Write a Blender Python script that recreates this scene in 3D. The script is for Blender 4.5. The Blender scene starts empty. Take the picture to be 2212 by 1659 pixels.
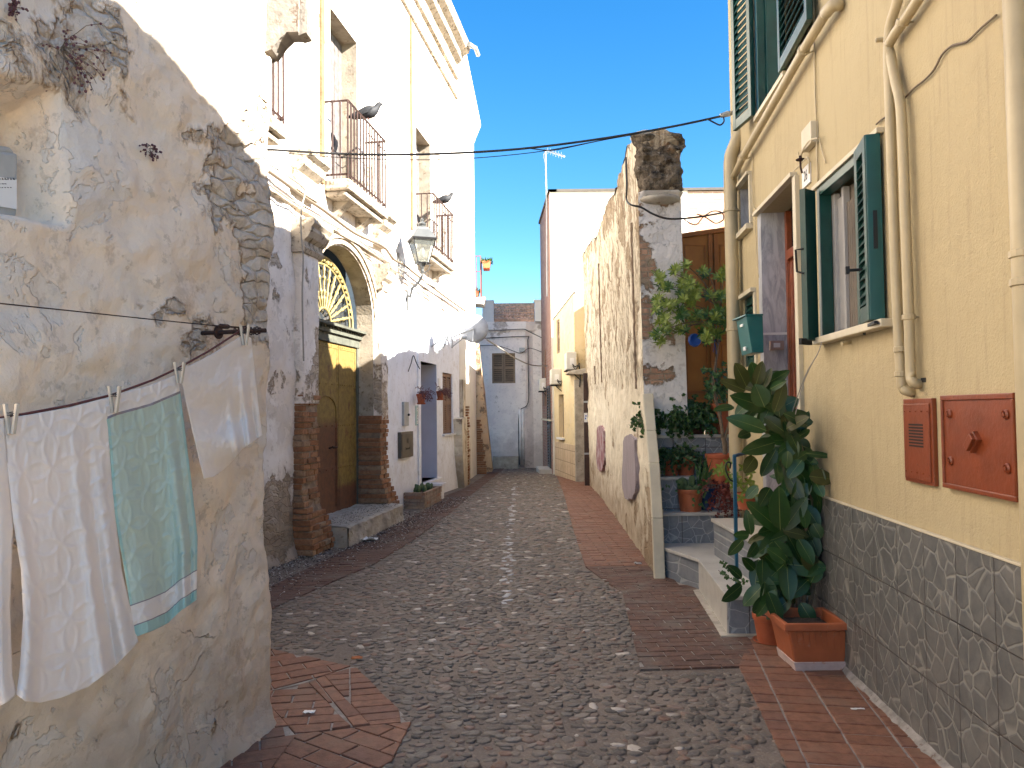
import bpy, math, random
from mathutils import Vector, Matrix, noise
from mathutils.geometry import tessellate_polygon
random.seed(7)
R = math.radians
S = bpy.context.scene
COL = S.collection
# ------------------------------------------------------------ camera, sky, sun, exposure
FPX = 1660.0; PIT = math.atan(57.1 / FPX); ROL = 0.011; H = 1.6
cam_d = bpy.data.cameras.new("camera"); cam = bpy.data.objects.new("camera", cam_d); COL.objects.link(cam)
cam_d.sensor_width = 36; cam_d.lens = 36 * FPX / 2212; cam_d.clip_start = 0.05; cam_d.clip_end = 2000
_c, _s, _p, _q = math.cos(ROL), math.sin(ROL), math.cos(PIT), math.sin(PIT)
cam.matrix_world = Matrix(((_c, _s, 0, 0), (_s * _q, -_c * _q, -_p, 0), (-_s * _p, _c * _p, -_q, H), (0, 0, 0, 1)))
S.camera = cam
SUN = Vector((1.0, -0.48, 0.63)).normalized()
w = bpy.data.worlds.new("World"); S.world = w; w.use_nodes = True
wt = w.node_tree; bg = wt.nodes["Background"]
sky = wt.nodes.new("ShaderNodeTexSky"); sky.sky_type = 'NISHITA'; sky.sun_disc = False
sky.sun_elevation = math.asin(SUN.z); sky.sun_rotation = math.atan2(SUN.x, SUN.y)
sky.air_density = 1.0; sky.dust_density = 0.2; sky.ozone_density = 2.5; sky.altitude = 50
hs = wt.nodes.new('ShaderNodeHueSaturation'); hs.inputs['Saturation'].default_value = 1.38; wt.links.new(sky.outputs[0], hs.inputs['Color'])
wt.links.new(hs.outputs[0], bg.inputs[0]); bg.inputs[1].default_value = 0.054
sd = bpy.data.lights.new("sun", 'SUN'); sd.energy = 5.0; sd.angle = R(0.5); sd.color = (1, 0.93, 0.83)
so = bpy.data.objects.new("sun", sd); COL.objects.link(so); so.rotation_euler = SUN.to_track_quat('Z', 'Y').to_euler(); so.location = (20, -10, 30)
S.view_settings.view_transform = 'Standard'; S.view_settings.look = 'None'; S.view_settings.gamma = 1
S.view_settings.exposure = 2.6
S.cycles.use_adaptive_sampling = True; S.cycles.adaptive_threshold = 0.02
S.cycles.max_bounces = 8; S.cycles.diffuse_bounces = 5
# ------------------------------------------------------------ measuring helpers (a point of the photograph -> a place on a real surface)
def ray(u, v):
    a = (u - 1106) / FPX; b = (829.5 - v) / FPX
    x = a * _c + b * _s; y = -a * _s + b * _c
    return Vector((x, _p - y * _q, _q + y * _p))
def gz(Y): return 0.0 if Y < 14 else -0.025 * (Y - 14)
def gp(u, v, h=0):
    d = ray(u, v); t = 5.0
    for _ in range(40): t = (gz(t * d.y) + h - H) / d.z
    return Vector((t * d.x, t * d.y, gz(t * d.y) + h))
def atY(u, v, Y):
    d = ray(u, v); t = Y / d.y; return Vector((t * d.x, Y, H + t * d.z))
def lerp(a, b, t): return a + (b - a) * t
def sst(a, b, x):
    t = max(0, min(1, (x - a) / (b - a))); return t * t * (3 - 2 * t)
class Wall:                       # vertical plane X = c + k*Y ; off = distance out into the street
    def __init__(s, c, k, side):
        s.c, s.k = c, k; L = math.hypot(1, k)
        s.n = Vector((1 / L, -k / L, 0)) * (1 if side == 'L' else -1); s.t = Vector((k / L, 1 / L, 0))
    def P(s, Y, z, o=0.0): return Vector((s.c + s.k * Y, Y, z)) + s.n * o
    def px(s, u, v, o=0.0):
        d = ray(u, v); c = s.c + o * (s.n.x - s.k * s.n.y)
        t = c / (d.x - s.k * d.y); return (t * d.y - s.n.y * o, H + t * d.z)
    def at(s, u, v, o=0.0): y, z = s.px(u, v, o); return s.P(y, z, o)
FA = Wall(-2.364, 0.28, 'L'); FB = Wall(-3.744, 0.15, 'L'); FY = Wall(1.643, 0.078, 'R'); FR = Wall(1.109, 0.0342, 'R')
# ------------------------------------------------------------ mesh builder
def wloc(o):
    v = Vector((0, 0, 0))
    while o: v += o.location; o = o.parent
    return v
class MB:
    def __init__(s): s.v = []; s.f = []; s.m = []; s.cur = 0; s.attr = {}
    def add(s, vs, fs, m=None):
        b = len(s.v); s.v += [tuple(x) for x in vs]
        for f in fs: s.f.append([b + i for i in f]); s.m.append(s.cur if m is None else m)
        return b
    def quad(s, a, b, c, d, m=None): s.add([a, b, c, d], [(0, 1, 2, 3)], m)
    def hexa(s, p, m=None):       # p: 4 bottom + 4 top corners
        s.add(p, [(3, 2, 1, 0), (4, 5, 6, 7), (0, 1, 5, 4), (1, 2, 6, 5), (2, 3, 7, 6), (3, 0, 4, 7)], m)
    def box(s, x0, x1, y0, y1, z0, z1, m=None):
        s.hexa([(x0, y0, z0), (x1, y0, z0), (x1, y1, z0), (x0, y1, z0), (x0, y0, z1), (x1, y0, z1), (x1, y1, z1), (x0, y1, z1)], m)
    def fbox(s, F, Y0, Y1, z0, z1, o0, o1, m=None):
        s.hexa([F.P(Y0, z0, o0), F.P(Y0, z0, o1), F.P(Y1, z0, o1), F.P(Y1, z0, o0), F.P(Y0, z1, o0), F.P(Y0, z1, o1), F.P(Y1, z1, o1), F.P(Y1, z1, o0)], m)
    def obox(s, c, ax, ay, az, m=None):   # centre and three half vectors
        c = Vector(c); q = []
        for sz in (-1, 1):
            for sx, sy in ((-1, -1), (1, -1), (1, 1), (-1, 1)): q.append(c + ax * sx + ay * sy + az * sz)
        s.hexa(q, m)
    def tube(s, pts, r, n=8, m=None, cap=True):
        pts = [Vector(p) for p in pts]; N = len(pts); rs = r if isinstance(r, (list, tuple)) else [r] * N
        prev = None; vs = []
        for i, p in enumerate(pts):
            t = (pts[min(i + 1, N - 1)] - pts[max(i - 1, 0)])
            if t.length < 1e-9: t = Vector((0, 0, 1))
            t.normalize()
            if prev is None: a = t.orthogonal().normalized()
            else:
                a = prev - t * prev.dot(t)
                a = a.normalized() if a.length > 1e-6 else t.orthogonal().normalized()
            prev = a; b = t.cross(a)
            for j in range(n):
                th = 2 * math.pi * j / n; vs.append(p + (a * math.cos(th) + b * math.sin(th)) * rs[i])
        fs = [(i * n + j, i * n + (j + 1) % n, (i + 1) * n + (j + 1) % n, (i + 1) * n + j) for i in range(N - 1) for j in range(n)]
        if cap: fs += [tuple(range(n - 1, -1, -1)), tuple(range((N - 1) * n, N * n))]
        s.add(vs, fs, m)
    def lathe(s, c, prof, n=24, m=None, ax=(0, 0, 1), cap=True):
        c = Vector(c); z = Vector(ax).normalized(); x = z.orthogonal().normalized(); y = z.cross(x)
        if abs(z.z) > .99: x = Vector((1, 0, 0)); y = z.cross(x)
        vs = [c + z * h + (x * math.cos(2 * math.pi * j / n) + y * math.sin(2 * math.pi * j / n)) * r for r, h in prof for j in range(n)]
        N = len(prof); fs = [(i * n + j, i * n + (j + 1) % n, (i + 1) * n + (j + 1) % n, (i + 1) * n + j) for i in range(N - 1) for j in range(n)]
        if cap: fs += [tuple(range(n - 1, -1, -1)), tuple(range((N - 1) * n, N * n))]
        s.add(vs, fs, m)
    def ball(s, c, r, n=10, k=6, m=None):
        rx, ry, rz = r if isinstance(r, (tuple, list)) else (r, r, r)
        c = Vector(c); vs = [c + Vector((rx * math.sin(math.pi * i / k) * math.cos(2 * math.pi * j / n), ry * math.sin(math.pi * i / k) * math.sin(2 * math.pi * j / n), rz * math.cos(math.pi * i / k))) for i in range(k + 1) for j in range(n)]
        s.add(vs, [(i * n + j, (i + 1) * n + j, (i + 1) * n + (j + 1) % n, i * n + (j + 1) % n) for i in range(k) for j in range(n)], m)
    def panel(s, F, outer, holes, depth, o=0.0, m=None, mj=None, back=True):   # wall sheet with recessed openings; points (Y, z)
        loops = [outer] + holes
        tri = tessellate_polygon([[Vector((y, z, 0)) for y, z in L] for L in loops])
        flat = [p for L in loops for p in L]
        vs = [F.P(y, z, o) for y, z in flat]; fs = []
        for t in tri:
            a, b, c = [vs[i] for i in t]; nn = (b - a).cross(c - a)
            fs.append(tuple(t) if nn.dot(F.n) > 0 else tuple(reversed(t)))
        s.add(vs, fs, m)
        for L in holes:
            n = len(L)
            for i in range(n):
                a, b = L[i], L[(i + 1) % n]
                s.quad(F.P(a[0], a[1], o), F.P(b[0], b[1], o), F.P(b[0], b[1], o - depth), F.P(a[0], a[1], o - depth), mj if mj is not None else m)
    def grid(s, nu, nv, fn, m=None, attrs=None, wrap=False):
        b = len(s.v)
        for i in range(nu + 1):
            for j in range(nv + 1):
                r_ = fn(i / nu, j / nv)
                if attrs: p, at = r_; s.attr.setdefault(attrs, {})[len(s.v)] = at
                else: p = r_
                s.v.append(tuple(p))
        for i in range(nu):
            for j in range(nv):
                q = b + i * (nv + 1) + j
                s.f.append([q, q + nv + 1, q + nv + 2, q + 1]); s.m.append(s.cur if m is None else m)
    def build(s, name, mats, parent=None, smooth=False, bevel=0, loc=None, solid=0):
        if not isinstance(mats, (list, tuple)): mats = [mats]
        me = bpy.data.meshes.new(name); o = bpy.data.objects.new(name, me); COL.objects.link(o)
        if parent: o.parent = parent
        if loc is not None: o.location = Vector(loc)
        L = wloc(o)
        me.from_pydata([(x - L.x, y - L.y, z - L.z) for x, y, z in s.v], [], s.f)
        for m in mats: me.materials.append(m)
        me.polygons.foreach_set('material_index', s.m)
        if smooth: me.polygons.foreach_set('use_smooth', [True] * len(s.f))
        for k, d in s.attr.items():
            a = me.attributes.new(k, 'FLOAT', 'POINT'); arr = [0.0] * len(s.v)
            for i, x in d.items(): arr[i] = x
            a.data.foreach_set('value', arr)
        me.update()
        if smooth == 'auto':
            me.set_sharp_from_angle(angle=R(38))
        if bevel:
            b = o.modifiers.new('bevel', 'BEVEL'); b.width = bevel; b.segments = 2; b.limit_method = 'ANGLE'; b.angle_limit = R(40)
        if solid:
            b = o.modifiers.new('solid', 'SOLIDIFY'); b.thickness = solid; b.offset = 0
        return o
def tag(o, label=None, cat=None, group=None, kind=None):
    for k, x in (('label', label), ('category', cat), ('group', group), ('kind', kind)):
        if x: o[k] = x
    return o
def thing(name, label, cat, loc=(0, 0, 0), group=None, kind=None):
    o = bpy.data.objects.new(name, None); o.empty_display_size = .1; COL.objects.link(o); o.location = Vector(loc)
    return tag(o, label, cat, group, kind)
def copy_tree(o, parent=None, off=None):
    c = o.copy(); COL.objects.link(c); c.parent = parent
    if off is not None: c.location = c.location + Vector(off)
    for ch in list(o.children): copy_tree(ch, c)
    return c
# ------------------------------------------------------------ materials
class NT:
    def __init__(s, name, rough=.8, metal=0, spec=None):
        s.m = bpy.data.materials.new(name); s.m.use_nodes = True; s.t = s.m.node_tree
        s.b = s.t.nodes['Principled BSDF']; s.b.inputs['Roughness'].default_value = rough; s.b.inputs['Metallic'].default_value = metal
        if spec is not None: s.b.inputs['Specular IOR Level'].default_value = spec
        s._pos = None
    def set(s, inp, val):
        if hasattr(val, 'is_linked') or isinstance(val, bpy.types.NodeSocket): s.t.links.new(val, inp)
        elif isinstance(val, (tuple, list)) and inp.type == 'RGBA' and len(val) == 3: inp.default_value = (*val, 1)
        else: inp.default_value = val
    def N(s, t, props=None, ins=None, out=0):
        n = s.t.nodes.new('ShaderNode' + t)
        for k, x in (props or {}).items(): setattr(n, k, x)
        for k, x in (ins or {}).items(): s.set(n.inputs[k], x)
        return n.outputs[out]
    @property
    def pos(s):
        if s._pos is None: s._pos = s.N('NewGeometry')
        return s._pos
    def math(s, op, a, b=0.0, c=0.0, clamp=False): return s.N('Math', {'operation': op, 'use_clamp': clamp}, {0: a, 1: b, 2: c})
    def vm(s, op, a, b=(0, 0, 0)): return s.N('VectorMath', {'operation': op}, {0: a, 1: b})
    def noise(s, sc, det=4, ro=.55, vec=None, dist=0): return s.N('TexNoise', None, {'Vector': vec or s.pos, 'Scale': sc, 'Detail': min(det, 6), 'Roughness': ro, 'Distortion': dist})
    def ncol(s, sc, det=2, vec=None): return s.N('TexNoise', None, {'Vector': vec or s.pos, 'Scale': sc, 'Detail': det}, 1)
    def vor(s, sc, feat='F1', vec=None, out=0, rnd=1): return s.N('TexVoronoi', {'feature': feat}, {'Vector': vec or s.pos, 'Scale': sc, 'Randomness': rnd}, out)
    def mr(s, x, a, b, c=0.0, d=1.0): return s.N('MapRange', None, {0: x, 1: a, 2: b, 3: c, 4: d})
    def mix(s, f, a, b, mode='MIX'):
        n = s.t.nodes.new('ShaderNodeMix'); n.data_type = 'RGBA'; n.blend_type = mode
        s.set(n.inputs[0], f); s.set(n.inputs[6], a); s.set(n.inputs[7], b); return n.outputs[2]
    def xyz(s, i, vec=None):
        n = s.t.nodes.new('ShaderNodeSeparateXYZ'); s.set(n.inputs[0], vec or s.pos); return n.outputs[i]
    def comb(s, x, y, z=0.0): return s.N('CombineXYZ', None, {0: x, 1: y, 2: z})
    def attr(s, name): return s.N('Attribute', {'attribute_name': name}, None, 2)
    def isl(s): return s.N('NewGeometry', None, None, 8)
    def col(s, c): s.set(s.b.inputs['Base Color'], c); return s
    def bump(s, h, d=.01, st=1.0):
        n = s.t.nodes.new('ShaderNodeBump'); n.inputs['Strength'].default_value = st; n.inputs['Distance'].default_value = d
        s.set(n.inputs['Height'], h); s.t.links.new(n.outputs[0], s.b.inputs['Normal']); return s
    def set_rough(s, x): s.set(s.b.inputs['Roughness'], x); return s
def simple(name, c, rough=.6, metal=0, var=.12, sc=8, bump=0, bsc=60, dirt=None, dthr=.6):
    n = NT(name, rough, metal); f = n.noise(sc, 5, .6)
    c2 = tuple(x * (1 - var * 1.6) for x in c); c1 = tuple(min(1, x * (1 + var)) for x in c)
    k = n.mix(n.mr(f, .3, .7), c2, c1)
    if dirt: k = n.mix(n.mr(n.noise(sc * 2.3, 10, .7), dthr, dthr + .08), k, dirt)
    n.col(k)
    if bump: n.bump(n.noise(bsc, 6, .6), bump)
    return n.m
def plaster(name, c1, c2, cu, cg, thr=.60, sc=2.2, bump=.012, attr=None, grime=.5, under='stone', crack=True, horiz=0, lump=.35, stain=(.20, .14, .085), flake=.75, vst=0, cell=6.0):
    n = NT(name, .92, spec=.2); p = n.pos
    wv = n.N('VectorMath', {'operation': 'MULTIPLY_ADD'}, {0: n.ncol(1.7, 4), 1: (.35, .35, .35), 2: p})
    big = n.noise(.9, 6, .6, wv); mid = n.noise(4.5, 8, .62, wv); fine = n.noise(38, 8, .65); peel = n.noise(sc, 8, .62, wv)
    base = n.mix(n.mr(big, .38, .62), c1, c2)
    base = n.mix(n.mr(mid, .44, .66, 0, .55), base, cg)
    base = n.mix(n.mr(n.noise(11, 8, .75), .57, .62, 0, .5), base, tuple(x * .62 for x in c2))
    # second paint layer flaked to the grey coat
    pe2 = n.noise(sc * 1.4, 8, .68, n.vm('ADD', wv, (5, 3, 9)))
    m2 = n.mr(pe2, .56, .572); base = n.mix(n.math('MULTIPLY', m2, flake), base, cg)
    t = peel
    if attr: t = n.math('ADD', peel, n.attr(attr))
    m = n.mr(t, thr, thr + .012)
    edge = n.math('SUBTRACT', n.mr(t, thr - .03, thr), n.mr(t, thr, thr + .045), 0, True)
    if under == 'brick':
        bv = n.comb(n.math('ADD', n.xyz(1), n.math('MULTIPLY', n.xyz(0), .95)), n.xyz(2))
        bv = n.N('VectorMath', {'operation': 'MULTIPLY_ADD'}, {0: n.ncol(5, 3), 1: (.04, .04, .04), 2: bv})
        bt = n.t.nodes.new('ShaderNodeTexBrick'); n.set(bt.inputs['Vector'], bv)
        for k, x in {'Scale': 1.0, 'Mortar Size': .007, 'Brick Width': .27, 'Row Height': .062, 'Mortar Smooth': .4, 'Bias': 0}.items(): bt.inputs[k].default_value = x
        bt.inputs['Color1'].default_value = (*cu, 1); bt.inputs['Color2'].default_value = (cu[0] * .6, cu[1] * .5, cu[2] * .5, 1); bt.inputs['Mortar'].default_value = (.30, .26, .21, 1)
        uc = n.mix(n.mr(n.noise(9, 8, .7), .40, .62), bt.outputs[0], (.26, .21, .155)); uh = n.math('MULTIPLY', bt.outputs[1], -.5)
    else:
        sv = n.N('VectorMath', {'operation': 'MULTIPLY'}, {0: wv, 1: (1, 1, 2.8)})
        ve = n.vor(cell, 'DISTANCE_TO_EDGE', sv); vc = n.vor(cell, 'F1', sv, 1)
        uc = n.mix(n.mr(n.noise(16, 10, .7), .35, .65), tuple(x * .78 for x in cu), tuple(min(1, x * 1.2) for x in cu))
        uc = n.mix(n.mr(n.xyz(0, vc), 0, 1, 0, .45), uc, cg)
        uc = n.mix(n.math('MULTIPLY', n.mr(ve, .0, .03, .7, 0), n.mr(n.noise(5, 4), .50, .60)), uc, tuple(x * .4 for x in cu)); uh = n.mr(ve, 0, .10, -.3, .25)
    uh = n.math('ADD', uh, n.math('MULTIPLY', n.noise(13, 10, .7), 1.1))
    colr = n.mix(m, base, uc)
    colr = n.mix(n.math('MULTIPLY', edge, n.mr(fine, .35, .6, 0, .9)), colr, stain)
    h = n.math('ADD', n.math('MULTIPLY', fine, .16), n.math('MULTIPLY', mid, lump))
    h = n.math('ADD', h, n.math('MULTIPLY', n.noise(1.6 * sc, 9, .6, wv), lump * 1.4))
    h = n.math('SUBTRACT', h, n.math('MULTIPLY', m2, .30 * flake))
    h = n.math('SUBTRACT', h, n.math('MULTIPLY', m, n.math('SUBTRACT', 1.1, uh)))
    h = n.math('ADD', h, n.math('MULTIPLY', edge, .28))
    if vst:
        vn = n.noise(4, 9, .7, n.N('VectorMath', {'operation': 'MULTIPLY'}, {0: p, 1: (6, 6, .35)})); up = n.mr(n.math('ADD', n.xyz(2), n.math('MULTIPLY', mid, .5)), 1.9, 2.3)
        vm_ = n.math('MULTIPLY', n.mr(vn, .47, .60), up); colr = n.mix(n.math('MULTIPLY', vm_, vst), colr, stain); h = n.math('SUBTRACT', h, n.math('MULTIPLY', vm_, .35))
    if crack:
        ce = n.vor(1.15, 'DISTANCE_TO_EDGE', n.N('VectorMath', {'operation': 'MULTIPLY_ADD'}, {0: n.ncol(3.1, 6), 1: (.6, .6, .6), 2: p}))
        cm = n.math('MULTIPLY', n.mr(ce, .0, .0035, 1, 0), n.mr(n.noise(1.1, 3), .54, .62)); colr = n.mix(n.math('MULTIPLY', cm, .6), colr, stain)
        h = n.math('SUBTRACT', h, n.math('MULTIPLY', cm, .5))
    if grime:
        gm = n.math('MULTIPLY', n.mr(n.math('ADD', n.xyz(2), n.math('MULTIPLY', mid, -1.3)), -.45, .35, 1, 0), grime)
        colr = n.mix(gm, colr, stain)
        sp = n.math('MULTIPLY', n.mr(n.noise(2.6, 12, .7), .60, .66), .35); colr = n.mix(sp, colr, stain)
    n.col(colr); n.bump(h, bump); return n.m
def brickmat(name, pal, rough=.9, bump=.004, dust=(.3, .26, .22), dm=.4):
    n = NT(name, rough, spec=.25); r = n.isl()
    c = n.mix(r, pal[0], pal[1]); c = n.mix(n.mr(n.math('FRACT', n.math('MULTIPLY', r, 7.31)), .6, 1, 0, .9), c, pal[2])
    c = n.mix(n.mr(n.noise(22, 9, .7), .42, .7, 0, .8), c, tuple(x * .5 for x in pal[0])); c = n.mix(n.mr(n.noise(3.0, 9, .65), .5, .68, 0, dm), c, dust)
    n.col(c); n.bump(n.noise(70, 8, .7), bump); return n.m
M = {}
M['A'] = plaster('cream_plaster', (.80, .67, .53), (.69, .57, .45), (.55, .47, .385), (.60, .555, .50), .585, 1.5, .024, 'wear', .5, lump=.7, stain=(.30, .20, .12), flake=.62, cell=5)
M['B'] = plaster('white_plaster', (.82, .78, .73), (.75, .67, .58), (.42, .34, .25), (.64, .58, .51), .60, 1.9, .016, 'wear', .7, flake=.7)
M['B2'] = plaster('facade_plaster', (.66, .60, .50), (.58, .51, .41), (.42, .31, .21), (.52, .48, .42), .66, 1.6, .010, None, .4, under='brick')
M['R'] = plaster('streaky_plaster', (.74, .67, .53), (.67, .60, .47), (.40, .31, .21), (.60, .53, .40), .61, 1.8, .018, 'wear', .6, lump=.7, stain=(.20, .13, .075), flake=.4, vst=.75)
M['P'] = plaster('pillar_plaster', (.70, .66, .62), (.60, .58, .57), (.50, .30, .20), (.54, .54, .55), .63, 2.6, .022, 'wear', .3, under='brick', lump=.9)
M['W'] = plaster('whitewash', (.82, .84, .89), (.79, .81, .87), (.5, .45, .4), (.68, .68, .69), .78, 2, .004, None, .28, crack=False, lump=.25, stain=(.48, .42, .37), flake=0)
M['E'] = plaster('lilac_plaster', (.90, .85, .81), (.85, .79, .76), (.52, .45, .38), (.76, .71, .70), .635, 1.3, .006, None, .5, crack=False, lump=.2, stain=(.34, .29, .26))
M['whitewall'] = simple('white_render', (.74, .70, .62), .9, 0, .06, 3, .003, dirt=(.5, .44, .34), dthr=.66)
M['brick_s'] = brickmat('old_brick', [(.30, .135, .065), (.38, .20, .11), (.36, .27, .18)], bump=.006, dust=(.13, .075, .045), dm=.7)
M['casement'] = simple('casement_paint', (.36, .35, .34), .5, 0, .06)
M['mortar_s'] = simple('old_mortar', (.26, .19, .135), .95, 0, .3, 12, .01, 40)
def yellow():
    n = NT('yellow_stucco', .85, spec=.25)
    c = n.mix(n.mr(n.noise(.8, 5, .6), .35, .65), (.455, .375, .225), (.43, .35, .21))
    c = n.mix(n.mr(n.noise(7, 10, .7), .58, .72, 0, .35), c, (.37, .30, .17))
    st = n.noise(3.5, 8, .65, n.N('VectorMath', {'operation': 'MULTIPLY'}, {0: n.pos, 1: (7, 7, .45)}))
    c = n.mix(n.mr(st, .53, .70, 0, .5), c, (.33, .265, .165))
    c = n.mix(n.math('MULTIPLY', n.mr(n.vor(26), .0, .09, 1, 0), n.mr(n.noise(4, 3), .5, .6, 0, .6)), c, (.40, .28, .14))
    n.col(c); h = n.math('ADD', n.noise(95, 4, .6), n.math('MULTIPLY', n.noise(12, 5, .6), 1.6))
    h = n.math('ADD', h, n.math('MULTIPLY', n.noise(2.2, 3, .5), 3.0)); n.bump(h, .0045); return n.m
M['Y'] = yellow()
M['Ypipe'] = simple('yellow_pipe_paint', (.43, .35, .21), .42, 0, .07, 5, .0015, 30, dirt=(.42, .31, .17), dthr=.66)
def stonetile(name, axis, tw, th, z0=0.0, c1=(.095, .097, .098), c2=(.155, .15, .14), line=(.215, .21, .19)):
    n = NT(name, .42, spec=.4); a = n.xyz(axis); z = n.xyz(2); p = n.comb(n.math('MULTIPLY', a, 1), z)
    ve = n.vor(9.6, 'DISTANCE_TO_EDGE', n.N('VectorMath', {'operation': 'MULTIPLY_ADD'}, {0: n.ncol(6, 2, p), 1: (.05, .05, 0), 2: p}), 0, .9)
    vc = n.vor(9.6, 'F1', p, 1)
    c = n.mix(n.mr(n.noise(14, 8, .7), .35, .65), c1, c2); c = n.mix(n.mr(n.xyz(0, vc), 0, 1, 0, .4), c, tuple(x * .7 for x in c1))
    c = n.mix(n.mr(ve, .018, .036, 1, 0), c, line)
    fa = n.math('ABSOLUTE', n.math('SUBTRACT', n.math('FRACT', n.math('DIVIDE', a, tw)), .5)); fz = n.math('ABSOLUTE', n.math('SUBTRACT', n.math('FRACT', n.math('DIVIDE', n.math('SUBTRACT', z, z0), th)), .5))
    j = n.math('MAXIMUM', n.mr(fa, .5 - .004 / tw, .5 - .002 / tw), n.mr(fz, .5 - .004 / th, .5 - .002 / th))
    c = n.mix(j, c, (.06, .05, .045)); c = n.mix(n.mr(n.noise(2, 6), .5, .75, 0, .3), c, (.20, .18, .16)); n.col(c)
    n.bump(n.math('SUBTRACT', n.math('MULTIPLY', n.mr(ve, .02, .07), .6), j), .004); n.set_rough(n.mr(n.noise(5, 5), .3, .7, .3, .6)); return n.m
M['dado'] = stonetile('crazy_paving_tile', 1, .30, .337)
M['riser'] = stonetile('stair_tile', 0, .33, .6, c1=(.165, .18, .205), c2=(.225, .235, .25), line=(.34, .35, .35))
M['marble'] = simple('stair_marble', (.46, .44, .40), .35, 0, .12, 5, .001, dirt=(.3, .27, .23), dthr=.6)
def marble():
    n = NT('grey_marble', .3, spec=.5); ns = n.noise(3, 10, .7, n.N('VectorMath', {'operation': 'MULTIPLY'}, {0: n.pos, 1: (3, 3, .8)}), 2)
    n.col(n.mix(n.mr(ns, .42, .6), (.44, .45, .48), (.28, .29, .32))); return n.m
M['marble2'] = marble()
M['shutter'] = simple('dark_green_enamel', (.007, .050, .041), .34, 0, .2, 6)
M['shutter2'] = simple('green_enamel_edge', (.010, .075, .075), .35, 0, .1, 6)
M['teal'] = simple('teal_enamel', (.01, .125, .125), .35, 0, .1, 6)
M['black'] = simple('black_iron', (.015, .015, .016), .5, .3, .2)
M['darkroom'] = simple('dark_interior', (.03, .028, .025), .9)
M['woodred'] = simple('varnished_wood', (.22, .055, .018), .38, 0, .25, 10, .001)
M['curtain'] = simple('curtain', (.15, .125, .10), .9, 0, .15, 3, .002)
M['white'] = simple('white_paint', (.72, .71, .69), .5, 0, .04, 5)
M['cream'] = simple('cream_paint', (.55, .49, .36), .55, 0, .08, 5)
M['rustred'] = simple('red_oxide_paint', (.20, .045, .015), .36, 0, .14, 7, .0015, 40, dirt=(.10, .03, .015), dthr=.62)
M['iron'] = simple('rusty_iron', (.04, .017, .012), .8, .1, .35, 25, .001, dirt=(.07, .03, .016))
M['gate'] = simple('brown_gate_paint', (.34, .135, .028), .5, 0, .16, 2.5, .001, dirt=(.2, .08, .02), dthr=.64)
M['concrete'] = simple('old_concrete', (.38, .34, .28), .95, 0, .2, 6, .006, 30, dirt=(.2, .15, .1), dthr=.58)
M['stonecap'] = simple('moulded_stone', (.42, .36, .28), .95, 0, .18, 6, .008, 25, dirt=(.13, .10, .065), dthr=.53)
M['ochre'] = simple('ochre_strip', (.22, .15, .075), .95, 0, .25, 8, .006)
M['terra'] = simple('terracotta', (.36, .088, .034), .72, 0, .13, 9, .0015, 50, dirt=(.50, .26, .17), dthr=.64)
M['terra2'] = simple('plastic_terracotta', (.35, .098, .038), .5, 0, .1, 9, .001, 50, dirt=(.34, .14, .08), dthr=.6)
M['soil'] = simple('soil', (.035, .024, .017), 1, 0, .4, 30, .01, 50)
M['wood'] = simple('weathered_wood', (.15, .13, .12), .85, 0, .3, 14, .002)
M['brownshut'] = simple('brown_shutter', (.19, .10, .06), .6, 0, .15, 10)
M['tanshut'] = simple('tan_shutter', (.24, .17, .11), .6, 0, .12, 10)
M['glass'] = NT('dark_glass', .08).col((.03, .035, .04)).m
M['grey'] = simple('grey_metal', (.36, .38, .39), .45, .2, .1)
M['bronze'] = simple('bronze_box', (.11, .095, .075), .5, .3, .12)
M['cable'] = simple('black_cable', (.02, .02, .022), .6)
M['cablew'] = simple('pale_cable', (.26, .24, .21), .7)
M['cableb'] = simple('painted_cable', (.14, .105, .07), .7)
M['rope'] = simple('red_rope', (.09, .022, .02), .7)
M['roofdk'] = simple('roof_felt', (.10, .09, .08), .9)
M['rooftile'] = simple('clay_roof_tile', (.80, .50, .33), .85, 0, .25, 5, .004, 30, dirt=(.5, .42, .3), dthr=.58)
M['buff'] = plaster('pale_yellow_plaster', (.66, .54, .33), (.60, .48, .29), (.45, .4, .3), (.62, .52, .36), .74, 2, .005, None, .3, crack=False, lump=.2, stain=(.33, .27, .18))
def facebrick(name, ax, c1, c2, mort):
    n = NT(name, .85); v = n.comb(n.xyz(ax), n.xyz(2)); bt = n.t.nodes.new('ShaderNodeTexBrick'); n.set(bt.inputs['Vector'], v)
    for k, x in {'Scale': 1.0, 'Mortar Size': .009, 'Brick Width': .27, 'Row Height': .085, 'Mortar Smooth': .1}.items(): bt.inputs[k].default_value = x
    bt.inputs['Color1'].default_value = (*c1, 1); bt.inputs['Color2'].default_value = (*c2, 1); bt.inputs['Mortar'].default_value = (*mort, 1)
    n.col(n.mix(n.mr(n.noise(6, 6), .4, .7, 0, .4), bt.outputs[0], tuple(x * .7 for x in c1))); n.bump(bt.outputs[1], -.004); return n.m
M['fb_x'] = facebrick('facing_brick_front', 0, (.50, .28, .17), (.60, .40, .27), (.60, .52, .42))
M['fb_y'] = facebrick('facing_brick_side', 1, (.26, .12, .085), (.34, .19, .14), (.30, .24, .2))
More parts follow.
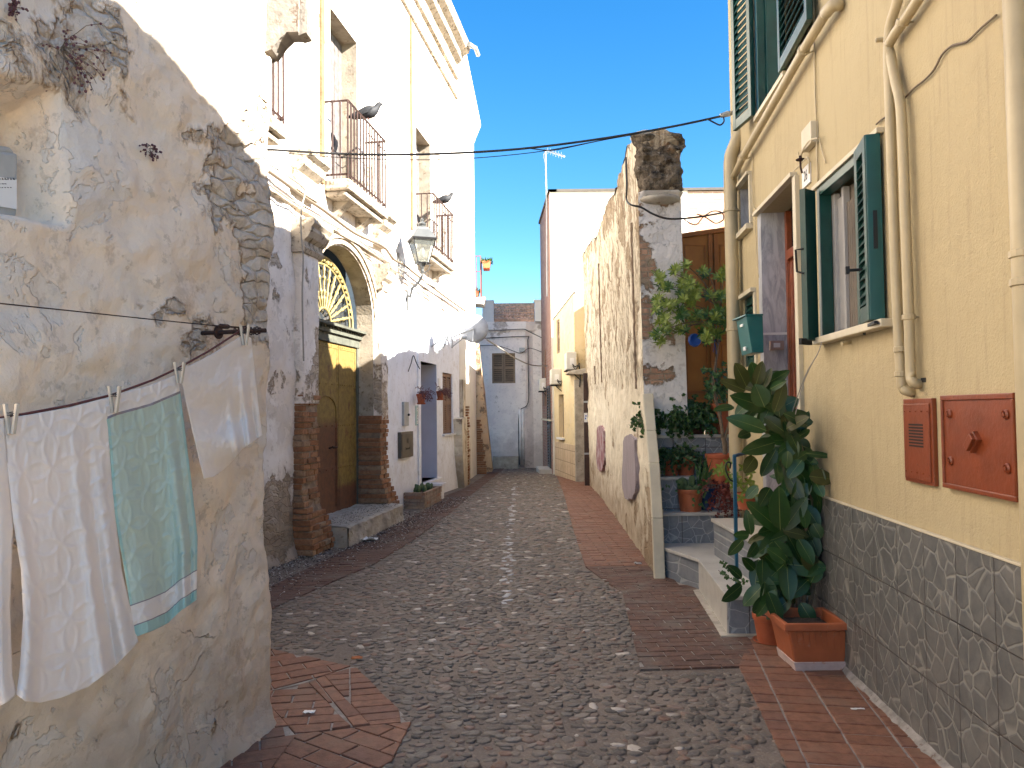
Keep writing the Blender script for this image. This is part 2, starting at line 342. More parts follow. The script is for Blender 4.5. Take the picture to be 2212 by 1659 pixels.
def cloth(name, c, tr=.25):
    n = NT(name, .95, spec=.1); k = n.mix(n.mr(n.noise(3, 4), .35, .65), c, tuple(x * .93 for x in c)); n.col(k)
    n.b.inputs['Sheen Weight'].default_value = .3; n.bump(n.noise(420, 2, .7), .0012)
    tb = n.t.nodes.new('ShaderNodeBsdfTranslucent'); n.set(tb.inputs[0], k); mx = n.t.nodes.new('ShaderNodeMixShader'); mx.inputs[0].default_value = tr
    n.t.links.new(n.b.outputs[0], mx.inputs[1]); n.t.links.new(tb.outputs[0], mx.inputs[2]); n.t.links.new(mx.outputs[0], n.t.nodes['Material Output'].inputs[0]); return n.m
M['clothw'] = cloth('white_towel', (.88, .80, .73)); M['clothg'] = cloth('mint_towel', (.56, .66, .57)); M['clothl'] = cloth('stitching', (.30, .27, .29)); M['clotht'] = cloth('teal_edge', (.42, .62, .57))
def leafm(name, c1, c2, rough=.35, tr=.15, cb=None):
    n = NT(name, rough, spec=.5); r = n.isl(); k = n.mix(r, c1, c2); k = n.mix(n.mr(n.noise(30, 3), .4, .7, 0, .3), k, tuple(x * .6 for x in c1))
    if cb: k = n.mix(n.N('NewGeometry', None, None, 6), k, cb)
    n.col(k)
    tb = n.t.nodes.new('ShaderNodeBsdfTranslucent'); n.set(tb.inputs[0], k); mx = n.t.nodes.new('ShaderNodeMixShader'); mx.inputs[0].default_value = tr
    n.t.links.new(n.b.outputs[0], mx.inputs[1]); n.t.links.new(tb.outputs[0], mx.inputs[2]); n.t.links.new(mx.outputs[0], n.t.nodes['Material Output'].inputs[0]); return n.m
M['rubber'] = leafm('rubber_leaf', (.012, .042, .010), (.032, .085, .016), .36, .06)
M['rubberold'] = leafm('olive_leaf', (.06, .055, .014), (.045, .065, .016), .35, .1)
M['midrib'] = simple('midrib', (.16, .20, .055), .5)
M['leafl'] = leafm('light_leaf', (.14, .20, .03), (.26, .33, .06), .45, .3)
M['leafd'] = leafm('dark_leaf', (.02, .055, .014), (.055, .12, .028), .45, .2)
M['leafm'] = leafm('mid_leaf', (.03, .085, .02), (.06, .14, .03), .45, .25)
M['leafr'] = leafm('red_leaf', (.10, .014, .014), (.18, .035, .02), .5, .2)
M['leafp'] = leafm('purple_leaf', (.10, .03, .04), (.15, .06, .07), .5, .2)
M['cactus'] = simple('cactus_skin', (.06, .10, .035), .7, 0, .2, 30, .003, 60)
M['stem'] = simple('brown_stem', (.16, .115, .075), .9, 0, .2, 30, .003, 60)
def twosided(name, a, b, **k): return simple(name, a, **k)
def rustdoor():
    n = NT('rusty_yellow_door', .75, .1); z = n.xyz(2); ns = n.noise(2.2, 10, .7); n2 = n.noise(14, 12, .75)
    y = n.mix(n.mr(n2, .4, .62), (.24, .165, .04), (.15, .095, .025)); r = n.mix(n.mr(n2, .4, .6), (.14, .045, .022), (.075, .03, .018))
    left = n.mr(n.xyz(1), FBmid - .02, FBmid + .02, 1, 0); low = n.mr(n.math('ADD', z, n.math('MULTIPLY', ns, .5)), 1.65, 1.8, 1, 0)
    mk = n.math('MAXIMUM', n.math('MULTIPLY', left, low), n.mr(n.math('ADD', z, n.math('MULTIPLY', ns, .4)), .72, .8, 1, 0))
    mk = n.math('MAXIMUM', n.math('MULTIPLY', mk, .9), n.mr(n.noise(5, 12, .75), .58, .66, 0, .8))
    n.col(n.mix(mk, y, r)); n.bump(n.noise(26, 10, .7), .003); return n.m
FBmid = FB.px(731, 950, -.25)[0]; M['rustdoor'] = rustdoor()
M['fan'] = simple('yellow_ironwork', (.30, .235, .09), .6, .1, .25, 20, .002)
M['greenwood'] = simple('faded_green_wood', (.085, .09, .07), .8, 0, .25, 12, .002)
M['pigeon'] = simple('pigeon_feathers', (.016, .018, .022), .7, 0, .35, 40)
def pebm():
    n = NT('cobbles', .55, spec=.4); r = n.isl(); r2 = n.math('FRACT', n.math('MULTIPLY', r, 13.7)); r3 = n.math('FRACT', n.math('MULTIPLY', r, 41.3))
    c = n.mix(r, (.05, .041, .034), (.155, .125, .10)); c = n.mix(n.mr(r2, .93, .985), c, (.40, .36, .31)); c = n.mix(n.mr(r3, .8, 1, 0, .8), c, (.17, .085, .055))
    c = n.mix(n.mr(n.noise(45, 6, .7), .45, .7, 0, .5), c, (.20, .17, .14)); n.col(c); n.bump(n.noise(60, 6, .65), .004); n.set_rough(n.mr(n.noise(8, 4), .3, .7, .38, .75)); return n.m
M['peb'] = pebm()
def mortm():
    n = NT('road_mortar', .9); c = n.mix(n.mr(n.noise(1.3, 8, .65), .35, .65), (.115, .092, .075), (.185, .148, .12)); c = n.mix(n.mr(n.noise(60, 6, .7), .5, .7, 0, .5), c, (.32, .28, .24))
    n.col(c); n.bump(n.noise(28, 10, .7), .014); return n.m
M['mort'] = mortm()
M['chalk'] = simple('limewashed_stone', (.40, .40, .40), .8, 0, .2, 20, .003)
M['pave'] = brickmat('paving_brick', [(.20, .09, .055), (.25, .12, .075), (.175, .085, .06)], .62, .004, (.19, .115, .08), .75)
M['pave_d'] = brickmat('dusty_paving_brick', [(.12, .068, .052), (.155, .085, .06), (.13, .082, .066)], .75, .005, (.15, .125, .105), .9)
M['peg'] = simple('pale_peg_wood', (.50, .44, .36), .7, 0, .1, 20)
M['joint'] = simple('paving_joint', (.27, .245, .22), .95, 0, .25, 14, .006, 60, dirt=(.14, .1, .08), dthr=.58)
M['dirt'] = simple('gutter_dirt', (.20, .18, .16), .95, 0, .3, 16, .012, 60)
M['text'] = simple('printed_ink', (.02, .02, .03), .6)
# ============================================================ GROUND
g = MB(); NX = 40
ys = [-30, -8, 0, 3, 6, 9, 12, 14, 18, 22, 26, 40, 90, 300]
vs = [(x, y, gz(y) - .03) for y in ys for x in (-300, -30, -4, 4, 30, 300)]
g.add(vs, [(i * 6 + j, i * 6 + j + 1, (i + 1) * 6 + j + 1, (i + 1) * 6 + j) for i in range(len(ys) - 1) for j in range(5)])
tag(g.build('ground', M['dirt']), kind='structure')
def strip(mb, left, right, h, m=None):        # left/right edge functions of Y
    Y = 0.4
    while Y < 25.6:
        Y2 = Y + .5
        mb.quad((left(Y), Y, gz(Y) + h), (right(Y), Y, gz(Y) + h), (right(Y2), Y2, gz(Y2) + h), (left(Y2), Y2, gz(Y2) + h), m); Y = Y2
def curve(pts):
    P = sorted([gp(u, v)[:2] for u, v in pts], key=lambda p: p[1])
    def f(Y):
        if Y <= P[0][1]:
            a, b = P[0], P[1]
        elif Y >= P[-1][1]: a, b = P[-2], P[-1]
        else:
            for i in range(len(P) - 1):
                if P[i][1] <= Y <= P[i + 1][1]: a, b = P[i], P[i + 1]; break
        return lerp(a[0], b[0], (Y - a[1]) / (b[1] - a[1] + 1e-9))
    return f
roadR = curve([(1195, 1010), (1215, 1060), (1240, 1150), (1268, 1235), (1350, 1285), (1372, 1340), (1384, 1450)])
roadL = curve([(1055, 1040), (985, 1100), (905, 1160), (800, 1225), (690, 1270), (560, 1330)])
r_ = MB()
strip(r_, lambda Y: -3.2, lambda Y: 3.2, 0.0, 0)
def inpoly(p, poly):
    x, y = p; c = False; n = len(poly)
    for i in range(n):
        x1, y1 = poly[i]; x2, y2 = poly[(i + 1) % n]
        if (y1 > y) != (y2 > y) and x < (x2 - x1) * (y - y1) / (y2 - y1) + x1: c = not c
    return c
def gpl(*uv): return [tuple(gp(u, v)[:2]) for u, v in uv]
cornerL = gpl((560, 1406), (640, 1411), (735, 1420), (768, 1444), (830, 1505), (888, 1562), (860, 1605), (826, 1665)) + [(-.55, 2.6), (-2.2, 2.6), (-1.5, 4.6)]
nearR = gpl((1384, 1450), (1596, 1441), (1712, 1659)) + [(.87, 1.0), (2.0, 1.0), (2.1, 5.2), (1.5, 5.6)]
farR = gpl((1384, 1450), (1594, 1443)) + [(1.6, 5.6)]
midP = gpl((1345, 1283), (1520, 1262)) + [(1.78, 6.6), (1.62, 5.2)] + gpl((1600, 1443), (1384, 1450))
# river pebbles set in the mortar: surface of the road
Y = 2.3; rr = random.Random(3); nr = 0
while Y < 24.8:
    far = sst(5, 12, Y); cy = lerp(.050, .068, far); cx = lerp(.070, .095, far)
    x = -2.6 + rr.random() * cx
    while x < 2.4:
        px, py = x + rr.uniform(-.32, .32) * cx, Y + rr.uniform(-.32, .32) * cy; x += cx * rr.uniform(.8, 1.25)
        if py > 4.70:
            if not (roadL(py) if py > 5.4 else -9) < px < roadR(py) + (.06 if py < 7.2 else 0): continue
            if inpoly((px, py), midP): continue
        if px < FA.c + FA.k * py and py < 4.0: continue
        if inpoly((px, py), cornerL) or inpoly((px, py), nearR): continue
        if far < .5 and noise.noise((px * 3, py * 3, 4)) > .66: continue
        sz = math.exp(rr.gauss(0, .30)); a, b = cx * min(.78, .45 * sz * rr.uniform(.85, 1.25)), cy * min(.70, .45 * sz * rr.uniform(.8, 1.15)); hh = rr.uniform(.003, .009)
        if rr.random() < .05: continue
        th = rr.gauss(0, lerp(.6, .3, far)); ct, st = math.cos(th), math.sin(th); zb = gz(py); ng = 7 if far < .6 else 5
        lx = .5 + .5 * noise.noise((px, py, 1))
        ch = abs(px - lerp(-.08, .04, (py - 6) / 12)) < .04 + .02 * noise.noise((py * 2, 0, 0)) and 6.3 < py < 17
        vs = []; ph = rr.random() * 6; tx, ty = rr.uniform(-.12, .12), rr.uniform(-.12, .12)
        for (q, zz) in ((1, -.006), (.90, .70), (.6, .97)):
            for k in range(ng):
                al = 2 * math.pi * k / ng + ph; rad = q * (1 + .13 * math.sin(2 * al + ph) + .1 * math.sin(3 * al))
                dx, dy = a * rad * math.cos(al), b * rad * math.sin(al)
                vs.append((px + dx * ct - dy * st, py + dx * st + dy * ct, zb + (hh * zz if zz > 0 else zz) + (dx * tx + dy * ty if zz > 0 else 0)))
        vs.append((px, py, zb + hh))
        fs = [(L * ng + k, L * ng + (k + 1) % ng, (L + 1) * ng + (k + 1) % ng, (L + 1) * ng + k) for L in range(2) for k in range(ng)] + [(2 * ng + k, 2 * ng + (k + 1) % ng, 3 * ng) for k in range(ng)]
        r_.add(vs, fs, 2 if ch and rr.random() < .5 else 1); nr += 1
    Y += cy * rr.uniform(.9, 1.1)
print('pebbles', nr)
tag(r_.build('road', [M['mort'], M['peb'], M['chalk']], smooth=True), kind='structure')
# brick pavements
def clip(poly, cp):
    out = poly
    n = len(cp); area = sum(cp[i][0] * cp[(i + 1) % n][1] - cp[(i + 1) % n][0] * cp[i][1] for i in range(n)); sg = 1 if area > 0 else -1
    for i in range(n):
        a, b = cp[i], cp[(i + 1) % n]; inp = out; out = []
        if not inp: return []
        sd_ = lambda p: sg * ((b[0] - a[0]) * (p[1] - a[1]) - (b[1] - a[1]) * (p[0] - a[0]))
        for j in range(len(inp)):
            p, q = inp[j], inp[(j + 1) % len(inp)]; dp, dq = sd_(p), sd_(q)
            if dp >= 0: out.append(p)
            if dp * dq < 0: t = dp / (dp - dq); out.append((p[0] + (q[0] - p[0]) * t, p[1] + (q[1] - p[1]) * t))
    return out
def bricks(mb, poly, ang, bw=.25, bl=.125, gap=.009, off=.5, h=.013, rnd=random.Random(5)):
    # convex polygon (world XY); rows along direction ang
    c, s_ = math.cos(ang), math.sin(ang); loc = [(x * c + y * s_, -x * s_ + y * c) for x, y in poly]
    x0, x1 = min(p[0] for p in loc), max(p[0] for p in loc); y0, y1 = min(p[1] for p in loc), max(p[1] for p in loc)
    j = 0; y = math.floor(y0 / bl) * bl
    while y < y1:
        x = math.floor(x0 / bw) * bw - bw + (bw * off if j % 2 else 0)
        while x < x1:
            e = lambda: rnd.uniform(-.002, .002)
            q = [(x + gap / 2 + e(), y + gap / 2 + e()), (x + bw - gap / 2 + e(), y + gap / 2 + e()), (x + bw - gap / 2 + e(), y + bl - gap / 2 + e()), (x + gap / 2 + e(), y + bl - gap / 2 + e())]
            q = clip(q, loc); x += bw
            if len(q) < 3: continue
            ar = abs(sum(q[i][0] * q[(i + 1) % len(q)][1] - q[(i + 1) % len(q)][0] * q[i][1] for i in range(len(q)))) / 2
            if ar < bw * bl * .12: continue
            cx_, cy_ = sum(p[0] for p in q) / len(q), sum(p[1] for p in q) / len(q); n = len(q); hz = h + rnd.uniform(-.003, .002); tx, ty = rnd.uniform(-.012, .012), rnd.uniform(-.012, .012)
            V3 = []
            for sc_, zz in ((1, -.01), (1, hz - .003), (.965, hz)):
                for p in q:
                    lx, ly = cx_ + (p[0] - cx_) * sc_, cy_ + (p[1] - cy_) * sc_; wx, wy = lx * c - ly * s_, lx * s_ + ly * c
                    V3.append((wx, wy, gz(wy) + zz + (lx - cx_) * tx + (ly - cy_) * ty))
            mb.add(V3, [(L * n + i, L * n + (i + 1) % n, (L + 1) * n + (i + 1) % n, (L + 1) * n + i) for L in range(2) for i in range(n)] + [tuple(2 * n + i for i in range(n))])
        y += bl; j += 1
pv = MB(); jt = MB(); pd = MB()
def sheet(mb, poly, h): mb.add([(x, y, gz(y) + h) for x, y in poly], [tuple(range(len(poly)))])
W2 = lambda u, v: tuple(gp(u, v)[:2])
# right strip from the stairs to the far end, laid in short convex quads that follow the kerb
outR = lambda Y: FR.c + FR.k * Y + .12 if Y > 7.2 else lerp(1.75, 1.45, (Y - 5.5) / 1.7)
Y = 7.0
while Y < 24.5:
    Y2 = Y + .86; pl = [(roadR(Y) + .0, Y), (outR(Y), Y), (outR(Y2), Y2), (roadR(Y2), Y2)]
    bricks(pd if Y < 7.8 else pv, pl, 0.03, .27, .066, .008, .5); sheet(jt, pl, .005); Y = Y2
mid = [W2(1345, 1283), W2(1520, 1262), (1.78, 6.6), (1.62, 5.2), W2(1600, 1443), W2(1384, 1450)]
bricks(pd, mid, R(3), .19, .095, .008, .5); sheet(jt, mid, .0055)
m2 = [W2(1268, 1225), (1.3, 7.25), (1.5, 7.15), (1.75, 6.7), W2(1345, 1283)]
bricks(pd, m2, R(-3), .25, .066, .008, .5); sheet(jt, m2, .0045)
nr1 = [W2(1602, 1438), (2.15, 5.2), (2.15, 1.6), (.98, 1.6), (1.0, 2.3), W2(1712, 1659), W2(1645, 1520)]
nr1 = [W2(1596, 1441), (1.62, 5.35), (2.12, 5.35), (1.9, 1.0), (.87, 1.0)]
bricks(pv, nr1, R(-9.5), .235, .118, .010, 0); sheet(jt, nr1, .0065)
# left corner fan: three wedges with differing courses
cC = gp(650, 1480)[:2]
cA = gpl((560, 1400), (768, 1444), (700, 1462), (655, 1478), (560, 1500)); bricks(pv, cA, R(28), .25, .125, .010, .5)
cBp = gpl((768, 1444), (888, 1562), (800, 1570), (700, 1462)); bricks(pv, cBp, R(12), .26, .095, .010, 0)
cD = gpl((700, 1464), (798, 1569), (758, 1572), (668, 1478)); bricks(pv, cD, R(-62), .25, .125, .010, 0)
cE = gpl((666, 1479), (757, 1572), (640, 1590), (560, 1502)) ; bricks(pv, cE, R(8), .25, .105, .010, .5)
cF = gpl((888, 1564), (800, 1572), (640, 1592)) + [gp(560, 1700)[:2], gp(820, 1700)[:2]]; bricks(pv, cF, R(-35), .25, .125, .010, .5)
cG = gpl((640, 1592), (560, 1502)) + [(-2.0, 3.2), (-1.9, 2.6), gp(560, 1700)[:2]]; bricks(pv, cG, R(20), .25, .125, .010, .5)
for c_ in (cA, cBp, cD, cE, cF, cG): sheet(jt, c_, .0045)
# left strip below the palace
Y = 4.9
outL = lambda Y: FB.c + FB.k * Y + (.45 if Y < 13 else .25)
while Y < 24.5:
    Y2 = Y + .8; pl = [(min(outL(Y), roadL(Y) - .3), Y), (roadL(Y), Y), (roadL(Y2), Y2), (min(outL(Y2), roadL(Y2) - .3), Y2)]
    bricks(pd, pl, R(8), .27, .066, .008, .5); sheet(jt, pl, .005); Y = Y2
tag(jt.build('pavement_joints', M['joint']), kind='structure')
tag(pv.build('pavement', M['pave']), kind='structure'); tag(pd.build('pavement', M['pave_d']), kind='structure')
# ============================================================ NEAR HOUSE (left)
def blobs(F, L, o=0): return [(*F.px(u, v, o), r, s_) for u, v, r, s_ in L]
def wear_at(Y, z, B):
    w_ = 0
    for by, bz, r, s_ in B:
        d = ((Y - by) ** 2 + (z - bz) ** 2) / (r * r)
        if d < 4: w_ += s_ * math.exp(-d * 1.2)
    return max(-.3, min(w_, .3))
fbm = lambda p, o=4: noise.fractal(p, .9, 2.1, o)
LA = thing('corner_house', 'weathered cream plaster house at the left corner with exposed stones and a deep niche', 'house', (-1.5, 3.0, 0))
BA = blobs(FA, [(550, 470, .24, .24), (520, 390, .20, .2), (480, 330, .16, .16), (430, 290, .12, .14), (400, 300, .07, .14), (560, 580, .18, .22), (560, 640, .14, .2), (470, 400, .12, .12), (505, 480, .14, .12), (530, 720, .10, .12), (565, 680, .12, .12), (560, 350, .12, .2), (300, 660, .05, .13), (340, 700, .05, .12), (370, 660, .04, .1),
    (490, 1490, .018, .14), (488, 1515, .022, .16), (548, 1350, .018, .16), (450, 1575, .03, .08), (30, 1580, .05, .15), (190, 1600, .03, .14), (100, 60, .04, .07), (20, 60, .05, .06), (570, 250, .08, .15), (240, 660, .04, .12)])
for (u, v, rr_, s_) in ((200, 520, .3, -.1), (300, 450, .3, -.08), (450, 1450, .35, -.14), (530, 1380, .3, -.16), (540, 1150, .3, -.08), (560, 1560, .2, -.1), (350, 1550, .3, -.08), (300, 1000, .5, -.12), (500, 1100, .3, -.12), (100, 800, .4, -.08)): BA += blobs(FA, [(u, v, rr_, s_)])
YC = 4.0; r0 = .045; A0 = .2
nic = [FA.px(-100, 125), FA.px(148, 185), FA.px(150, 487), FA.px(-100, 465)]
def pathA(s_):   # distance along the wall from Y=A0 : straight, rounded corner, end face
    L1 = (YC - A0) * math.hypot(1, FA.k) - r0; L2 = r0 * math.pi / 2
    if s_ < L1: Yp = A0 + s_ / math.hypot(1, FA.k); return FA.P(Yp, 0), FA.n.copy(), Yp
    c = FA.P(A0 + L1 / math.hypot(1, FA.k), 0) - FA.n * r0
    if s_ < L1 + L2:
        th = (s_ - L1) / r0; n_ = FA.n * math.cos(th) + FA.t * math.sin(th); return c + n_ * r0, n_, YC + (s_ - L1 - L2) * .3
    return c + FA.t * r0 - FA.n * (s_ - L1 - L2), FA.t.copy(), YC + (s_ - L1 - L2)
LT = (YC - A0) * math.hypot(1, FA.k) + 1.2
def fnA(a, b):
    # finer sampling where the camera looks
    s_ = LT * a; z = -.05 + 4.9 * b; p, n_, Yp = pathA(s_)
    q = Vector((p.x, p.y, z)); o = .030 * fbm(q * 1.3) + .018 * fbm(q * 4.5) + .006 * fbm(q * 14, 3)
    o += .05 * (1 - sst(-.05, .25, z)) ** 2 + .008 * noise.noise((s_ * 3, 5, 0))
    w_ = wear_at(Yp, z, BA); w_ *= (.80 + .55 * fbm(q * 5 + Vector((3, 1, 2)), 3)) if w_ > 0 else 1
    if Yp > 3.6: o += 0; q = q + FA.t * .018 * max(0, z - 1.8) * sst(3.5, 4, Yp)
    if Yp < 3.2 and z > 1.5:
        zt = lerp(nic[0][1], nic[1][1], (Yp - nic[0][0]) / (nic[1][0] - nic[0][0])); zb = lerp(nic[3][1], nic[2][1], (Yp - nic[3][0]) / (nic[2][0] - nic[3][0]))
        e = .02 * fbm(q * 3.1); k = sst(0, .035, nic[1][0] - Yp + e) * sst(0, .09, zt - z + e) * sst(0, .05, z - zb + e); o -= .20 * k; w_ -= .1 * k
    if w_ > .02: o += min(w_, .2) * (-.08 + .12 * noise.noise((q.x * 9, q.y * 9, z * 14)))
    return q + n_ * o, w_
wa = MB(); wa.grid(300, 330, fnA, attrs='wear')
c = FA.P(A0, 0); e_ = pathA(LT)[0]
wa.add([(e_.x, e_.y, -.05), (-5, e_.y + 1, -.05), (-5, A0, -.05), (c.x, c.y, -.05), (e_.x, e_.y, 4.85), (-5, e_.y + 1, 4.85), (-5, A0, 4.85), (c.x, c.y, 4.85)], [(0, 1, 5, 4), (1, 2, 6, 5), (2, 3, 7, 6), (4, 5, 6, 7)])
wa.build('wall', M['A'], LA, smooth=True)
ev = MB()   # broken masonry corbel at the top of the corner
def rock(mb, F, Y0, Y1, pts, amp=.02, m=None, sub=5):   # pts: outline (x, z) extruded from Y0 to Y1 with rough faces
    n = len(pts); out = []
    for i in range(n):
        a, b = pts[i], pts[(i + 1) % n]
        for j in range(sub): out.append((lerp(a[0], b[0], j / sub), lerp(a[1], b[1], j / sub)))
    N = len(out); K = 6; vs = []
    for k in range(K + 1):
        y = lerp(Y0, Y1, k / K)
        for x, z in out:
            q = Vector((x, y, z)); vs.append(q + Vector((fbm(q * 9), fbm(q * 9 + Vector((9, 0, 0))), fbm(q * 9 + Vector((0, 9, 0))))) * amp)
    fs = [(k * N + i, k * N + (i + 1) % N, (k + 1) * N + (i + 1) % N, (k + 1) * N + i) for k in range(K) for i in range(N)] + [tuple(range(N - 1, -1, -1)), tuple(range(K * N, K * N + N))]
    mb.add(vs, fs, m)
def XZ(pts, Y): return [(atY(u, v, Y).x, atY(u, v, Y).z) for u, v in pts]
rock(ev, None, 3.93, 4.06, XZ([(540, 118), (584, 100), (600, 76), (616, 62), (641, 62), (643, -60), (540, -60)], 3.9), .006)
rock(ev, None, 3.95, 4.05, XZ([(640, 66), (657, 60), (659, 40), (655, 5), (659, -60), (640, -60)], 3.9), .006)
ev.build('broken_corbel', simple('shade_toned_masonry', (.20, .18, .155), .95, 0, .3, 8, .01, 25, dirt=(.10, .07, .05), dthr=.57), LA)  # corbel colour darkened to stand in for its shaded side
mb = MB(); a = FA.at(-60, 450, -.17); b = FA.at(38, 452, -.17)
def fpt(F, u, v, o): return F.at(u, v, o)
def fquadbox(mb, F, uvs, o0, o1, m=None):     # slab on a wall from 4 photo points (on plane o1)
    P = [F.px(u, v, o1) for u, v in uvs]
    mb.hexa([F.P(y, z, o0) for y, z in P] + [F.P(y, z, o1) for y, z in P], m)
    return P
MT = thing('meter_cabinet', 'grey cabinet with a white notice standing in the wall niche at the left edge', 'meter box', FA.at(0, 450, -.17))
mb = MB(); fquadbox(mb, FA, [(-90, 470), (38, 470), (40, 330), (-90, 316)], -.3, -.12); fquadbox(mb, FA, [(-90, 332), (36, 334), (24, 316), (-90, 306)], -.3, -.125); mb.build('cabinet', M['grey'], MT, bevel=.012)
mb = MB(); fquadbox(mb, FA, [(-60, 436), (36, 452), (36, 388), (-60, 372)], -.119, -.114); mb.build('notice', M['white'], MT)
mb = MB()
for k, (v0, L) in enumerate(((384, 34), (386.5, 34), (396, 20), (404, 30))):
    for q in range(9):
        u0 = -20 + q * 6
        if u0 + 4 < L: fquadbox(mb, FA, [(u0, v0 + 1.6), (u0 + 3 + (q * k) % 3, v0 + 2.2), (u0 + 3 + (q * k) % 3, v0 + .6), (u0, v0)], -.1139, -.113)
mb.build('lettering', M['text'], MT)
# dry weeds on the wall
def weed(name, label, u, v, r, n, seed):
    rd = random.Random(seed); t = thing(name, label, 'weed', FA.at(u, v), 'dry weeds rooted in the cream wall'); a = MB(); b = MB()
    for i in range(n):
        p = FA.at(u + rd.uniform(-6, 6), v + rd.uniform(-6, 6), .0); d = Vector((rd.uniform(-.2, 1), rd.uniform(-1, 1), rd.uniform(-1, .9))).normalized(); pts = [p]
        d = (FA.n * rd.uniform(.2, .9) + FA.t * rd.uniform(-1, 1) + Vector((0, 0, rd.uniform(-1.2, .8)))).normalized()
        for k in range(7):
            d = (d + Vector((rd.uniform(-.3, .3), rd.uniform(-.3, .3), rd.uniform(-.4, .15)))).normalized(); pts.append(pts[-1] + d * r / 7)
        a.tube(pts, .0012, 4)
        for k in (3, 4, 5, 6, 7):
            if rd.random() < .7: b.ball(pts[k] + Vector((rd.uniform(-.005, .005),) * 3), rd.uniform(.003, .006), 5, 4)
    a.build('stems', M['stem'], t); b.build('seed_heads', M['leafp'], t)
weed('dry_weed', 'dry tangled weed hanging above the wall niche', 135, 105, .16, 26, 1)
weed('dry_weed', 'small dark tuft of dry weed in the middle of the cream wall', 322, 325, .04, 14, 2)
weed('dry_weed', 'tiny dark weed at the top left edge of the cream wall', 26, 14, .05, 12, 5)
# ============================================================ LAUNDRY
P0 = Vector((-1.10, 3.35, 0)); FW = Wall(P0.x - .28 * P0.y, .28, 'L')
BR = thing('clothesline_bracket', 'rusty iron bar with wire knots holding the clothesline at the corner', 'bracket', FA.at(463, 706))
mb = MB(); tip = FW.at(565, 714, -.0); root = FA.at(452, 705, -.02); root2 = FW.P(tip.y, tip.z, -.0) - FA.n * .24; mb.tube([root2 - FA.n * .1, root2, tip + FA.n * .02], .010, 8); mb.lathe(root2 + FA.n * 0.02, [(.03, -.004), (.03, .004)], 14, ax=FA.n)
mb.build('bar', M['iron'], BR, smooth='auto')
mb = MB(); rd = random.Random(4)
for k in range(9):
    c = root2.lerp(tip, .45 + .065 * k); rr_ = rd.uniform(.013, .024)
    mb.tube([c + Vector((rd.uniform(-.004, .004), rr_ * math.cos(a), rr_ * math.sin(a))) for a in [i * .7 for i in range(11)]], .003, 5)
mb.build('wire_knots', M['iron'], BR)
mb = MB(); t0 = FW.at(458, 703); t1 = FW.at(512, 707); d_ = (t1 - t0)
mb.tube([t0, t0 + d_ * .25], .003, 6); mb.tube([t0 + d_ * .25, t0 + d_ * .32, t0 + d_ * .62, t0 + d_ * .7], [.004, .010, .010, .004], 8); mb.tube([t0 + d_ * .7, t1, tip + Vector((0, 0, .0))], .004, 6); mb.build('turnbuckle', M['iron'], BR, smooth=True)
mb = MB(); mb.tube([FW.at(458, 703), FW.at(300, 687), FW.at(150, 671), FW.at(0, 655.5), FW.at(-260, 629)], .0022, 6); tag(mb.build('clothesline_wire', M['iron'], loc=FW.at(200, 670)), 'thin taut steel wire running left from the iron bar', 'wire')
rope = [(528, 708), (500, 727), (450, 759), (387, 794), (330, 821), (245, 852), (150, 876), (60, 893), (0, 903), (-150, 925), (-280, 940)]
mb = MB(); mb.tube([FW.at(u, v) for u, v in rope], .0042, 8); tag(mb.build('clothesline_rope', M['rope'], loc=FW.at(200, 870), smooth=True), 'slack dark red rope the towels hang from', 'rope')
def poly_at(L, t):
    D = [0]
    for i in range(len(L) - 1): D.append(D[-1] + math.dist(L[i], L[i + 1]))
    x = t * D[-1]
    for i in range(len(L) - 1):
        if x <= D[i + 1] + 1e-9:
            f = (x - D[i]) / max(1e-9, D[i + 1] - D[i]); return (lerp(L[i][0], L[i + 1][0], f), lerp(L[i][1], L[i + 1][1], f))
    return L[-1]
def coons(T, Bt, L, Rr, s_, t):
    a = poly_at(T, s_); b = poly_at(Bt, s_); c = poly_at(L, t); d = poly_at(Rr, t); out = []
    for i in (0, 1):
        out.append((1 - t) * a[i] + t * b[i] + (1 - s_) * c[i] + s_ * d[i] - ((1 - s_) * (1 - t) * T[0][i] + s_ * (1 - t) * T[-1][i] + (1 - s_) * t * Bt[0][i] + s_ * t * Bt[-1][i]))
    return out
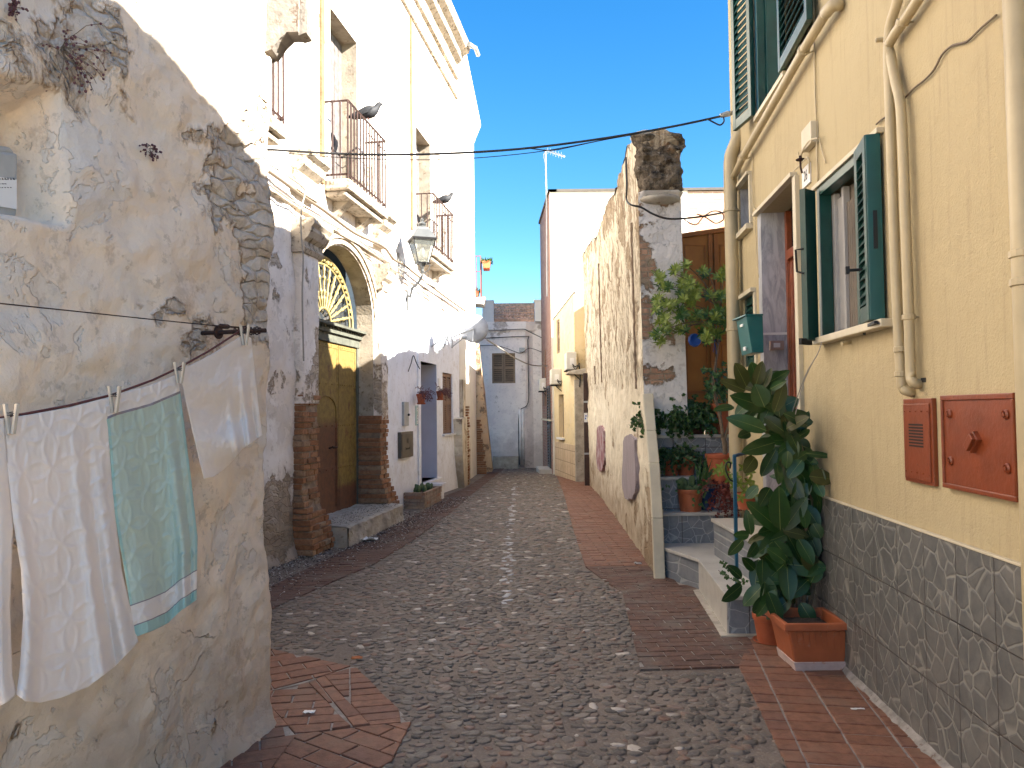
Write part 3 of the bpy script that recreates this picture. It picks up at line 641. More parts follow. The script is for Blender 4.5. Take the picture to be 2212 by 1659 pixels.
def towel(label, T, Bt, L, Rr, nu, nv, fold, quilt, matf, mats, seed, back=None, off0=.006):
    rd = random.Random(seed); mb = MB(); W_ = (FW.at(*T[0]) - FW.at(*T[-1])).length; Hh = (FW.at(*L[0]) - FW.at(*L[-1])).length
    def off(s_, t):
        o = fold(s_, t) + .006 * fbm(Vector((s_ * 4, t * 5, seed)), 3) * sst(0, .1, t) + .0012 * fbm(Vector((s_ * 22, t * 26, seed)), 3)
        if quilt:
            x, y = s_ * W_ / quilt, t * Hh / quilt; fx, fy = x - math.floor(x), y - math.floor(y)
            d = min(abs(math.hypot(fx - cx_, fy - cy_) - .72) for cx_ in (0, 1) for cy_ in (0, 1)); o += .0045 * math.exp(-(d / .06) ** 2) * (.6 + .6 * noise.noise((x * 3, y * 3, seed)))
        return o
    vs = []
    for i in range(nu + 1):
        for j in range(nv + 1):
            s_, t = i / nu, j / nv; u, v = coons(T, Bt, L, Rr, s_, t); o = off(s_, t) + off0; vs.append(FW.at(u, v, o * 1.0))
    for i in range(nu):
        for j in range(nv):
            q = i * (nv + 1) + j
            mb.f.append([q, q + nv + 1, q + nv + 2, q + 1]); mb.m.append(matf((i + .5) / nu, (j + .5) / nv))
    mb.v = [tuple(p) for p in vs]
    # back half hanging behind the rope
    b0 = len(mb.v); K = 10
    for i in range(nu + 1):
        u, v = coons(T, Bt, L, Rr, i / nu, 0)
        for k in range(K + 1):
            t = k / K * (back or .15)
            uu, vv = coons(T, Bt, L, Rr, i / nu, t); mb.v.append(tuple(FW.at(uu, vv, off0 - .012 * sst(0, .2, k / K) - .004 + off(i / nu, 0) * (1 - k / K))))
    for i in range(nu):
        for k in range(K):
            q = b0 + i * (K + 1) + k; mb.f.append([q, q + 1, q + K + 2, q + K + 1]); mb.m.append(matf((i + .5) / nu, .02))
    o = mb.build('towel', mats, smooth=True, loc=FW.at(*T[0]), solid=.003); tag(o, label, 'towel', 'towels hung on the slack rope'); return o
wv = lambda s_, t, k, ph: math.sin(s_ * k + ph)
towel('plain white towel cut off by the left edge of the photo', [(-240, 934), (8, 903)], [(-240, 1600), (0, 1525), (20, 1514), (36, 1500)], [(-240, 934), (-240, 1600)], [(8, 903), (16, 1000), (28, 1120), (21, 1320), (26, 1460), (36, 1500)], 60, 120, lambda s_, t: .02 * t * wv(s_, t, 30, 0) + .03 * t * sst(.8, 1, s_), .11, lambda s_, t: 0, [M['clothw']], 1)
towel('white quilted bath towel, the widest one, between two clothes pegs', [(10, 903), (60, 896), (150, 880), (232, 858)], [(36, 1500), (55, 1515), (85, 1518), (130, 1508), (190, 1484), (250, 1438), (298, 1387)], [(10, 903), (17, 1020), (28, 1120), (46, 1230), (51, 1330), (44, 1440), (36, 1500)], [(228, 860), (238, 1000), (247, 1106), (262, 1230), (298, 1387)], 110, 200,
    lambda s_, t: t * (.035 * math.exp(-((s_ - .88) / .07) ** 2) + .03 * math.exp(-((s_ - .66) / .06) ** 2) - .025 * math.exp(-((s_ - .77) / .06) ** 2) + .045 * math.exp(-((s_ - .06) / .08) ** 2)) + .02 * math.sin(math.pi * min(1, s_)) * t * .5, .105, lambda s_, t: 0, [M['clothw']], 2)
def mg(s_, t):
    if t < .075 - .0 * s_: return 0
    if t < .083: return 2
    q = t + .0 * s_
    if q > .985: return 3
    if q > .955: return 3
    if .948 < q <= .955: return 2
    if .87 < q <= .948: return 0
    if .863 < q <= .87: return 2
    return 3 if s_ > .97 or s_ < .03 else 1
towel('mint green quilted towel with white bands at both ends', [(226, 862), (250, 852), (320, 834), (384, 808)], [(292, 1376), (330, 1362), (362, 1346), (392, 1318), (424, 1296)], [(226, 862), (236, 960), (247, 1106), (270, 1240), (292, 1376)], [(384, 808), (398, 920), (413, 1040), (426, 1160), (424, 1296)], 90, 200,
    lambda s_, t: t * (.03 * math.exp(-((s_ - .80) / .06) ** 2) - .03 * math.exp(-((s_ - .90) / .05) ** 2) + .02 * math.sin(s_ * 9)) + .0 , .10, mg, [M['clothw'], M['clothg'], M['clothl'], M['clotht']], 3)
towel('short plain white towel hung highest, nearest the iron bar', [(386, 794), (410, 790), (460, 764), (528, 722)], [(441, 1034), (462, 1030), (488, 1012), (520, 975), (563, 946)], [(386, 794), (400, 860), (417, 935), (430, 990), (441, 1034)], [(528, 722), (542, 730), (550, 800), (556, 860), (566, 940)], 80, 110,
    lambda s_, t: .028 * t * math.sin(t * 11 - s_ * 5 + 1) * math.sin(math.pi * s_) + sst(.1, 1, t) * (.03 * math.exp(-((s_ - .80) / .05) ** 2) - .025 * math.exp(-((s_ - .9) / .05) ** 2) + .02 * math.exp(-((s_ - .58) / .07) ** 2)), 0, lambda s_, t: 0, [M['clothw']], 4)
for (u, v0, v1, lb) in ((22, 872, 938, 'wooden peg on the widest white towel at the far left'), (245, 834, 892, 'wooden peg where the white and the mint towels meet'), (386, 782, 812, 'wooden peg between the mint towel and the short white towel'), (527, 702, 746, 'wooden peg at the top corner of the short white towel beside the iron bar')):
    t = thing('clothes_peg', lb, 'clothes peg', FW.at(u, (v0 + v1) / 2, .02), 'wooden clothes pegs on the rope')
    a = FW.at(u, v0, .02); b = FW.at(u, v1, .02); 
    if v1 - v0 < 40: b = a + (b - a) * 1.55
    for sg in (-1, 1):
        mb = MB(); o = .009 * sg; tt = a + FW.n * (o * 1.9 + .004) + FW.t * .004 * sg; bb = b + FW.n * (o * .7 + .004); ax = (bb - tt) / 2; mb.obox((tt + bb) / 2, FW.t * .0055, FW.n * .0045, ax); mb.build('jaw', M['peg'], t, bevel=.0015)
    mb = MB(); c = a.lerp(b, .42) + FW.n * .004; mb.tube([c + FW.t * .008 * math.cos(x) + FW.n * .014 * math.sin(x) + Vector((0, 0, .001 * x)) for x in [i * .6 for i in range(22)]], .0012, 5); mb.build('spring', M['cable'], t)
# ============================================================ PALACE (left, middle)
PB = thing('old_palace', 'tall sunlit white stucco palace with rusty balconies and an arched doorway', 'building', FB.P(9, 0))
dl, _ = FB.px(690, 950, .12); dr = FB.px(807, 900)[0]; zs = FB.px(803, 700)[1]; za = FB.px(740, 532)[1]
cy_ = (dl + dr) / 2; ra = (dr - dl) / 2
arch = [(dl, .0), (dr, .0), (dr, zs)] + [(cy_ + ra * math.cos(a), zs + (za - zs) * math.sin(a)) for a in [math.pi * i / 20 for i in range(1, 20)]] + [(dl, zs)]
b1l, b1t = FB.px(713, 15); b1r = FB.px(771, 95)[0]; b2l, b2t = FB.px(898, 272); b2r = FB.px(929, 311)[0]
hz = FB.px(835, 457, .28)[1]                       # floor level of the balconies
wdl, wdt = FB.px(906, 779, .03); wdr = FB.px(943, 785, .03)[0]; wdb = FB.px(909, 1045, .03)[1]
swl, swt = FB.px(956, 804, .03); swr, _ = FB.px(977, 812, .03); swb = FB.px(966, 937, .03)[1]
Yb0, Yb1, Ye = 8.62, 11.72, 17.05; ztop = 9.75
mb = MB()
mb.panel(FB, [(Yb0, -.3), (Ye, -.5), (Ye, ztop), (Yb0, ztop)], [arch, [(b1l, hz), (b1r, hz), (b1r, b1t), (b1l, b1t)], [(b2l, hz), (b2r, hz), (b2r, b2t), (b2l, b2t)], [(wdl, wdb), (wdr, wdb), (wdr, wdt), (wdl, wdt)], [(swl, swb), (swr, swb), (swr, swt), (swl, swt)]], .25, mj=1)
def rim(F, Y, z): return F.P(Y, z, -.25)
mb.quad(FB.P(Ye, -.5, 0), FB.P(Ye, -.5, -4), FB.P(Ye, ztop, -4), FB.P(Ye, ztop, 0)); mb.quad(FB.P(5, ztop, 0), FB.P(Ye, ztop, 0), FB.P(Ye, ztop, -5), FB.P(5, ztop, -5))
BBl = blobs(FB, [(600, 1080, .35, .16), (600, 1140, .3, .14), (640, 1130, .2, .14), (590, 1180, .2, .1), (615, 1000, .1, .08), (640, 1000, .08, .1), (590, 760, .1, -.1), (600, 600, .3, -.06), (620, 900, .35, -.06)])
def fnB(a, b):
    Y = 4.6 + (Yb0 - 4.6) * a; z = -.2 + (ztop + .2) * b * b if False else -.2 + (ztop + .2) * b; q = FB.P(Y, z); w_ = wear_at(Y, z, BBl) if z < 2.5 else 0
    o = .03 * fbm(q * 1.5) + .010 * fbm(q * 6) + .07 * (1 - sst(-.1, .45, z)) ** 2 + (-.05 * min(w_, .2) * (1 + noise.noise(q * 12)) if w_ > 0 else 0)
    return q + FB.n * (o + .01), w_
mb.grid(130, 260, fnB, attrs='wear'); mb.build('wall', [M['B'], simple('shade_toned_reveal', (.36, .31, .24), .95, 0, .2, 5, .006, 30, dirt=(.2, .155, .1), dthr=.56)], PB, smooth=True)  # reveal colour set darker to stand for unlit jambs in the openings
def mould(F, name, par, Y0, Y1, z0, prof, mat, miter=0):    # profile [(off, dz)] swept along the wall
    mb = MB(); n = max(2, int((Y1 - Y0) / .35)); vs = []
    for i in range(n + 1):
        Y = lerp(Y0, Y1, i / n)
        for o, dz in prof: q = F.P(Y, z0 + dz, o); vs.append(q + F.n * .006 * noise.noise(q * 5) + Vector((0, 0, .006 * noise.noise(q * 4 + Vector((7, 0, 0))))))
    k = len(prof); mb.add(vs, [(i * k + j, (i + 1) * k + j, (i + 1) * k + j + 1, i * k + j + 1) for i in range(n) for j in range(k - 1)] + [tuple(range(k)), tuple(range(n * k + k - 1, n * k - 1, -1))])
    return mb.build(name, mat, par)
e0 = FB.px(928, 0, .35)[1]
mould(FB, 'cornice', PB, 4.6, Ye, ztop - .6, [(0, -.55), (.05, -.55), (.06, -.5), (0.0, -.45), (0, -.12), (.06, -.1), (.08, -.05), (.02, 0), (.02, .25), (.14, .32), (.18, .42), (.30, .48), (.34, .6), (.34, .66), (0, .70)], M['stonecap'])
# lower mouldings and strips around the doors of the balconies
for (u, v0, v1, nm) in ((693, 30, 395, 0), (888, 230, 495, 1)):
    ya = FB.px(u - 3, 200)[0]; mb = MB(); mb.fbox(FB, ya, ya + .10, FB.px(u, v1)[1], ztop - 1.2, -.01, .03); mb.build('facade_strip', M['ochre'], PB)
# ---- balconies
def balcony(Y0, Y1, par, nb, p=.30, zt=None):
    zt = zt or FB.px(748, 217, .28)[1]; t = hz
    sl = MB(); sl.fbox(FB, Y0 - .04, Y1 + .04, t - .14, t, 0, p + .03); sl.fbox(FB, Y0, Y1, t - .21, t - .142, 0, p - .03)
    slab = sl.build('balcony_slab', M['stonecap'], par, bevel=.025)
    for yy in (lerp(Y0, Y1, .22), lerp(Y0, Y1, .78)):
        cm = MB()
        cm.hexa([FB.P(yy - .09, t - .40, 0), FB.P(yy - .09, t - .32, .07), FB.P(yy + .09, t - .32, .07), FB.P(yy + .09, t - .40, 0), FB.P(yy - .09, t - .212, 0), FB.P(yy - .09, t - .212, p - .08), FB.P(yy + .09, t - .212, p - .08), FB.P(yy + .09, t - .212, 0)])
        cm.build('console', M['stonecap'], slab)
    rl = MB(); z0 = t + .06
    for z in (z0, zt): 
        rl.tube([FB.P(Y0, z, 0), FB.P(Y0, z, p), FB.P(Y1, z, p), FB.P(Y1, z, 0)], .017, 4)
    n = nb
    for i in range(n + 1): Y = lerp(Y0, Y1, i / n); rl.tube([FB.P(Y, t, p), FB.P(Y, zt, p)], .0125, 5)
    for k in (1, 2): o = p * k / 3.; [rl.tube([FB.P(Yy, z0, o), FB.P(Yy, zt, o)], .011, 5) for Yy in (Y0, Y1)]
    rl.tube([FB.P(lerp(Y0, Y1, .5), zt - .15, p), FB.P(Y1, zt - .15, p)], .008, 5)
    rl.build('balcony_railing', M['iron'], slab)
y10 = FB.px(748, 217, .28)[0]; y11 = FB.px(829, 305, .28)[0]; y20 = FB.px(933, 418, .3)[0]; y21 = FB.px(976, 465, .3)[0]
balcony(y10, y11, PB, 13); balcony(y20, y21, PB, 13, .32); y0e = FB.px(612, 255, .3)[0]; balcony(y0e - 1.45, y0e, PB, 13)
for (ya, yb, zt) in ((b1l, b1r, b1t), (b2l, b2r, b2t)):
    mb = MB(); mb.fbox(FB, ya, yb, hz, zt, -.30, -.245); fr = mb.build('balcony_door', M['darkroom'], PB)
    mb = MB()
    for k in range(7): y = lerp(ya, yb, (k + .5) / 7); mb.fbox(FB, y - (yb - ya) / 14 + .006, y + (yb - ya) / 14 - .006, hz + .02, zt - .02, -.244, -.225)
    mb.build('door_boards', M['wood'], fr)
# ---- arched entrance
ped = .25
DR = MB(); DR.fbox(FB, dl - .05, dr + .05, -.1, za + .1, -.50, -.44); DR.build('door_backing', M['darkroom'], PB)
dz0 = .22; fr_r = FB.px(769, 900, -.25)[0]; ztr = FB.px(700, 716, -.22)[1]
door = MB()
def leaf_panel(y0, y1): door.fbox(FB, y0 + .006, y1 - .006, dz0, ztr - .12, -.30, -.25)
leaf_panel(dl - .02, FBmid); leaf_panel(FBmid, fr_r)
dob = door.build('entrance_door', M['rustdoor'], PB, bevel=.004)
mb = MB(); rvt = MB()
for (y0, y1) in ((dl, FBmid), (FBmid, fr_r)):
    for z in (dz0 + .03, dz0 + .62, 1.42, 1.98, ztr - .16): 
        mb.fbox(FB, y0 + .01, y1 - .01, z - .03, z + .03, -.252, -.243)
        for k in range(8): rvt.ball(FB.P(lerp(y0 + .05, y1 - .04, k / 7), z, -.242), .010, 6, 4)
    for y in (y0 + .03, y1 - .03): mb.fbox(FB, y - .022, y + .022, dz0, ztr - .13, -.2515, -.244)
# wicket outline
wy0, wy1, wz = FBmid - .78, FBmid - .10, 1.62
mb.tube([FB.P(wy0, dz0 + .1, -.244), FB.P(wy0, wz, -.244)] + [FB.P((wy0 + wy1) / 2 - (wy1 - wy0) / 2 * math.cos(a), wz + .20 * math.sin(a), -.244) for a in [math.pi * i / 10 for i in range(1, 10)]] + [FB.P(wy1, wz, -.244), FB.P(wy1, dz0 + .1, -.244)], .012, 5)
mb.build('door_straps', M['rustdoor'], dob); rvt.build('door_rivets', M['rustdoor'], dob, smooth=True)
mb = MB(); mb.tube([FB.P(FBmid - .35, 1.12, -.245), FB.P(FBmid - .35, 1.14, -.19), FB.P(FBmid - .20, 1.13, -.19), FB.P(FBmid - .20, 1.12, -.245)], .012, 6); mb.build('door_handle', M['iron'], dob)
mb = MB(); mb.fbox(FB, fr_r, fr_r + .10, 0.2, ztr - .1, -.31, -.225); mb.fbox(FB, dl - .02, fr_r + .1, ztr - .12, ztr, -.32, -.21)
mb.build('door_frame', M['greenwood'], PB, bevel=.006)
mb = MB(); mb.fbox(FB, dl, fr_r + .14, ztr, ztr + .05, -.3, -.17); mb.fbox(FB, dl, fr_r + .17, ztr + .085, ztr + .12, -.3, -.10); mb.fbox(FB, dl, fr_r + .15, ztr + .05, ztr + .085, -.3, -.20)
for k in range(26): y = lerp(dl + .02, fr_r + .10, k / 25); mb.fbox(FB, y, y + .03, ztr + .051, ztr + .084, -.2, -.155)
mb.build('dentil_transom', M['greenwood'], PB)
# fanlight: half wheel of turned spokes
zf = ztr + .13; fc = (dl + dr - .10) / 2; frd = (dr - .10 - dl) / 2; fh = za - zf - .10
FLr = MB(); FLr.add([FB.P(fc + frd * math.cos(a), zf + fh * math.sin(a), -.33) for a in [math.pi * i / 24 for i in range(25)]], [tuple(range(25))]); fg = FLr.build('fanlight_glass', M['glass'], PB)
mb = MB(); E2 = lambda a, q: FB.P(fc + frd * q * math.cos(a), zf + fh * q * math.sin(a), -.27)
for q, rr_ in ((.97, .022), (.86, .014), (.22, .016)): mb.tube([E2(math.pi * i / 28, q) for i in range(29)], rr_, 6)
for k in range(1, 14):
    a = math.pi * k / 14; pr = [.22, .3, .36, .40, .46, .5, .62, .66, .70, .78, .86]; rd_ = [.008, .012, .020, .012, .024, .012, .014, .026, .012, .018, .010]
    mb.tube([E2(a, q) for q in pr], [x * 1.15 for x in rd_], 6)
    mb.ball(E2(a + math.pi / 28, .91), .034, 6, 4); mb.ball(E2(a, .92), .022, 6, 4)
mb.tube([E2(0, .97), E2(math.pi, .97)], .02, 6); mb.build('fanlight_grille', M['fan'], fg)
mb = MB()
gm = NT('fine_mesh', .6); 
# pilasters with capitals, brick exposed below
pl0 = FB.px(655, 900, .12)[0]; prR = FB.px(838, 900, .12)[0]; PW = .12
zc = FB.px(690, 545, .15)[1]
def pilaster(y0, y1, zlow, seed):
    mb = MB()
    def f(a, b):
        z = zlow + (zc - zlow) * b; s_ = a * (2 * PW + (y1 - y0))
        if s_ < PW: y, o = y0, s_
        elif s_ < PW + y1 - y0: y, o = y0 + s_ - PW, PW
        else: y, o = y1, PW - (s_ - PW - (y1 - y0))
        q = FB.P(y, z, o); return q + FB.n * (.012 * fbm(q * 5) * (1 if o > .02 else 0)) + FB.t * .008 * fbm(q * 6 + Vector((9, 9, 9))), .05 * (1 - sst(zlow, zlow + 1.0, z)) * 2
    mb.grid(26, 90, f, attrs='wear'); o = mb.build('pilaster', M['B'], PB, smooth=True)
    mould(FB, 'capital', o, y0 - .05, y1 + .05, zc, [(0, -.08), (.14, -.08), (.17, -.03), (.15, 0), (.15, .05), (.2, .09), (.24, .16), (.24, .2), (.28, .24), (.28, .30), (0, .32)], M['stonecap'])
pilaster(pl0, dl - .0, FB.px(670, 868, .12)[1] - .02, 1); pilaster(dr + .02, prR, FB.px(820, 905, .12)[1] - .02, 2)
for (y0, y1) in ((pl0 - .1, dl + .03), (dr - .02, prR + .08)):
    mould(FB, 'entablature_block', PB, y0, y1, hz - .42, [(0, 0), (.10, 0), (.12, .08), (.10, .10), (.10, .22), (.18, .28), (.20, .36), (.26, .40), (.26, .46), (0, .48)], M['stonecap'])
mould(FB, 'string_course', PB, 7.0, prR + .4, hz - .60, [(0, 0), (.05, .01), (.06, .05), (.03, .07), (0, .08)], M['stonecap'])
# archivolt
mb = MB()
for (q0, q1, o) in ((1.02, 1.10, .03), (1.10, 1.16, .055)):
    for i in range(24):
        a0_, a1_ = math.pi * i / 24, math.pi * (i + 1) / 24
        P_ = lambda a, q, oo: FB.P(cy_ + ra * q * math.cos(a), zs + (za - zs) * q * math.sin(a), oo)
        mb.hexa([P_(a0_, q0, 0), P_(a0_, q1, 0), P_(a1_, q1, 0), P_(a1_, q0, 0), P_(a0_, q0, o), P_(a0_, q1, o), P_(a1_, q1, o), P_(a1_, q0, o)])
mb.build('archivolt', M['stonecap'], PB)
# brick piers: real courses, eroded and flaring at the foot
def pier(y0, y1, ztop_, o1, seed, flare, flY, jamb):
    rd = random.Random(seed); mb = MB(); z = -.05; core = MB()
    while z < ztop_:
        h = rd.uniform(.050, .060); fl = flare * (1 - sst(.1, .75, z)) ** 1.2; off = o1 + fl + rd.uniform(-.012, .012); ya, yb = y0 - fl * flY[0], y1 + fl * flY[1]; y = ya - (rd.random() * .12)
        while y < yb - .02:
            L = rd.uniform(.13, .27); a, b = max(y, ya), min(y + L, yb); y += L + .012
            if b - a < .03: continue
            oo = off + rd.uniform(-.016, .012); dz = rd.uniform(-.005, .005)
            if rd.random() < .06 and z > .3: continue
            c0 = FB.P((a + b) / 2, z + h / 2 + dz, (oo - .28) / 2); mb.obox(c0, FB.t * ((b - a) / 2 + rd.uniform(-.003, .003)) + FB.n * rd.uniform(-.006, .006), FB.n * ((oo + .28) / 2), Vector((0, 0, h / 2)) + FB.t * rd.uniform(-.003, .003))
        z += h + .012
    k = 20
    for i in range(k):
        z0_, z1_ = lerp(-.1, ztop_, i / k), lerp(-.1, ztop_, (i + 1) / k); f0 = flare * (1 - sst(.1, .75, z0_)) ** 1.2; f1 = flare * (1 - sst(.1, .75, z1_)) ** 1.2
        P_ = [FB.P(y0 - f0 * flY[0] + .015, z0_, -.27), FB.P(y0 - f0 * flY[0] + .015, z0_, o1 + f0 - .022), FB.P(y1 + f0 * flY[1] - .015, z0_, o1 + f0 - .022), FB.P(y1 + f0 * flY[1] - .015, z0_, -.27),
              FB.P(y0 - f1 * flY[0] + .015, z1_, -.27), FB.P(y0 - f1 * flY[0] + .015, z1_, o1 + f1 - .022), FB.P(y1 + f1 * flY[1] - .015, z1_, o1 + f1 - .022), FB.P(y1 + f1 * flY[1] - .015, z1_, -.27)]
        core.hexa(P_)
    o = mb.build('brick_pier', M['brick_s'], PB, bevel=.006); core.build('pier_mortar', M['mortar_s'], o)
pier(pl0, dl, FB.px(670, 862, .12)[1], PW + .0, 3, .13, (.2, .8), 1); pier(dr - .03, prR, FB.px(820, 898, .12)[1], PW + .0, 8, .15, (.15, .9), 1)
# threshold step
sy0, sy1 = dl + .12, dr + .05; so_ = .42
mb = MB()
def fs(a, b):
    y = lerp(sy0, sy1, a); t = b
    if t < .5: o = lerp(-.3, so_, t / .5); z = .24 + .012 * (1 if t < .49 else 0)
    else: o = so_ + .03 * (t - .5); z = lerp(.235, -.05, (t - .5) / .5)
    q = FB.P(y, z, o); return q + Vector((0, 0, .014 * fbm(q * 7))) + FB.n * .025 * fbm(q * 5 + Vector((3, 3, 3))) * (1 if b > .4 else 0)
mb.grid(40, 30, fs); a_, b_ = FB, 0
for y in (sy0, sy1): mb.quad(FB.P(y, -.05, -.3), FB.P(y, -.05, so_), FB.P(y, .24, so_ - .01), FB.P(y, .24, -.3))
mb.build('threshold', M['concrete'], PB, smooth=False)
# ---- whitewashed ground floor
WH = thing('whitewashed_house', 'small whitewashed ground floor dwelling with a blue white doorway', 'house', FB.P(13.5, 0)); 
wz1 = 3.62; sh = [(wdl, wdb), (wdr, wdb), (wdr, wdt), (wdl, wdt)]; sw = [(swl, swb), (swr, swb), (swr, swt), (swl, swt)]
mb = MB(); mb.panel(FB, [(prR + .1, -.2), (16.95, -.4), (17.0, wz1), (prR + .1, wz1)], [sh, sw], .30, .03); mb.fbox(FB, prR + .1, 17.0, wz1 - .02, wz1, -.005, .029)
mb.quad(FB.P(17, -.4, .03), FB.P(17, -.4, -.1), FB.P(17, wz1, -.1), FB.P(17, wz1, .03)); mb.quad(FB.P(prR + .1, -.4, .03), FB.P(prR + .1, -.4, -.1), FB.P(prR + .1, wz1, -.1), FB.P(prR + .1, wz1, .03))
for (ya, yb, z0_, z1_) in ((wdl, wdr, wdb, wdt),): mb.fbox(FB, ya - .01, yb + .01, z0_ - .1, z0_, -.6, -.02)
mb.build('wall', M['W'], WH)
jm = simple('pale_blue_paint', (.48, .52, .64), .7, 0, .04, 4); mb = MB(); mb.fbox(FB, wdr - .008, wdr, wdb, wdt, -.70, .025); mb.build('door_reveal', jm, WH)
mb = MB(); mb.fbox(FB, wdl, wdr, wdb, wdt, -.74, -.70); mb.build('door', M['woodred'], WH); mb = MB(); mb.fbox(FB, wdl - .1, wdl, wdb, wdt, -.72, -.27); mb.fbox(FB, wdl, wdr, wdt, wdt + .1, -.72, -.27); mb.build('door_passage', M['W'], WH)
mb = MB(); mb.fbox(FB, wdl - .02, wdr + .12, wdb - .05, wdb - .001, -.1, .10); mb.build('door_sill', M['white'], WH, bevel=.006)
mb = MB(); mb.fbox(FB, wdl - .16, wdl, .05, wdt + .9, .031, .055); mb.build('wall_band', M['W'], WH)
def louvre(name, F, y0, y1, z0, z1, o, mat, par, leaves=2, n=22, dp=.035):
    fr = MB(); sl = MB(); wv_ = (y1 - y0) / leaves
    for k in range(leaves):
        a, b = y0 + wv_ * k + .004, y0 + wv_ * (k + 1) - .004; f_ = .055 if leaves > 1 else .05
        f_ = min(f_, (b - a) * .2)
        fr.fbox(F, a, a + f_, z0, z1, o, o + dp); fr.fbox(F, b - f_, b, z0, z1, o, o + dp)
        for zz in (z0, (z0 + z1) / 2 - .03, z1 - .07): fr.fbox(F, a + f_, b - f_, zz, zz + .07, o + .001, o + dp - .002)
        for i in range(n):
            z = lerp(z0 + .08, z1 - .09, (i + .5) / n)
            sl.hexa([F.P(a + f_, z - .022, o + dp - .006), F.P(b - f_, z - .022, o + dp - .006), F.P(b - f_, z - .018, o + dp - .002), F.P(a + f_, z - .018, o + dp - .002), F.P(a + f_, z + .018, o + .002), F.P(b - f_, z + .018, o + .002), F.P(b - f_, z + .022, o + .006), F.P(a + f_, z + .022, o + .006)])
    f1 = fr.build(name, mat, par, bevel=.003); sl.build('louvre_slats', mat, f1); return f1
louvre('window_shutter', FB, swl + .01, swr - .01, swb + .01, swt - .01, -.03, M['brownshut'], WH, 2, 24)
mb = MB(); mb.fbox(FB, swl, swr, swb, swt, -.2, -.12); mb.build('window_pane', M['darkroom'], WH)
mb = MB(); mb.fbox(FB, swl - .06, swr + .1, swb - .04, swb - .001, -.02, .08); mb.build('window_sill', M['white'], WH, bevel=.004)
def px_box(F, name, u0, v0, u1, v1, o0, o1, mat, par, bev=.004):
    a, zt = F.px(u0, v0, o1); b, zb = F.px(u1, v1, o1); _, zt2 = F.px(u0, v0, o1); _, zb = F.px(u0, v1, o1)
    mb = MB(); mb.fbox(F, a, b, zb, zt, o0, o1); return mb.build(name, mat, par, bevel=bev), a, b, zb, zt
o, *_ = px_box(FB, 'meter_hatch', 873, 868, 883.5, 920, .03, .07, M['grey'], WH)
mb = MB(); q = FB.at(883, 896, .085); mb.ball(q, .022, 8, 6); mb.build('lock_knob', M['black'], o)
o, ya, yb, zb, zt = px_box(FB, 'gas_hatch', 866, 934, 893, 991, .03, .085, M['bronze'], WH)
mb = MB(); mb.fbox(FB, ya + .03, yb - .03, zb + .03, zt - .03, .086, .094); o2 = mb.build('hatch_door', M['bronze'], o, bevel=.006)
mb = MB(); ym = (ya + yb) / 2
for dy in (-.05, .01): mb.fbox(FB, ym + dy, ym + dy + .018, zt - .19, zt - .11, .0942, .097)
mb.fbox(FB, ym - .05, ym + .03, zt - .155, zt - .145, .0942, .0972)
for k in range(9): mb.fbox(FB, ym - .12 + k * .027, ym - .102 + k * .027, zt - .29 - (.012 if k == 0 else 0), zt - .265 + (.012 if k in (0, 7, 8) else 0), .0942, .0968)
mb.build('embossed_mark', M['black'], o2)
px_box(FB, 'number_tile', 947, 817, 951.5, 840, .03, .045, M['white'], WH, .002)
# ceramic tile picture beside the door (thing that hangs on the wall)
TP = MB(); ya, zt = FB.px(899, 876, .05); yb, _ = FB.px(907.5, 876, .05); zb = FB.px(899, 919, .05)[1]; TP.fbox(FB, ya, yb, zb, zt, .0, .045)
tpc = simple('pale_blue_glaze', (.42, .60, .62), .2); tp = tag(TP.build('ceramic_panel', tpc, loc=FB.P(ya, zb), bevel=.003), 'narrow pale blue ceramic tile panel with painted flowers beside the white doorway', 'ceramic panel')
mb = MB(); rd = random.Random(2)
for k, (fy, fz, r_) in enumerate(((.35, .8, .035), (.6, .6, .045), (.4, .42, .04), (.6, .22, .045), (.3, .15, .03))):
    c_ = FB.P(lerp(ya, yb, fy), lerp(zb, zt, fz), .047)
    for j in range(6): a = j * math.pi / 3; mb.obox(c_ + (FB.t * math.cos(a) + Vector((0, 0, math.sin(a)))) * r_ * .7, FB.t * r_ * .3, FB.n * .001, Vector((0, 0, r_ * .3)), 0)
    mb.obox(c_, FB.t * r_ * .25, FB.n * .0016, Vector((0, 0, r_ * .25)), 1)
mb.build('painted_flowers', [M['white'], simple('navy_glaze', (.03, .08, .25), .2)], tp)
# planter of bricks and marble bench-step
def gzl(F, Y): return gz(Y)
by0, by1 = gp(922, 1099)[1], gp(944, 1081.6)[1]; bo = .40
BP = thing('brick_planter', 'low rough brick planter holding a cactus at the foot of the white wall', 'planter', FB.P(by0, gz(by0), .2))
mb = MB(); rd = random.Random(9); z = gz(by0); 
for c_ in range(5):
    h = .055
    for (a, b, oa, ob) in ((by0, by1, bo - .06, bo), (by0, by0 + .07, .04, bo - .06), (by1 - .07, by1, .04, bo - .06)):
        if b - a > .2:
            y = a - rd.random() * .1
            while y < b - .02:
                L = .2; a2, b2 = max(a, y), min(b, y + L); y += L + .01
                if b2 > a2 + .02: mb.fbox(FB, a2, b2, z, z + h - .008, oa, ob + rd.uniform(-.006, .006))
        else: mb.fbox(FB, a + rd.uniform(-.004, .004), b, z, z + h - .008, oa, ob)
    z += h
mb.build('brick_wall', brickmat('planter_brick', [(.30, .21, .15), (.36, .26, .19), (.33, .16, .09)], bump=.004, dust=(.32, .27, .22), dm=.8), BP, bevel=.004)
mb = MB(); mb.fbox(FB, by0 + .08, by1 - .08, gz(by0), z - .05, .05, bo - .07); mb.build('soil', M['soil'], BP)
mb = MB(); rd = random.Random(3)
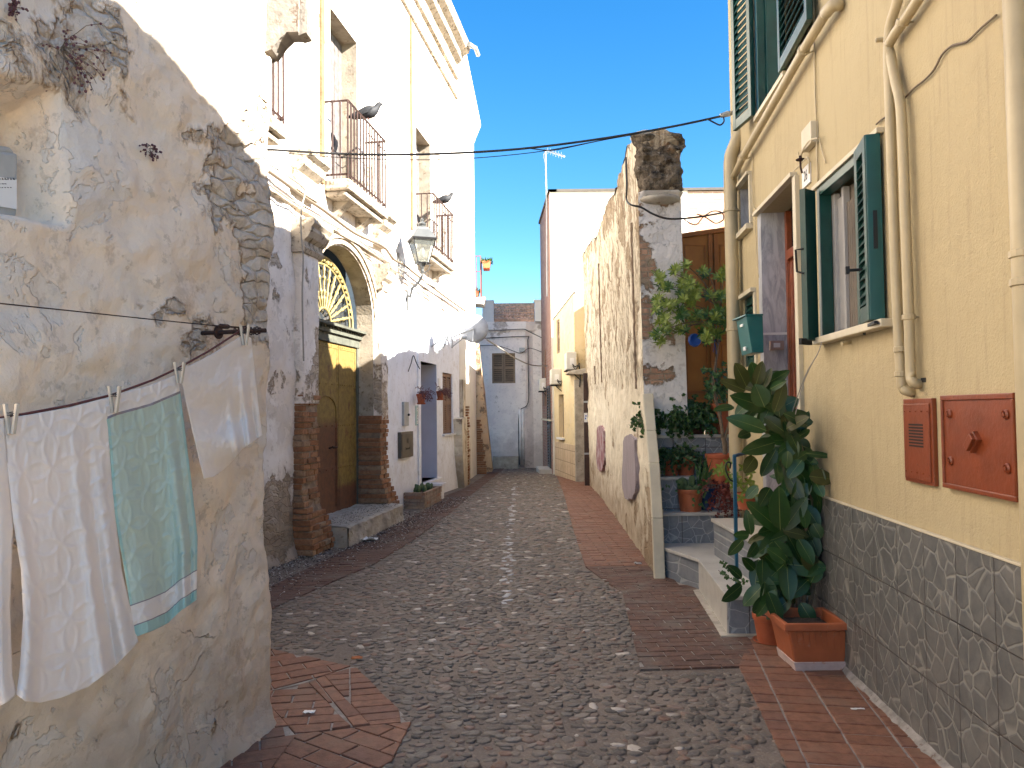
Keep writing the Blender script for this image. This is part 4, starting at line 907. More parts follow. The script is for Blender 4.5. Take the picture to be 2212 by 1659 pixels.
for k in range(9): p = FB.P(lerp(by0 + .12, by1 - .12, rd.random()), z - .05, rd.uniform(.1, .3)); mb.lathe(p, [(.001, 0), (.03, .02), (.04, .07), (.03, .12), (.005, .15)], 8, ax=(rd.uniform(-.7, .7), rd.uniform(-.7, .7), 1))
tag(mb.build('low_cactus', M['cactus'], loc=FB.P(by0 + .4, z - .05, .2), smooth=True), 'sprawling low cactus growing in the rough brick planter', 'cactus')
by2 = gp(980, 1077)[1]
mb = MB(); mb.fbox(FB, by1 + .02, by2, -.1, gz(14) + .26, .031, .36); BS = mb.build('bench_step', M['white'], None, loc=FB.P(by1 + .5, 0, .2)); tag(BS, 'white marble topped doorstep below the blue white doorway', 'doorstep')
mb = MB(); mb.fbox(FB, by1 + .02, by2 + .03, gz(14) + .262, gz(14) + .30, .031, .41); mb.build('marble_slab', simple('white_marble', (.66, .66, .68), .3), BS, bevel=.005)
# ---- far wing of the palace and the narrow plastered remains
FB2 = Wall(FB.P(Ye, 0).x - .035 * Ye, .035, 'L')
yE = FB2.px(1025, 500)[0]
P2 = thing('palace_wing', 'plain white end wing of the palace with a rounded eave', 'building', FB2.P(Ye + 1, gz(18)))
mb = MB(); mb.panel(FB2, [(Ye, -.6), (yE, -.6), (yE, 9.9), (Ye, 9.9)], [], .1); mb.quad(FB2.P(yE, -.6), FB2.P(yE, -.6, -4), FB2.P(yE, 9.9, -4), FB2.P(yE, 9.9)); mb.quad(FB2.P(Ye, 9.9), FB2.P(yE, 9.9), FB2.P(yE, 9.9, -4), FB2.P(Ye, 9.9, -4)); mb.build('wall', M['whitewall'], P2)
ez = FB2.px(1033, 290, .14)[1]; za2 = FB.px(989, 113, .3)[1]
mb = MB(); n = 14; prof = [(0, -.5), (.05, -.35), (.16, -.1), (.2, .0), (.2, .06), (0, .1)]; vs = []
for i in range(n + 1):
    y = lerp(Ye, yE + .12, i / n)
    for o_, dz in prof: vs.append(FB2.P(y, 9.9 + dz - .1, o_))
k = len(prof); mb.add(vs, [(i * k + j, (i + 1) * k + j, (i + 1) * k + j + 1, i * k + j + 1) for i in range(n) for j in range(k - 1)] + [tuple(range(k)), tuple(range(n * k + k - 1, n * k - 1, -1))]); mb.build('eave', M['whitewall'], P2)
mb = MB(); q = FB.P(Ye - .1, 9.72, .42); mb.tube([FB.P(Ye - .3, 9.70, .36), q, q + Vector((.05, .1, .02)), q + Vector((.1, .3, -.05))], .05, 8); mb.build('gutter_spout', M['grey'], P2)
def ragged(F, mb, pts, o0, o1, m=None, seed=0):        # slab with the given photo outline, lying on the wall
    P_ = [F.px(u, v, o1) for u, v in pts]; out = []
    for i in range(len(P_)):
        a, b = P_[i], P_[(i + 1) % len(P_)]; n = max(1, int(math.dist(a, b) / .06))
        for j in range(n):
            y, z = lerp(a[0], b[0], j / n), lerp(a[1], b[1], j / n); q = Vector((y * 7, z * 7, seed)); out.append((y + .03 * fbm(q, 3), z + .03 * fbm(q + Vector((5, 5, 0)), 3)))
    tri = tessellate_polygon([[Vector((y, z, 0)) for y, z in out]]); n = len(out)
    vs = [F.P(y, z, o1) for y, z in out] + [F.P(y, z, o0) for y, z in out]
    mb.add(vs, [tuple(t) for t in tri] + [(i, (i + 1) % n, n + (i + 1) % n, n + i) for i in range(n)], m)
mb = MB(); mb.fbox(FB2, Ye + .05, Ye + .55, -.4, 2.3, -.05, .10); ragged(FB2, mb, [(998, 905), (1010, 900), (1016, 960), (1016, 1046), (1004, 1058), (1000, 990)], -.05, .14); mb.build('plaster_remnant', M['R'], P2)
rd = random.Random(12); mb = MB(); z = -.2
while z < 1.7:
    mb.fbox(FB2, Ye + .5, Ye + .78 + rd.uniform(-.05, .05), z, z + .05, .0, .16 + rd.uniform(-.02, .02)); z += .062
mb.build('exposed_bricks', M['brick_s'], P2, bevel=.005)
BT = thing('buttress', 'leaning peach plastered buttress with bare bricks at its foot', 'buttress', gp(1040, 1022))
yb_ = gp(1045, 1024)[1]; mb = MB(); T_ = [atY(u, v, yb_) for u, v in ((1026, 742), (1034, 742), (1064, 1018), (1028, 1024))]
rock(mb, None, yb_ + .0, yb_ + .7, [(p.x, p.z) for p in (T_[0], T_[1], T_[2], T_[3])], .025, sub=8); mb.build('wedge', plaster('peach_plaster', (.66, .48, .30), (.60, .42, .26), (.36, .2, .12), (.55, .42, .3), .56, 3, .02, None, .3, under='brick'), BT)
mb = MB(); z = T_[3].z; rd = random.Random(5)
while z < T_[3].z + 1.55:
    f_ = (z - T_[3].z) / 3.6; w_ = lerp(.26, .10, (z - T_[3].z) / 1.6); x0_ = lerp(T_[3].x, T_[0].x, f_); mb.box(x0_ + .03, x0_ + .03 + w_ + rd.uniform(-.04, .04), yb_ - .05, yb_ + .2, z, z + .05); z += .062
mb.build('bare_bricks', M['brick_s'], BT, bevel=.005)
# balcony with flower pots at the far corner
FBal = thing('flower_balcony', 'tiny far balcony with a reddish post railing and slab on the palace corner', 'balcony', atY(1030, 650, yE + .4))
yb_ = yE + .2; mb = MB(); a, b = atY(1008, 642, yb_), atY(1048, 650, yb_); mb.hexa([(a.x, yb_, a.z - .16), (b.x - .05, yb_, a.z - .2), (b.x - .05, yb_ + .9, a.z - .2), (a.x, yb_ + .9, a.z - .16), (a.x, yb_, a.z), (b.x, yb_, a.z), (b.x, yb_ + .9, a.z), (a.x, yb_ + .9, a.z)]); mb.build('slab', M['whitewall'], FBal)
mb = MB(); zt = atY(1036, 553, yb_).z; xr = atY(1038, 600, yb_).x
for i in range(9): mb.tube([(xr, yb_ + .1 * i, a.z), (xr, yb_ + .1 * i, zt)], .012, 5)
mb.tube([(a.x + .15, yb_, zt), (xr, yb_, zt), (xr, yb_ + .85, zt)], .015, 5); mb.tube([(a.x + .15, yb_, zt - .45), (xr, yb_, zt - .45)], .01, 5)
for i in range(3): mb.tube([(a.x + .15 + .07 * i, yb_, a.z), (a.x + .15 + .07 * i, yb_, zt)], .01, 5)
mb.build('railing', simple('reddish_iron', (.22, .07, .05), .7), FBal)

def boxpot(label, u0, v0, u1, v1, Y, sd):
    a, b = atY(u0, v1, Y), atY(u1, v0, Y); t = thing('flower_pot', label, 'flower pot', a, 'flower pots on the far balcony'); mb = MB(); mb.hexa([(a.x + .03, Y, a.z), (b.x - .03, Y, a.z), (b.x - .03, Y + .5, a.z), (a.x + .03, Y + .5, a.z), (a.x, Y - .02, b.z), (b.x, Y - .02, b.z), (b.x, Y + .52, b.z), (a.x, Y + .52, b.z)]); mb.build('box', M_terra, t, bevel=.01)
    rd = random.Random(sd); mb = MB()
    for k in range(160):
        q = Vector((rd.uniform(a.x - .04, b.x + .04), rd.uniform(Y - .05, Y + .5), b.z)); d = Vector((rd.uniform(-.6, .6), rd.uniform(-.7, .3), rd.uniform(-.5, 1))) * rd.uniform(.06, .16); sdv = d.cross(Vector((rd.random(), rd.random(), rd.random()))).normalized() * .018; mb.add([q, q + d * .5 + sdv, q + d, q + d * .5 - sdv], [(0, 1, 2, 3)])
    mb.build('foliage', M_leafm, t)
M_terra, M_leafm = simple('orange_clay', (.55, .16, .06), .7), M['leafm']
boxpot('orange flower box hooked outside the rail of the far balcony', 1041, 563, 1059, 579, yE + .15, 1); boxpot('flower pot standing on the floor of the far balcony', 1016, 628, 1034, 640, yE + .5, 2)
# ============================================================ generic plant / pot makers
def leaf(mb, base, tip, w, nrm, curl=.12, fold=.25, n=6, m=0, rib=None, shape=.55):
    base, tip, nrm = Vector(base), Vector(tip), Vector(nrm); ax = tip - base; L = ax.length; ax.normalize(); side = ax.cross(nrm)
    if side.length < 1e-4: side = ax.orthogonal()
    side.normalize(); nn = side.cross(ax); vs = []
    for i in range(n + 1):
        t = i / n; ww = w * ((math.sin(math.pi * (t if t < .9 else .9 + (t - .9) * .93) ** (shape + .25)) ** .62) if 0 < t < 1 else (.0 if t == 0 else .0)) * .5; c = base + ax * L * t + nn * (-curl * L * (t - .35) ** 2 * 1.4 + curl * L * .17)
        vs += [c - side * ww + nn * ww * fold, c, c + side * ww + nn * ww * fold]
    mb.add(vs, [(i * 3 + j, i * 3 + j + 1, i * 3 + j + 4, i * 3 + j + 3) for i in range(n) for j in (0, 1)], m)
    if rib is not None:
        r = max(.0012, w * .016); vs2 = []
        for i in range(n + 1): c = Vector(vs[i * 3 + 1]) + nn * .0012; k = r * (1.25 - .9 * i / n); vs2 += [c - side * k + nn * .0006, c + side * k + nn * .0006]
        mb.add(vs2, [(i * 2, i * 2 + 1, i * 2 + 3, i * 2 + 2) for i in range(n)], rib)
def rndv(rd): 
    while 1:
        v = Vector((rd.uniform(-1, 1), rd.uniform(-1, 1), rd.uniform(-1, 1)))
        if .05 < v.length < 1: return v.normalized()
def rosette(mb, c, axis, rd, n=9, L=.05, w=.016, m=0):
    axis = Vector(axis).normalized(); a = axis.orthogonal().normalized(); b = axis.cross(a)
    for i in range(n):
        th = i * 2.4 + rd.random() * .5; el = rd.uniform(.1, .9); d = (a * math.cos(th) + b * math.sin(th)) * math.cos(el) + axis * math.sin(el); q = c + axis * rd.uniform(-.02, .01)
        leaf(mb, q, q + d * L * rd.uniform(.7, 1.15), w * rd.uniform(.8, 1.2), axis + rndv(rd) * .3, .15, .2, 3, m)
def foliage(mb, c, r, n, rd, L=.03, w=.02, m=0, droop=0):
    c = Vector(c)
    for i in range(n):
        d = rndv(rd); q = c + Vector((d.x * r[0], d.y * r[1], d.z * r[2])) * rd.uniform(.45, 1) ** .6; e = (rndv(rd) + Vector((0, -.3, -droop))).normalized()
        leaf(mb, q, q + e * L * rd.uniform(.6, 1.3), w * rd.uniform(.7, 1.3), rndv(rd) + Vector((0, -.5, .8)), .1, .2, 3, m)
def pot(name, label, c, rt, rb, h, mat, group=None, saucer=False, rim=.03):
    t = thing(name, label, 'flower pot', c, group); mb = MB()
    mb.lathe(c, [(rb * .9, 0), (rb, .004), (lerp(rb, rt, .82), h - rim * 1.4), (rt * 1.02, h - rim * 1.3), (rt * 1.06, h - rim * .6), (rt * 1.05, h), (rt * .94, h), (rt * .88, h - .03), (rt * .8, h - .04)], 28, cap=False)
    mb.build('pot_body', mat, t, smooth='auto')
    mb = MB(); mb.lathe(Vector(c) + Vector((0, 0, h - .035)), [(rt * .9, 0), (rt * .9, .004), (rt * .3, .012), (.001, .012)], 20); mb.build('soil', M['soil'], t)
    if saucer: mb = MB(); mb.lathe(c, [(rb * 1.2, -.004), (rb * 1.45, .022), (rb * 1.4, .024), (rb * 1.1, .006)], 24); mb.build('saucer', mat, t, smooth='auto')
    return t
def potpx(name, label, u, vt, vb, wpx, Y, mat, group='terracotta flower pots on the stairs', saucer=False, taper=.72):
    c = atY(u, vb, Y); h = atY(u, vt, Y).z - c.z; r = wpx / 2 / FPX * Y; return pot(name, label, c, r / 1.06, r * taper, h, mat, group, saucer), c, h, r
# wall pots of the white house
for (u, vt, vb, wd, lb, lf, sd_) in ((910, 851, 873, 21, 'terracotta wall pot with trailing purple plant nearest the white doorway', 70, 1), (951, 845, 864, 17, 'smaller terracotta wall pot with trailing purple plant beside the brown shutter', 60, 2)):
    y_, z_ = FB.px(u, vb, .16); c = FB.P(y_, z_, .16); h = FB.px(u, vt, .16)[1] - z_; r = wd / 2 / FPX * y_ * .95
    pot('wall_pot', lb, c, r, r * .68, h, M['terra'], 'terracotta pots hung beside the white doorway', True)
    mb = MB(); rd = random.Random(sd_); st = MB()
    for k in range(34):
        p = c + Vector((rd.uniform(-r, r) * .7, rd.uniform(-r, r) * .7, h)); d = Vector((rd.uniform(-.2, 1.0), rd.uniform(-1, .6), rd.uniform(.3, 1))).normalized(); pts = [p]
        for q in range(7): d = (d + Vector((rd.uniform(-.1, .2), rd.uniform(-.1, .1), -.32))).normalized(); pts.append(pts[-1] + d * rd.uniform(.028, .04))
        st.tube(pts, .003, 4, cap=False)
        for q in range(2, 8): leaf(mb, pts[q], pts[q] + rndv(rd) * .04, .016, rndv(rd), m=0, n=2)
    t = thing('trailing_plant', 'purple brown trailing plant spilling from the ' + ('larger wall pot by the white doorway' if sd_ == 1 else 'smaller wall pot by the brown shutter'), 'plant', c + Vector((0, 0, h)), 'trailing purple plants'); mb.build('leaves', M['leafp'], t); st.build('stems', M['leafp'], t)
    mb = MB(); 
# ============================================================ street lamp, dishes, cables on the palace
LMP = thing('street_lamp', 'glazed four sided street lantern on a curled wall bracket', 'street lamp', FB.at(870, 610))
po = .40; top = FB.at(912, 497, po); ly, _ = FB.px(912, 540, po); sc = ly / FPX; cx = FB.P(ly, 0, po)
def zl(v): return FB.px(911, v, po)[1]
def sqring(z, hw, ang=.35): return [cx + Vector((0, 0, z)) + Vector((math.cos(ang + math.pi / 4 + k * math.pi / 2), math.sin(ang + math.pi / 4 + k * math.pi / 2), 0)) * hw * 1.414 for k in range(4)]
z0, z1, z2, z3 = zl(568), zl(519), zl(497), zl(486)
A_ = sqring(z0, 12 * sc); B_ = sqring(z1, 24 * sc); C_ = sqring(z1 + .02, 27.5 * sc); D_ = sqring(z2, 15 * sc); E_ = sqring(z2 + .03, 9 * sc)
mb = MB(); mb.hexa(A_ + B_)
for a, b in ((A_, B_),):
    pass
glm = NT('lamp_glass', .12); glm.col((.45, .48, .45)); glm.b.inputs['Transmission Weight'].default_value = .85; glm.b.inputs['IOR'].default_value = 1.1; glm.b.inputs['Roughness'].default_value = .25
lampgrey = simple('lamp_grey_paint', (.085, .09, .09), .5, .2, .1); mb.build('lantern_glass', glm.m, LMP)
mb = MB()
for k in range(4): mb.tube([A_[k], B_[k]], .009, 5); mb.tube([A_[k], A_[(k + 1) % 4]], .011, 5)
mb.hexa(sqring(z1 - .012, 26.5 * sc) + C_); mb.build('lantern_frame', M['black'], LMP)
mb = MB(); mb.hexa(sqring(z1 + .012, 26 * sc) + D_); mb.hexa(sqring(z2, 13 * sc) + sqring(z2 + .04, 12 * sc)); mb.lathe(cx + Vector((0, 0, z2 + .03)), [(.085, 0), (.09, .02), (.05, .04), (.075, .07), (.04, .10), (.02, .12), (.03, .15), (.001, .18)], 14); mb.build('lantern_roof', lampgrey, LMP, bevel=.004)
mb = MB(); mb.lathe(cx + Vector((0, 0, z0 + .10)), [(.03, 0), (.045, .03), (.045, .1), (.025, .16)], 12); mb.build('bulb', M['white'], LMP, smooth=True)
mb = MB(); q0 = cx + Vector((0, 0, z0)); w0 = FB.P(ly + .35, zl(640), .02); mb.lathe(q0 - Vector((0, 0, .16)), [(.02, 0), (.035, .03), (.02, .06), (.05, .13), (.07, .16)], 12)
arm = [q0 - Vector((0, 0, .12)), q0 - Vector((0, 0, .20)), q0 + Vector((-.08, .1, -.30)), q0 + Vector((-.20, .2, -.38)), q0.lerp(w0, .75) + Vector((0, 0, -.10)), w0 + Vector((0, 0, .12)), w0]
mb.tube(arm, [.02, .02, .022, .022, .02, .02, .03], 8)
for sg in (-1, 1): mb.tube([q0 - Vector((0, 0, .17)), q0 + Vector((.1 * sg, 0, -.12)), q0 + Vector((.13 * sg, 0, -.02)), A_[0 if sg > 0 else 2]], .008, 5)
mb.obox(w0 + Vector((0, 0, 0)), FB.t * .05, FB.n * .03, Vector((0, 0, .17))); mb.build('bracket_arm', lampgrey, LMP, smooth='auto')
def dish(name, label, c, r, n, armto):
    n = Vector(n).normalized(); t = thing(name, label, 'satellite dish', c, 'satellite dishes on the white wall'); mb = MB()
    mb.lathe(c, [(.001, -.09 * r * 2), (r * .35, -.075 * r * 2), (r * .7, -.04 * r * 2), (r, .02), (r, .03), (r * .7, -.04 * r * 2 + .012), (r * .35, -.075 * r * 2 + .012), (.001, -.09 * r * 2 + .012)], 32, ax=n, cap=False); mb.build('reflector', simple('dish_paint', (.34, .36, .39), .5), t, smooth=True)
    mb = MB(); mb.tube([c - n * .12 * r * 2, armto + n * .0, Vector((armto.x, armto.y, armto.z)) - FB.n * .1], .018, 6); mb.tube([c - n * .02 + Vector((0, 0, r * .2)), c - n * .14 - Vector((0, 0, r * .9))], .022, 6); mb.build('mounting_arm', M['grey'], t)
    mb = MB(); f_ = c + n * r * 1.1 - Vector((0, 0, r * .25)); mb.tube([c - Vector((0, 0, r * .95)) + n * .02, f_], .010, 5); mb.lathe(f_, [(.03, -.05), (.03, .05)], 8, ax=n); mb.build('receiver_arm', M['grey'], t)
c2 = FB.at(1024, 710, .62); Yd = c2.y; dish('satellite_dish', 'large round satellite dish seen from behind above the alley', c2, 31 / FPX * Yd, (.12, .98, .14), FB.P(Yd - .3, FB.px(978, 745, .1)[1], .0))
c1 = FB.at(972, 725, .42); dish('satellite_dish', 'satellite dish seen edge on, nearer than the round one', c1, 28 / FPX * c1.y, (1.0, .10 - .0, .12) if False else (.99, .12, .1), FB.P(c1.y + .2, c1.z - .2, .0))
def cable(name, label, pts, r, mat, n=6): return tag((lambda mb: (mb.tube(pts, r, n), mb.build(name, mat, loc=pts[len(pts) // 2]))[1])(MB()), label, 'cable')
def smoothpts(pts, k=6):
    out = []; P = [Vector(p) for p in pts]
    for i in range(len(P) - 1):
        p0, p1, p2, p3 = P[max(i - 1, 0)], P[i], P[i + 1], P[min(i + 2, len(P) - 1)]
        for j in range(k):
            t = j / k; out.append(.5 * ((2 * p1) + (p2 - p0) * t + (2 * p0 - 5 * p1 + 4 * p2 - p3) * t * t + (3 * p1 - p0 - 3 * p2 + p3) * t ** 3))
    return out + [P[-1]]
def fpts(F, L, o=.02, jit=0): return smoothpts([F.at(u, v, o + random.uniform(-jit, jit)) for u, v in L], 4)
cable('wall_cable', 'thick dark cable bundle sagging along the palace front below the balconies', fpts(FB, [(577, 368), (615, 395), (655, 425), (700, 455), (760, 500), (800, 520), (830, 534), (850, 560), (872, 572), (905, 598), (960, 640), (1005, 672)], .10, .02), .020, M['cableb'])
cable('wall_cable', 'thin grey cable running below the thick bundle on the palace front', fpts(FB, [(577, 395), (640, 440), (700, 475), (770, 515), (830, 560), (900, 600), (960, 632), (1010, 668)], .12), .010, M['cablew'])
cable('wall_cable', 'pale cable looping over the left capital of the arched door', fpts(FB, [(577, 352), (650, 400), (658, 420), (651, 450), (650, 500), (655, 560), (653, 640), (656, 780)], .27), .009, M['cablew'])
cable('wall_cable', 'lowest thin cable crossing above the arch towards the lamp', fpts(FB, [(685, 480), (740, 510), (800, 545), (850, 580), (872, 600), (940, 650), (1000, 690)], .06), .011, M['cableb'])
cable('wall_cable', 'thin dark cable hooked over the white doorway', fpts(FB, [(882, 802), (888, 785), (893, 768), (900, 785), (907, 797)], .08), .008, M['cable'])
for (lb, v_off, pts, r) in (('thick black overhead cable crossing the alley in front of the balconies', 0, [(560, 321), (640, 327), (760, 333), (880, 334), (1000, 330), (1120, 322), (1240, 308), (1360, 290), (1470, 270), (1562, 250)], .011), ('thin second overhead cable hanging just below the thick one', 0, [(560, 324), (700, 338), (870, 345), (1000, 343), (1120, 333), (1200, 322), (1300, 303), (1375, 290)], .004), ('short looping overhead cable strand beside the antenna', 0, [(1140, 320), (1190, 325), (1230, 318), (1290, 305), (1360, 292)], .005)):
    cable('overhead_cable', lb, smoothpts([atY(u, v, 7.5) for u, v in pts], 3), r, M['cable'])
t = thing('cable_anchor', 'insulated anchor hook with a drooping loop at the yellow house edge', 'cable anchor', atY(1575, 248, 7.55)); mb = MB(); mb.tube(smoothpts([atY(u, v, 7.5) for u, v in ((1530, 258), (1545, 266), (1556, 270), (1564, 262), (1562, 250))], 4), .008, 6); mb.build('loop', M['cable'], t)
mb = MB(); mb.tube([atY(1556, 250, 7.5), atY(1572, 246, 7.5), atY(1586, 243, 7.6)], [.022, .03, .012], 8); mb.tube(smoothpts([atY(1572, 246, 7.5), atY(1590, 236, 7.6), atY(1602, 226, 7.75)], 4), .01, 5); mb.build('insulator', M['grey'], t)
# ---- pigeons
def pigeon(label, c, s_):
    t = thing('pigeon', label, 'pigeon', c, 'pigeons perched on the balcony rails'); c = Vector(c); mb = MB(); ax = Vector((.93, .12, .22)).normalized()
    pts = [(-.20, -.045, .012), (-.15, -.03, .028), (-.10, -.012, .038), (-.05, .0, .055), (0, .015, .068), (.05, .03, .066), (.085, .05, .046), (.105, .075, .032), (.12, .10, .030), (.14, .115, .027), (.158, .112, .014), (.175, .10, .005), (.188, .092, .002)]
    mb.tube([c + Vector((x * .97, x * .15, z + .075)) * s_ for x, z, r in pts], [r * s_ for x, z, r in pts], 12); mb.build('body', M['pigeon'], t, smooth=True)
    mb = MB()
    for sg in (-1, 1): leaf(mb, c + Vector((.07, .06 * sg, .11)) * s_, c + Vector((-.19, .02 * sg, .035)) * s_, .075 * s_, Vector((0, sg, .4)), .1, .1, 6)
    mb.build('wings', M['pigeon'], t, smooth=True, solid=.006)
    mb = MB()
    for sg in (-1, 1): mb.tube([c + Vector((.01, .02 * sg, .06)) * s_, c + Vector((.015, .02 * sg, 0)) * s_, c + Vector((.05, .02 * sg, 0)) * s_], .004 * s_, 5)
    mb.build('feet', M['rope'], t)
zr = FB.px(748, 217, .28)[1]
y_ = FB.px(790, 262, .28)[0]; pigeon('larger looking grey pigeon perched on the near balcony rail', FB.P(y_, zr + .012, .30), 1.25)
y_ = FB.px(957, 440, .3)[0]; pigeon('grey pigeon perched on the farther balcony rail', FB.P(y_, zr + .012, .32), 1.15)
# ============================================================ END OF THE ALLEY
YE = 25.0; GE = gz(YE)
EH = thing('end_house', 'lilac grey house closing the end of the alley with one shuttered window', 'house', (0, YE, GE))
def E(u, v, Y=YE): return atY(u, v, Y)
xl, xc, xr = E(980, 900).x, E(1136, 900).x, E(1200, 900).x; zp = E(1100, 697).z
wl, wr, wt, wb = E(1063, 800).x, E(1113, 800).x, E(1088, 763).z, E(1088, 828).z
mb = MB(); FE = Wall(0, 0, 'L')
# front sheet around the window
for (x0, x1, z0, z1) in ((xl, wl, GE - .4, zp), (wr, xc, GE - .4, zp), (wl, wr, wt, zp), (wl, wr, GE - .4, wb)): mb.quad((x0, YE, z0), (x1, YE, z0), (x1, YE, z1), (x0, YE, z1))
for a, b in (((wl, wb), (wr, wb)), ((wr, wb), (wr, wt)), ((wr, wt), (wl, wt)), ((wl, wt), (wl, wb))): mb.quad((a[0], YE, a[1]), (b[0], YE, b[1]), (b[0], YE + .12, b[1]), (a[0], YE + .12, a[1]))
mb.quad((xc, YE, GE - .4), (xr + 1.2, YE + 1.3, GE - .4), (xr + 1.2, YE + 1.3, zp - .05), (xc, YE, zp)); mb.box(xl, xr + 1, YE + .15, YE + 6, GE, zp - .02); mb.build('wall', M['E'], EH)
mb = MB(); mb.box(xl, xc + .03, YE - .05, YE + .02, zp - .26, zp + .03); mb.hexa([(xc + .03, YE - .05, zp - .26), (xr + 1.2, YE + 1.2, zp - .3), (xr + 1.2, YE + 1.32, zp - .3), (xc + .03, YE + .02, zp - .26), (xc + .03, YE - .05, zp + .03), (xr + 1.2, YE + 1.2, zp), (xr + 1.2, YE + 1.32, zp), (xc + .03, YE + .02, zp + .03)])
for v in (747,): z = E(1080, v).z; mb.box(xl, xc + .01, YE - .02, YE + .01, z - .02, z + .02)
mb.build('parapet_band', M['E'], EH)
mb = MB(); fx0, fx1, fz0, fz1 = E(1052, 800).x, E(1128, 800).x, E(1088, 832).z, E(1088, 748).z
for (x0, x1, z0, z1) in ((fx0, wl, fz0, fz1), (wr, fx1, fz0, fz1), (wl, wr, wt, fz1), (wl, wr, fz0, wb)): mb.box(x0, x1, YE - .03, YE - .001, z0, z1)
mb.build('window_surround', M['E'], EH)
FEe = Wall(0, 0, 'L')
class Front:     # wall facing the camera: first coordinate = X
    def __init__(s, Y): s.Y = Y; s.n = Vector((0, -1, 0)); s.t = Vector((1, 0, 0))
    def P(s, x, z, o=0): return Vector((x, s.Y - o, z))
    def px(s, u, v, o=0): p = atY(u, v, s.Y - o); return (p.x, p.z)
    def at(s, u, v, o=0): return atY(u, v, s.Y - o)
FE = Front(YE)
sh_ = louvre('window_shutter', FE, wl, wr, wb, wt, -.05, M['tanshut'], EH, 2, 13)
mb = MB(); mb.box(wl, wr, YE + .07, YE + .1, wb, wt); mb.build('window_pane', M['darkroom'], EH)
for (x0, x1, lb) in ((E(1042, 670).x, E(1066, 670).x, 0), (E(1155, 670).x, E(1178, 670).x, 1)):
    mb = MB(); z1 = E(1054, 652).z; mb.box(x0, x1, YE - .02, YE + .5, zp + .03, z1); mb.box(x0 - .02, x1 + .02, YE - .04, YE + .52, z1, z1 + .05); mb.build('roof_pier', M['white'], EH)
# tiled roof: rows of half round tiles
mb = MB(); rx0, rx1 = E(1040, 670).x, E(1180, 670).x; zr0, zr1 = E(1100, 694, YE + .5).z, E(1100, 661, YE + 1.3).z; nt = 17; nrow = 5
for i in range(nt):
    x = lerp(rx0, rx1, (i + .5) / nt)
    for k in range(nrow):
        t0, t1 = k / nrow, (k + 1.1) / nrow; p0 = Vector((x, YE + .5 + .8 * t0, lerp(zr0, zr1, t0) + .03)); p1 = Vector((x, YE + .5 + .8 * t1, lerp(zr0, zr1, t1))); mb.tube([p0, p1], [.078, .062], 7)
mb.quad((rx0, YE + .5, zr0 - .02), (rx1, YE + .5, zr0 - .02), (rx1, YE + 1.3, zr1 - .02), (rx0, YE + 1.3, zr1 - .02)); mb.build('tiled_roof', M['rooftile'], EH)
mb = MB(); 
for i in range(nt): x = lerp(rx0, rx1, (i + .5) / nt); mb.tube([(x - .06, YE + 1.32, zr1 + .03), (x + .08, YE + 1.32, zr1 + .03)], .07, 7)
mb.build('ridge_tiles', M['rooftile'], EH)
for (u0, u1, lb) in ((1123, 1123, 'a'), (1129, 1129, 'b')):
    mb = MB(); a = FE.at(u0, 884, .05); b = FE.at(u0 + 3, 1006, .05); mb.tube([a, b], .035, 8); mb.build('drainpipe', M['E'], EH, smooth=True)
cable('wall_cable', 'dark cable dropping down the corner of the lilac end house', smoothpts([FE.at(u, v, .05) for u, v in ((1040, 731), (1135, 727), (1140, 735), (1141, 800), (1142, 860), (1136, 878), (1122, 890), (1120, 950), (1122, 1004))], 3), .014, M['cable'])
cable('wall_cable', 'upper dark cable with a knot on the lilac end house', smoothpts([FE.at(u, v, .1) for u, v in ((1035, 713), (1080, 713), (1130, 711), (1140, 715), (1175, 732))], 3), .012, M['cable'])
cable('wall_cable', 'grey cable looping past the lamp box on the end house', smoothpts([FE.at(u, v, .12) for u, v in ((1035, 746), (1080, 748), (1118, 762), (1128, 762), (1145, 752), (1178, 764))], 3), .010, M['cable'])
mb = MB(); p = FE.at(1128, 756, .05); mb.obox(p, Vector((.09, 0, 0)), Vector((0, .07, 0)), Vector((0, 0, .07))); mb.build('junction_box', M['grey'], EH, bevel=.01)
cable('wall_cable', 'pale white cable crossing the end of the alley from the dish', smoothpts([atY(1052, 734, 17.5), atY(1085, 755, 19), atY(1110, 772, 20), atY(1150, 789, 22), atY(1196, 790, 23)], 4), .018, M['cablew'])
mb = MB(); a, b = E(1064, 985, YE - .3), E(1120, 985, YE - .3); mb.box(a.x, b.x, YE - .35, YE, GE - .1, a.z - .02); tag(mb.build('stone_step', M['concrete'], loc=(a.x, YE, GE), bevel=.02), 'worn stone step against the lilac end house', 'step')
# ---- tall white house with brick flanks
cx_, cz_ = atY(1187, 415, 21.3).x, atY(1187, 415, 21.3).z; YW = 21.3
TW = thing('tall_house', 'tall white rendered house with brick side walls behind the ruined wall', 'house', (cx_ + 2, YW, gz(YW)))
bx = atY(1487, 500, YW).x; rx = 9.0
mb = MB(); mb.quad((cx_, YW, -.3), (bx, YW, -.3), (bx, YW, cz_), (cx_, YW, cz_)); mb.box(cx_ + .02, rx, YW + .04, YW + 7, 0, cz_ - .02); mb.build('front_wall', M['whitewall'], TW)
mb = MB(); mb.quad((bx, YW + .01, 0), (rx, YW + .01, 0), (rx, YW + .01, cz_ - .02), (bx, YW + .01, cz_ - .02)); mb.build('brick_panel', M['fb_x'], TW)
kx = (atY(1171, 700, 24.6).x - cx_) / 3.3
mb = MB(); mb.quad((cx_, YW, -.5), (cx_ + kx * 3.7, YW + 3.7, -.5), (cx_ + kx * 3.7, YW + 3.7, cz_), (cx_, YW, cz_)); mb.build('side_wall', M['fb_y'], TW)
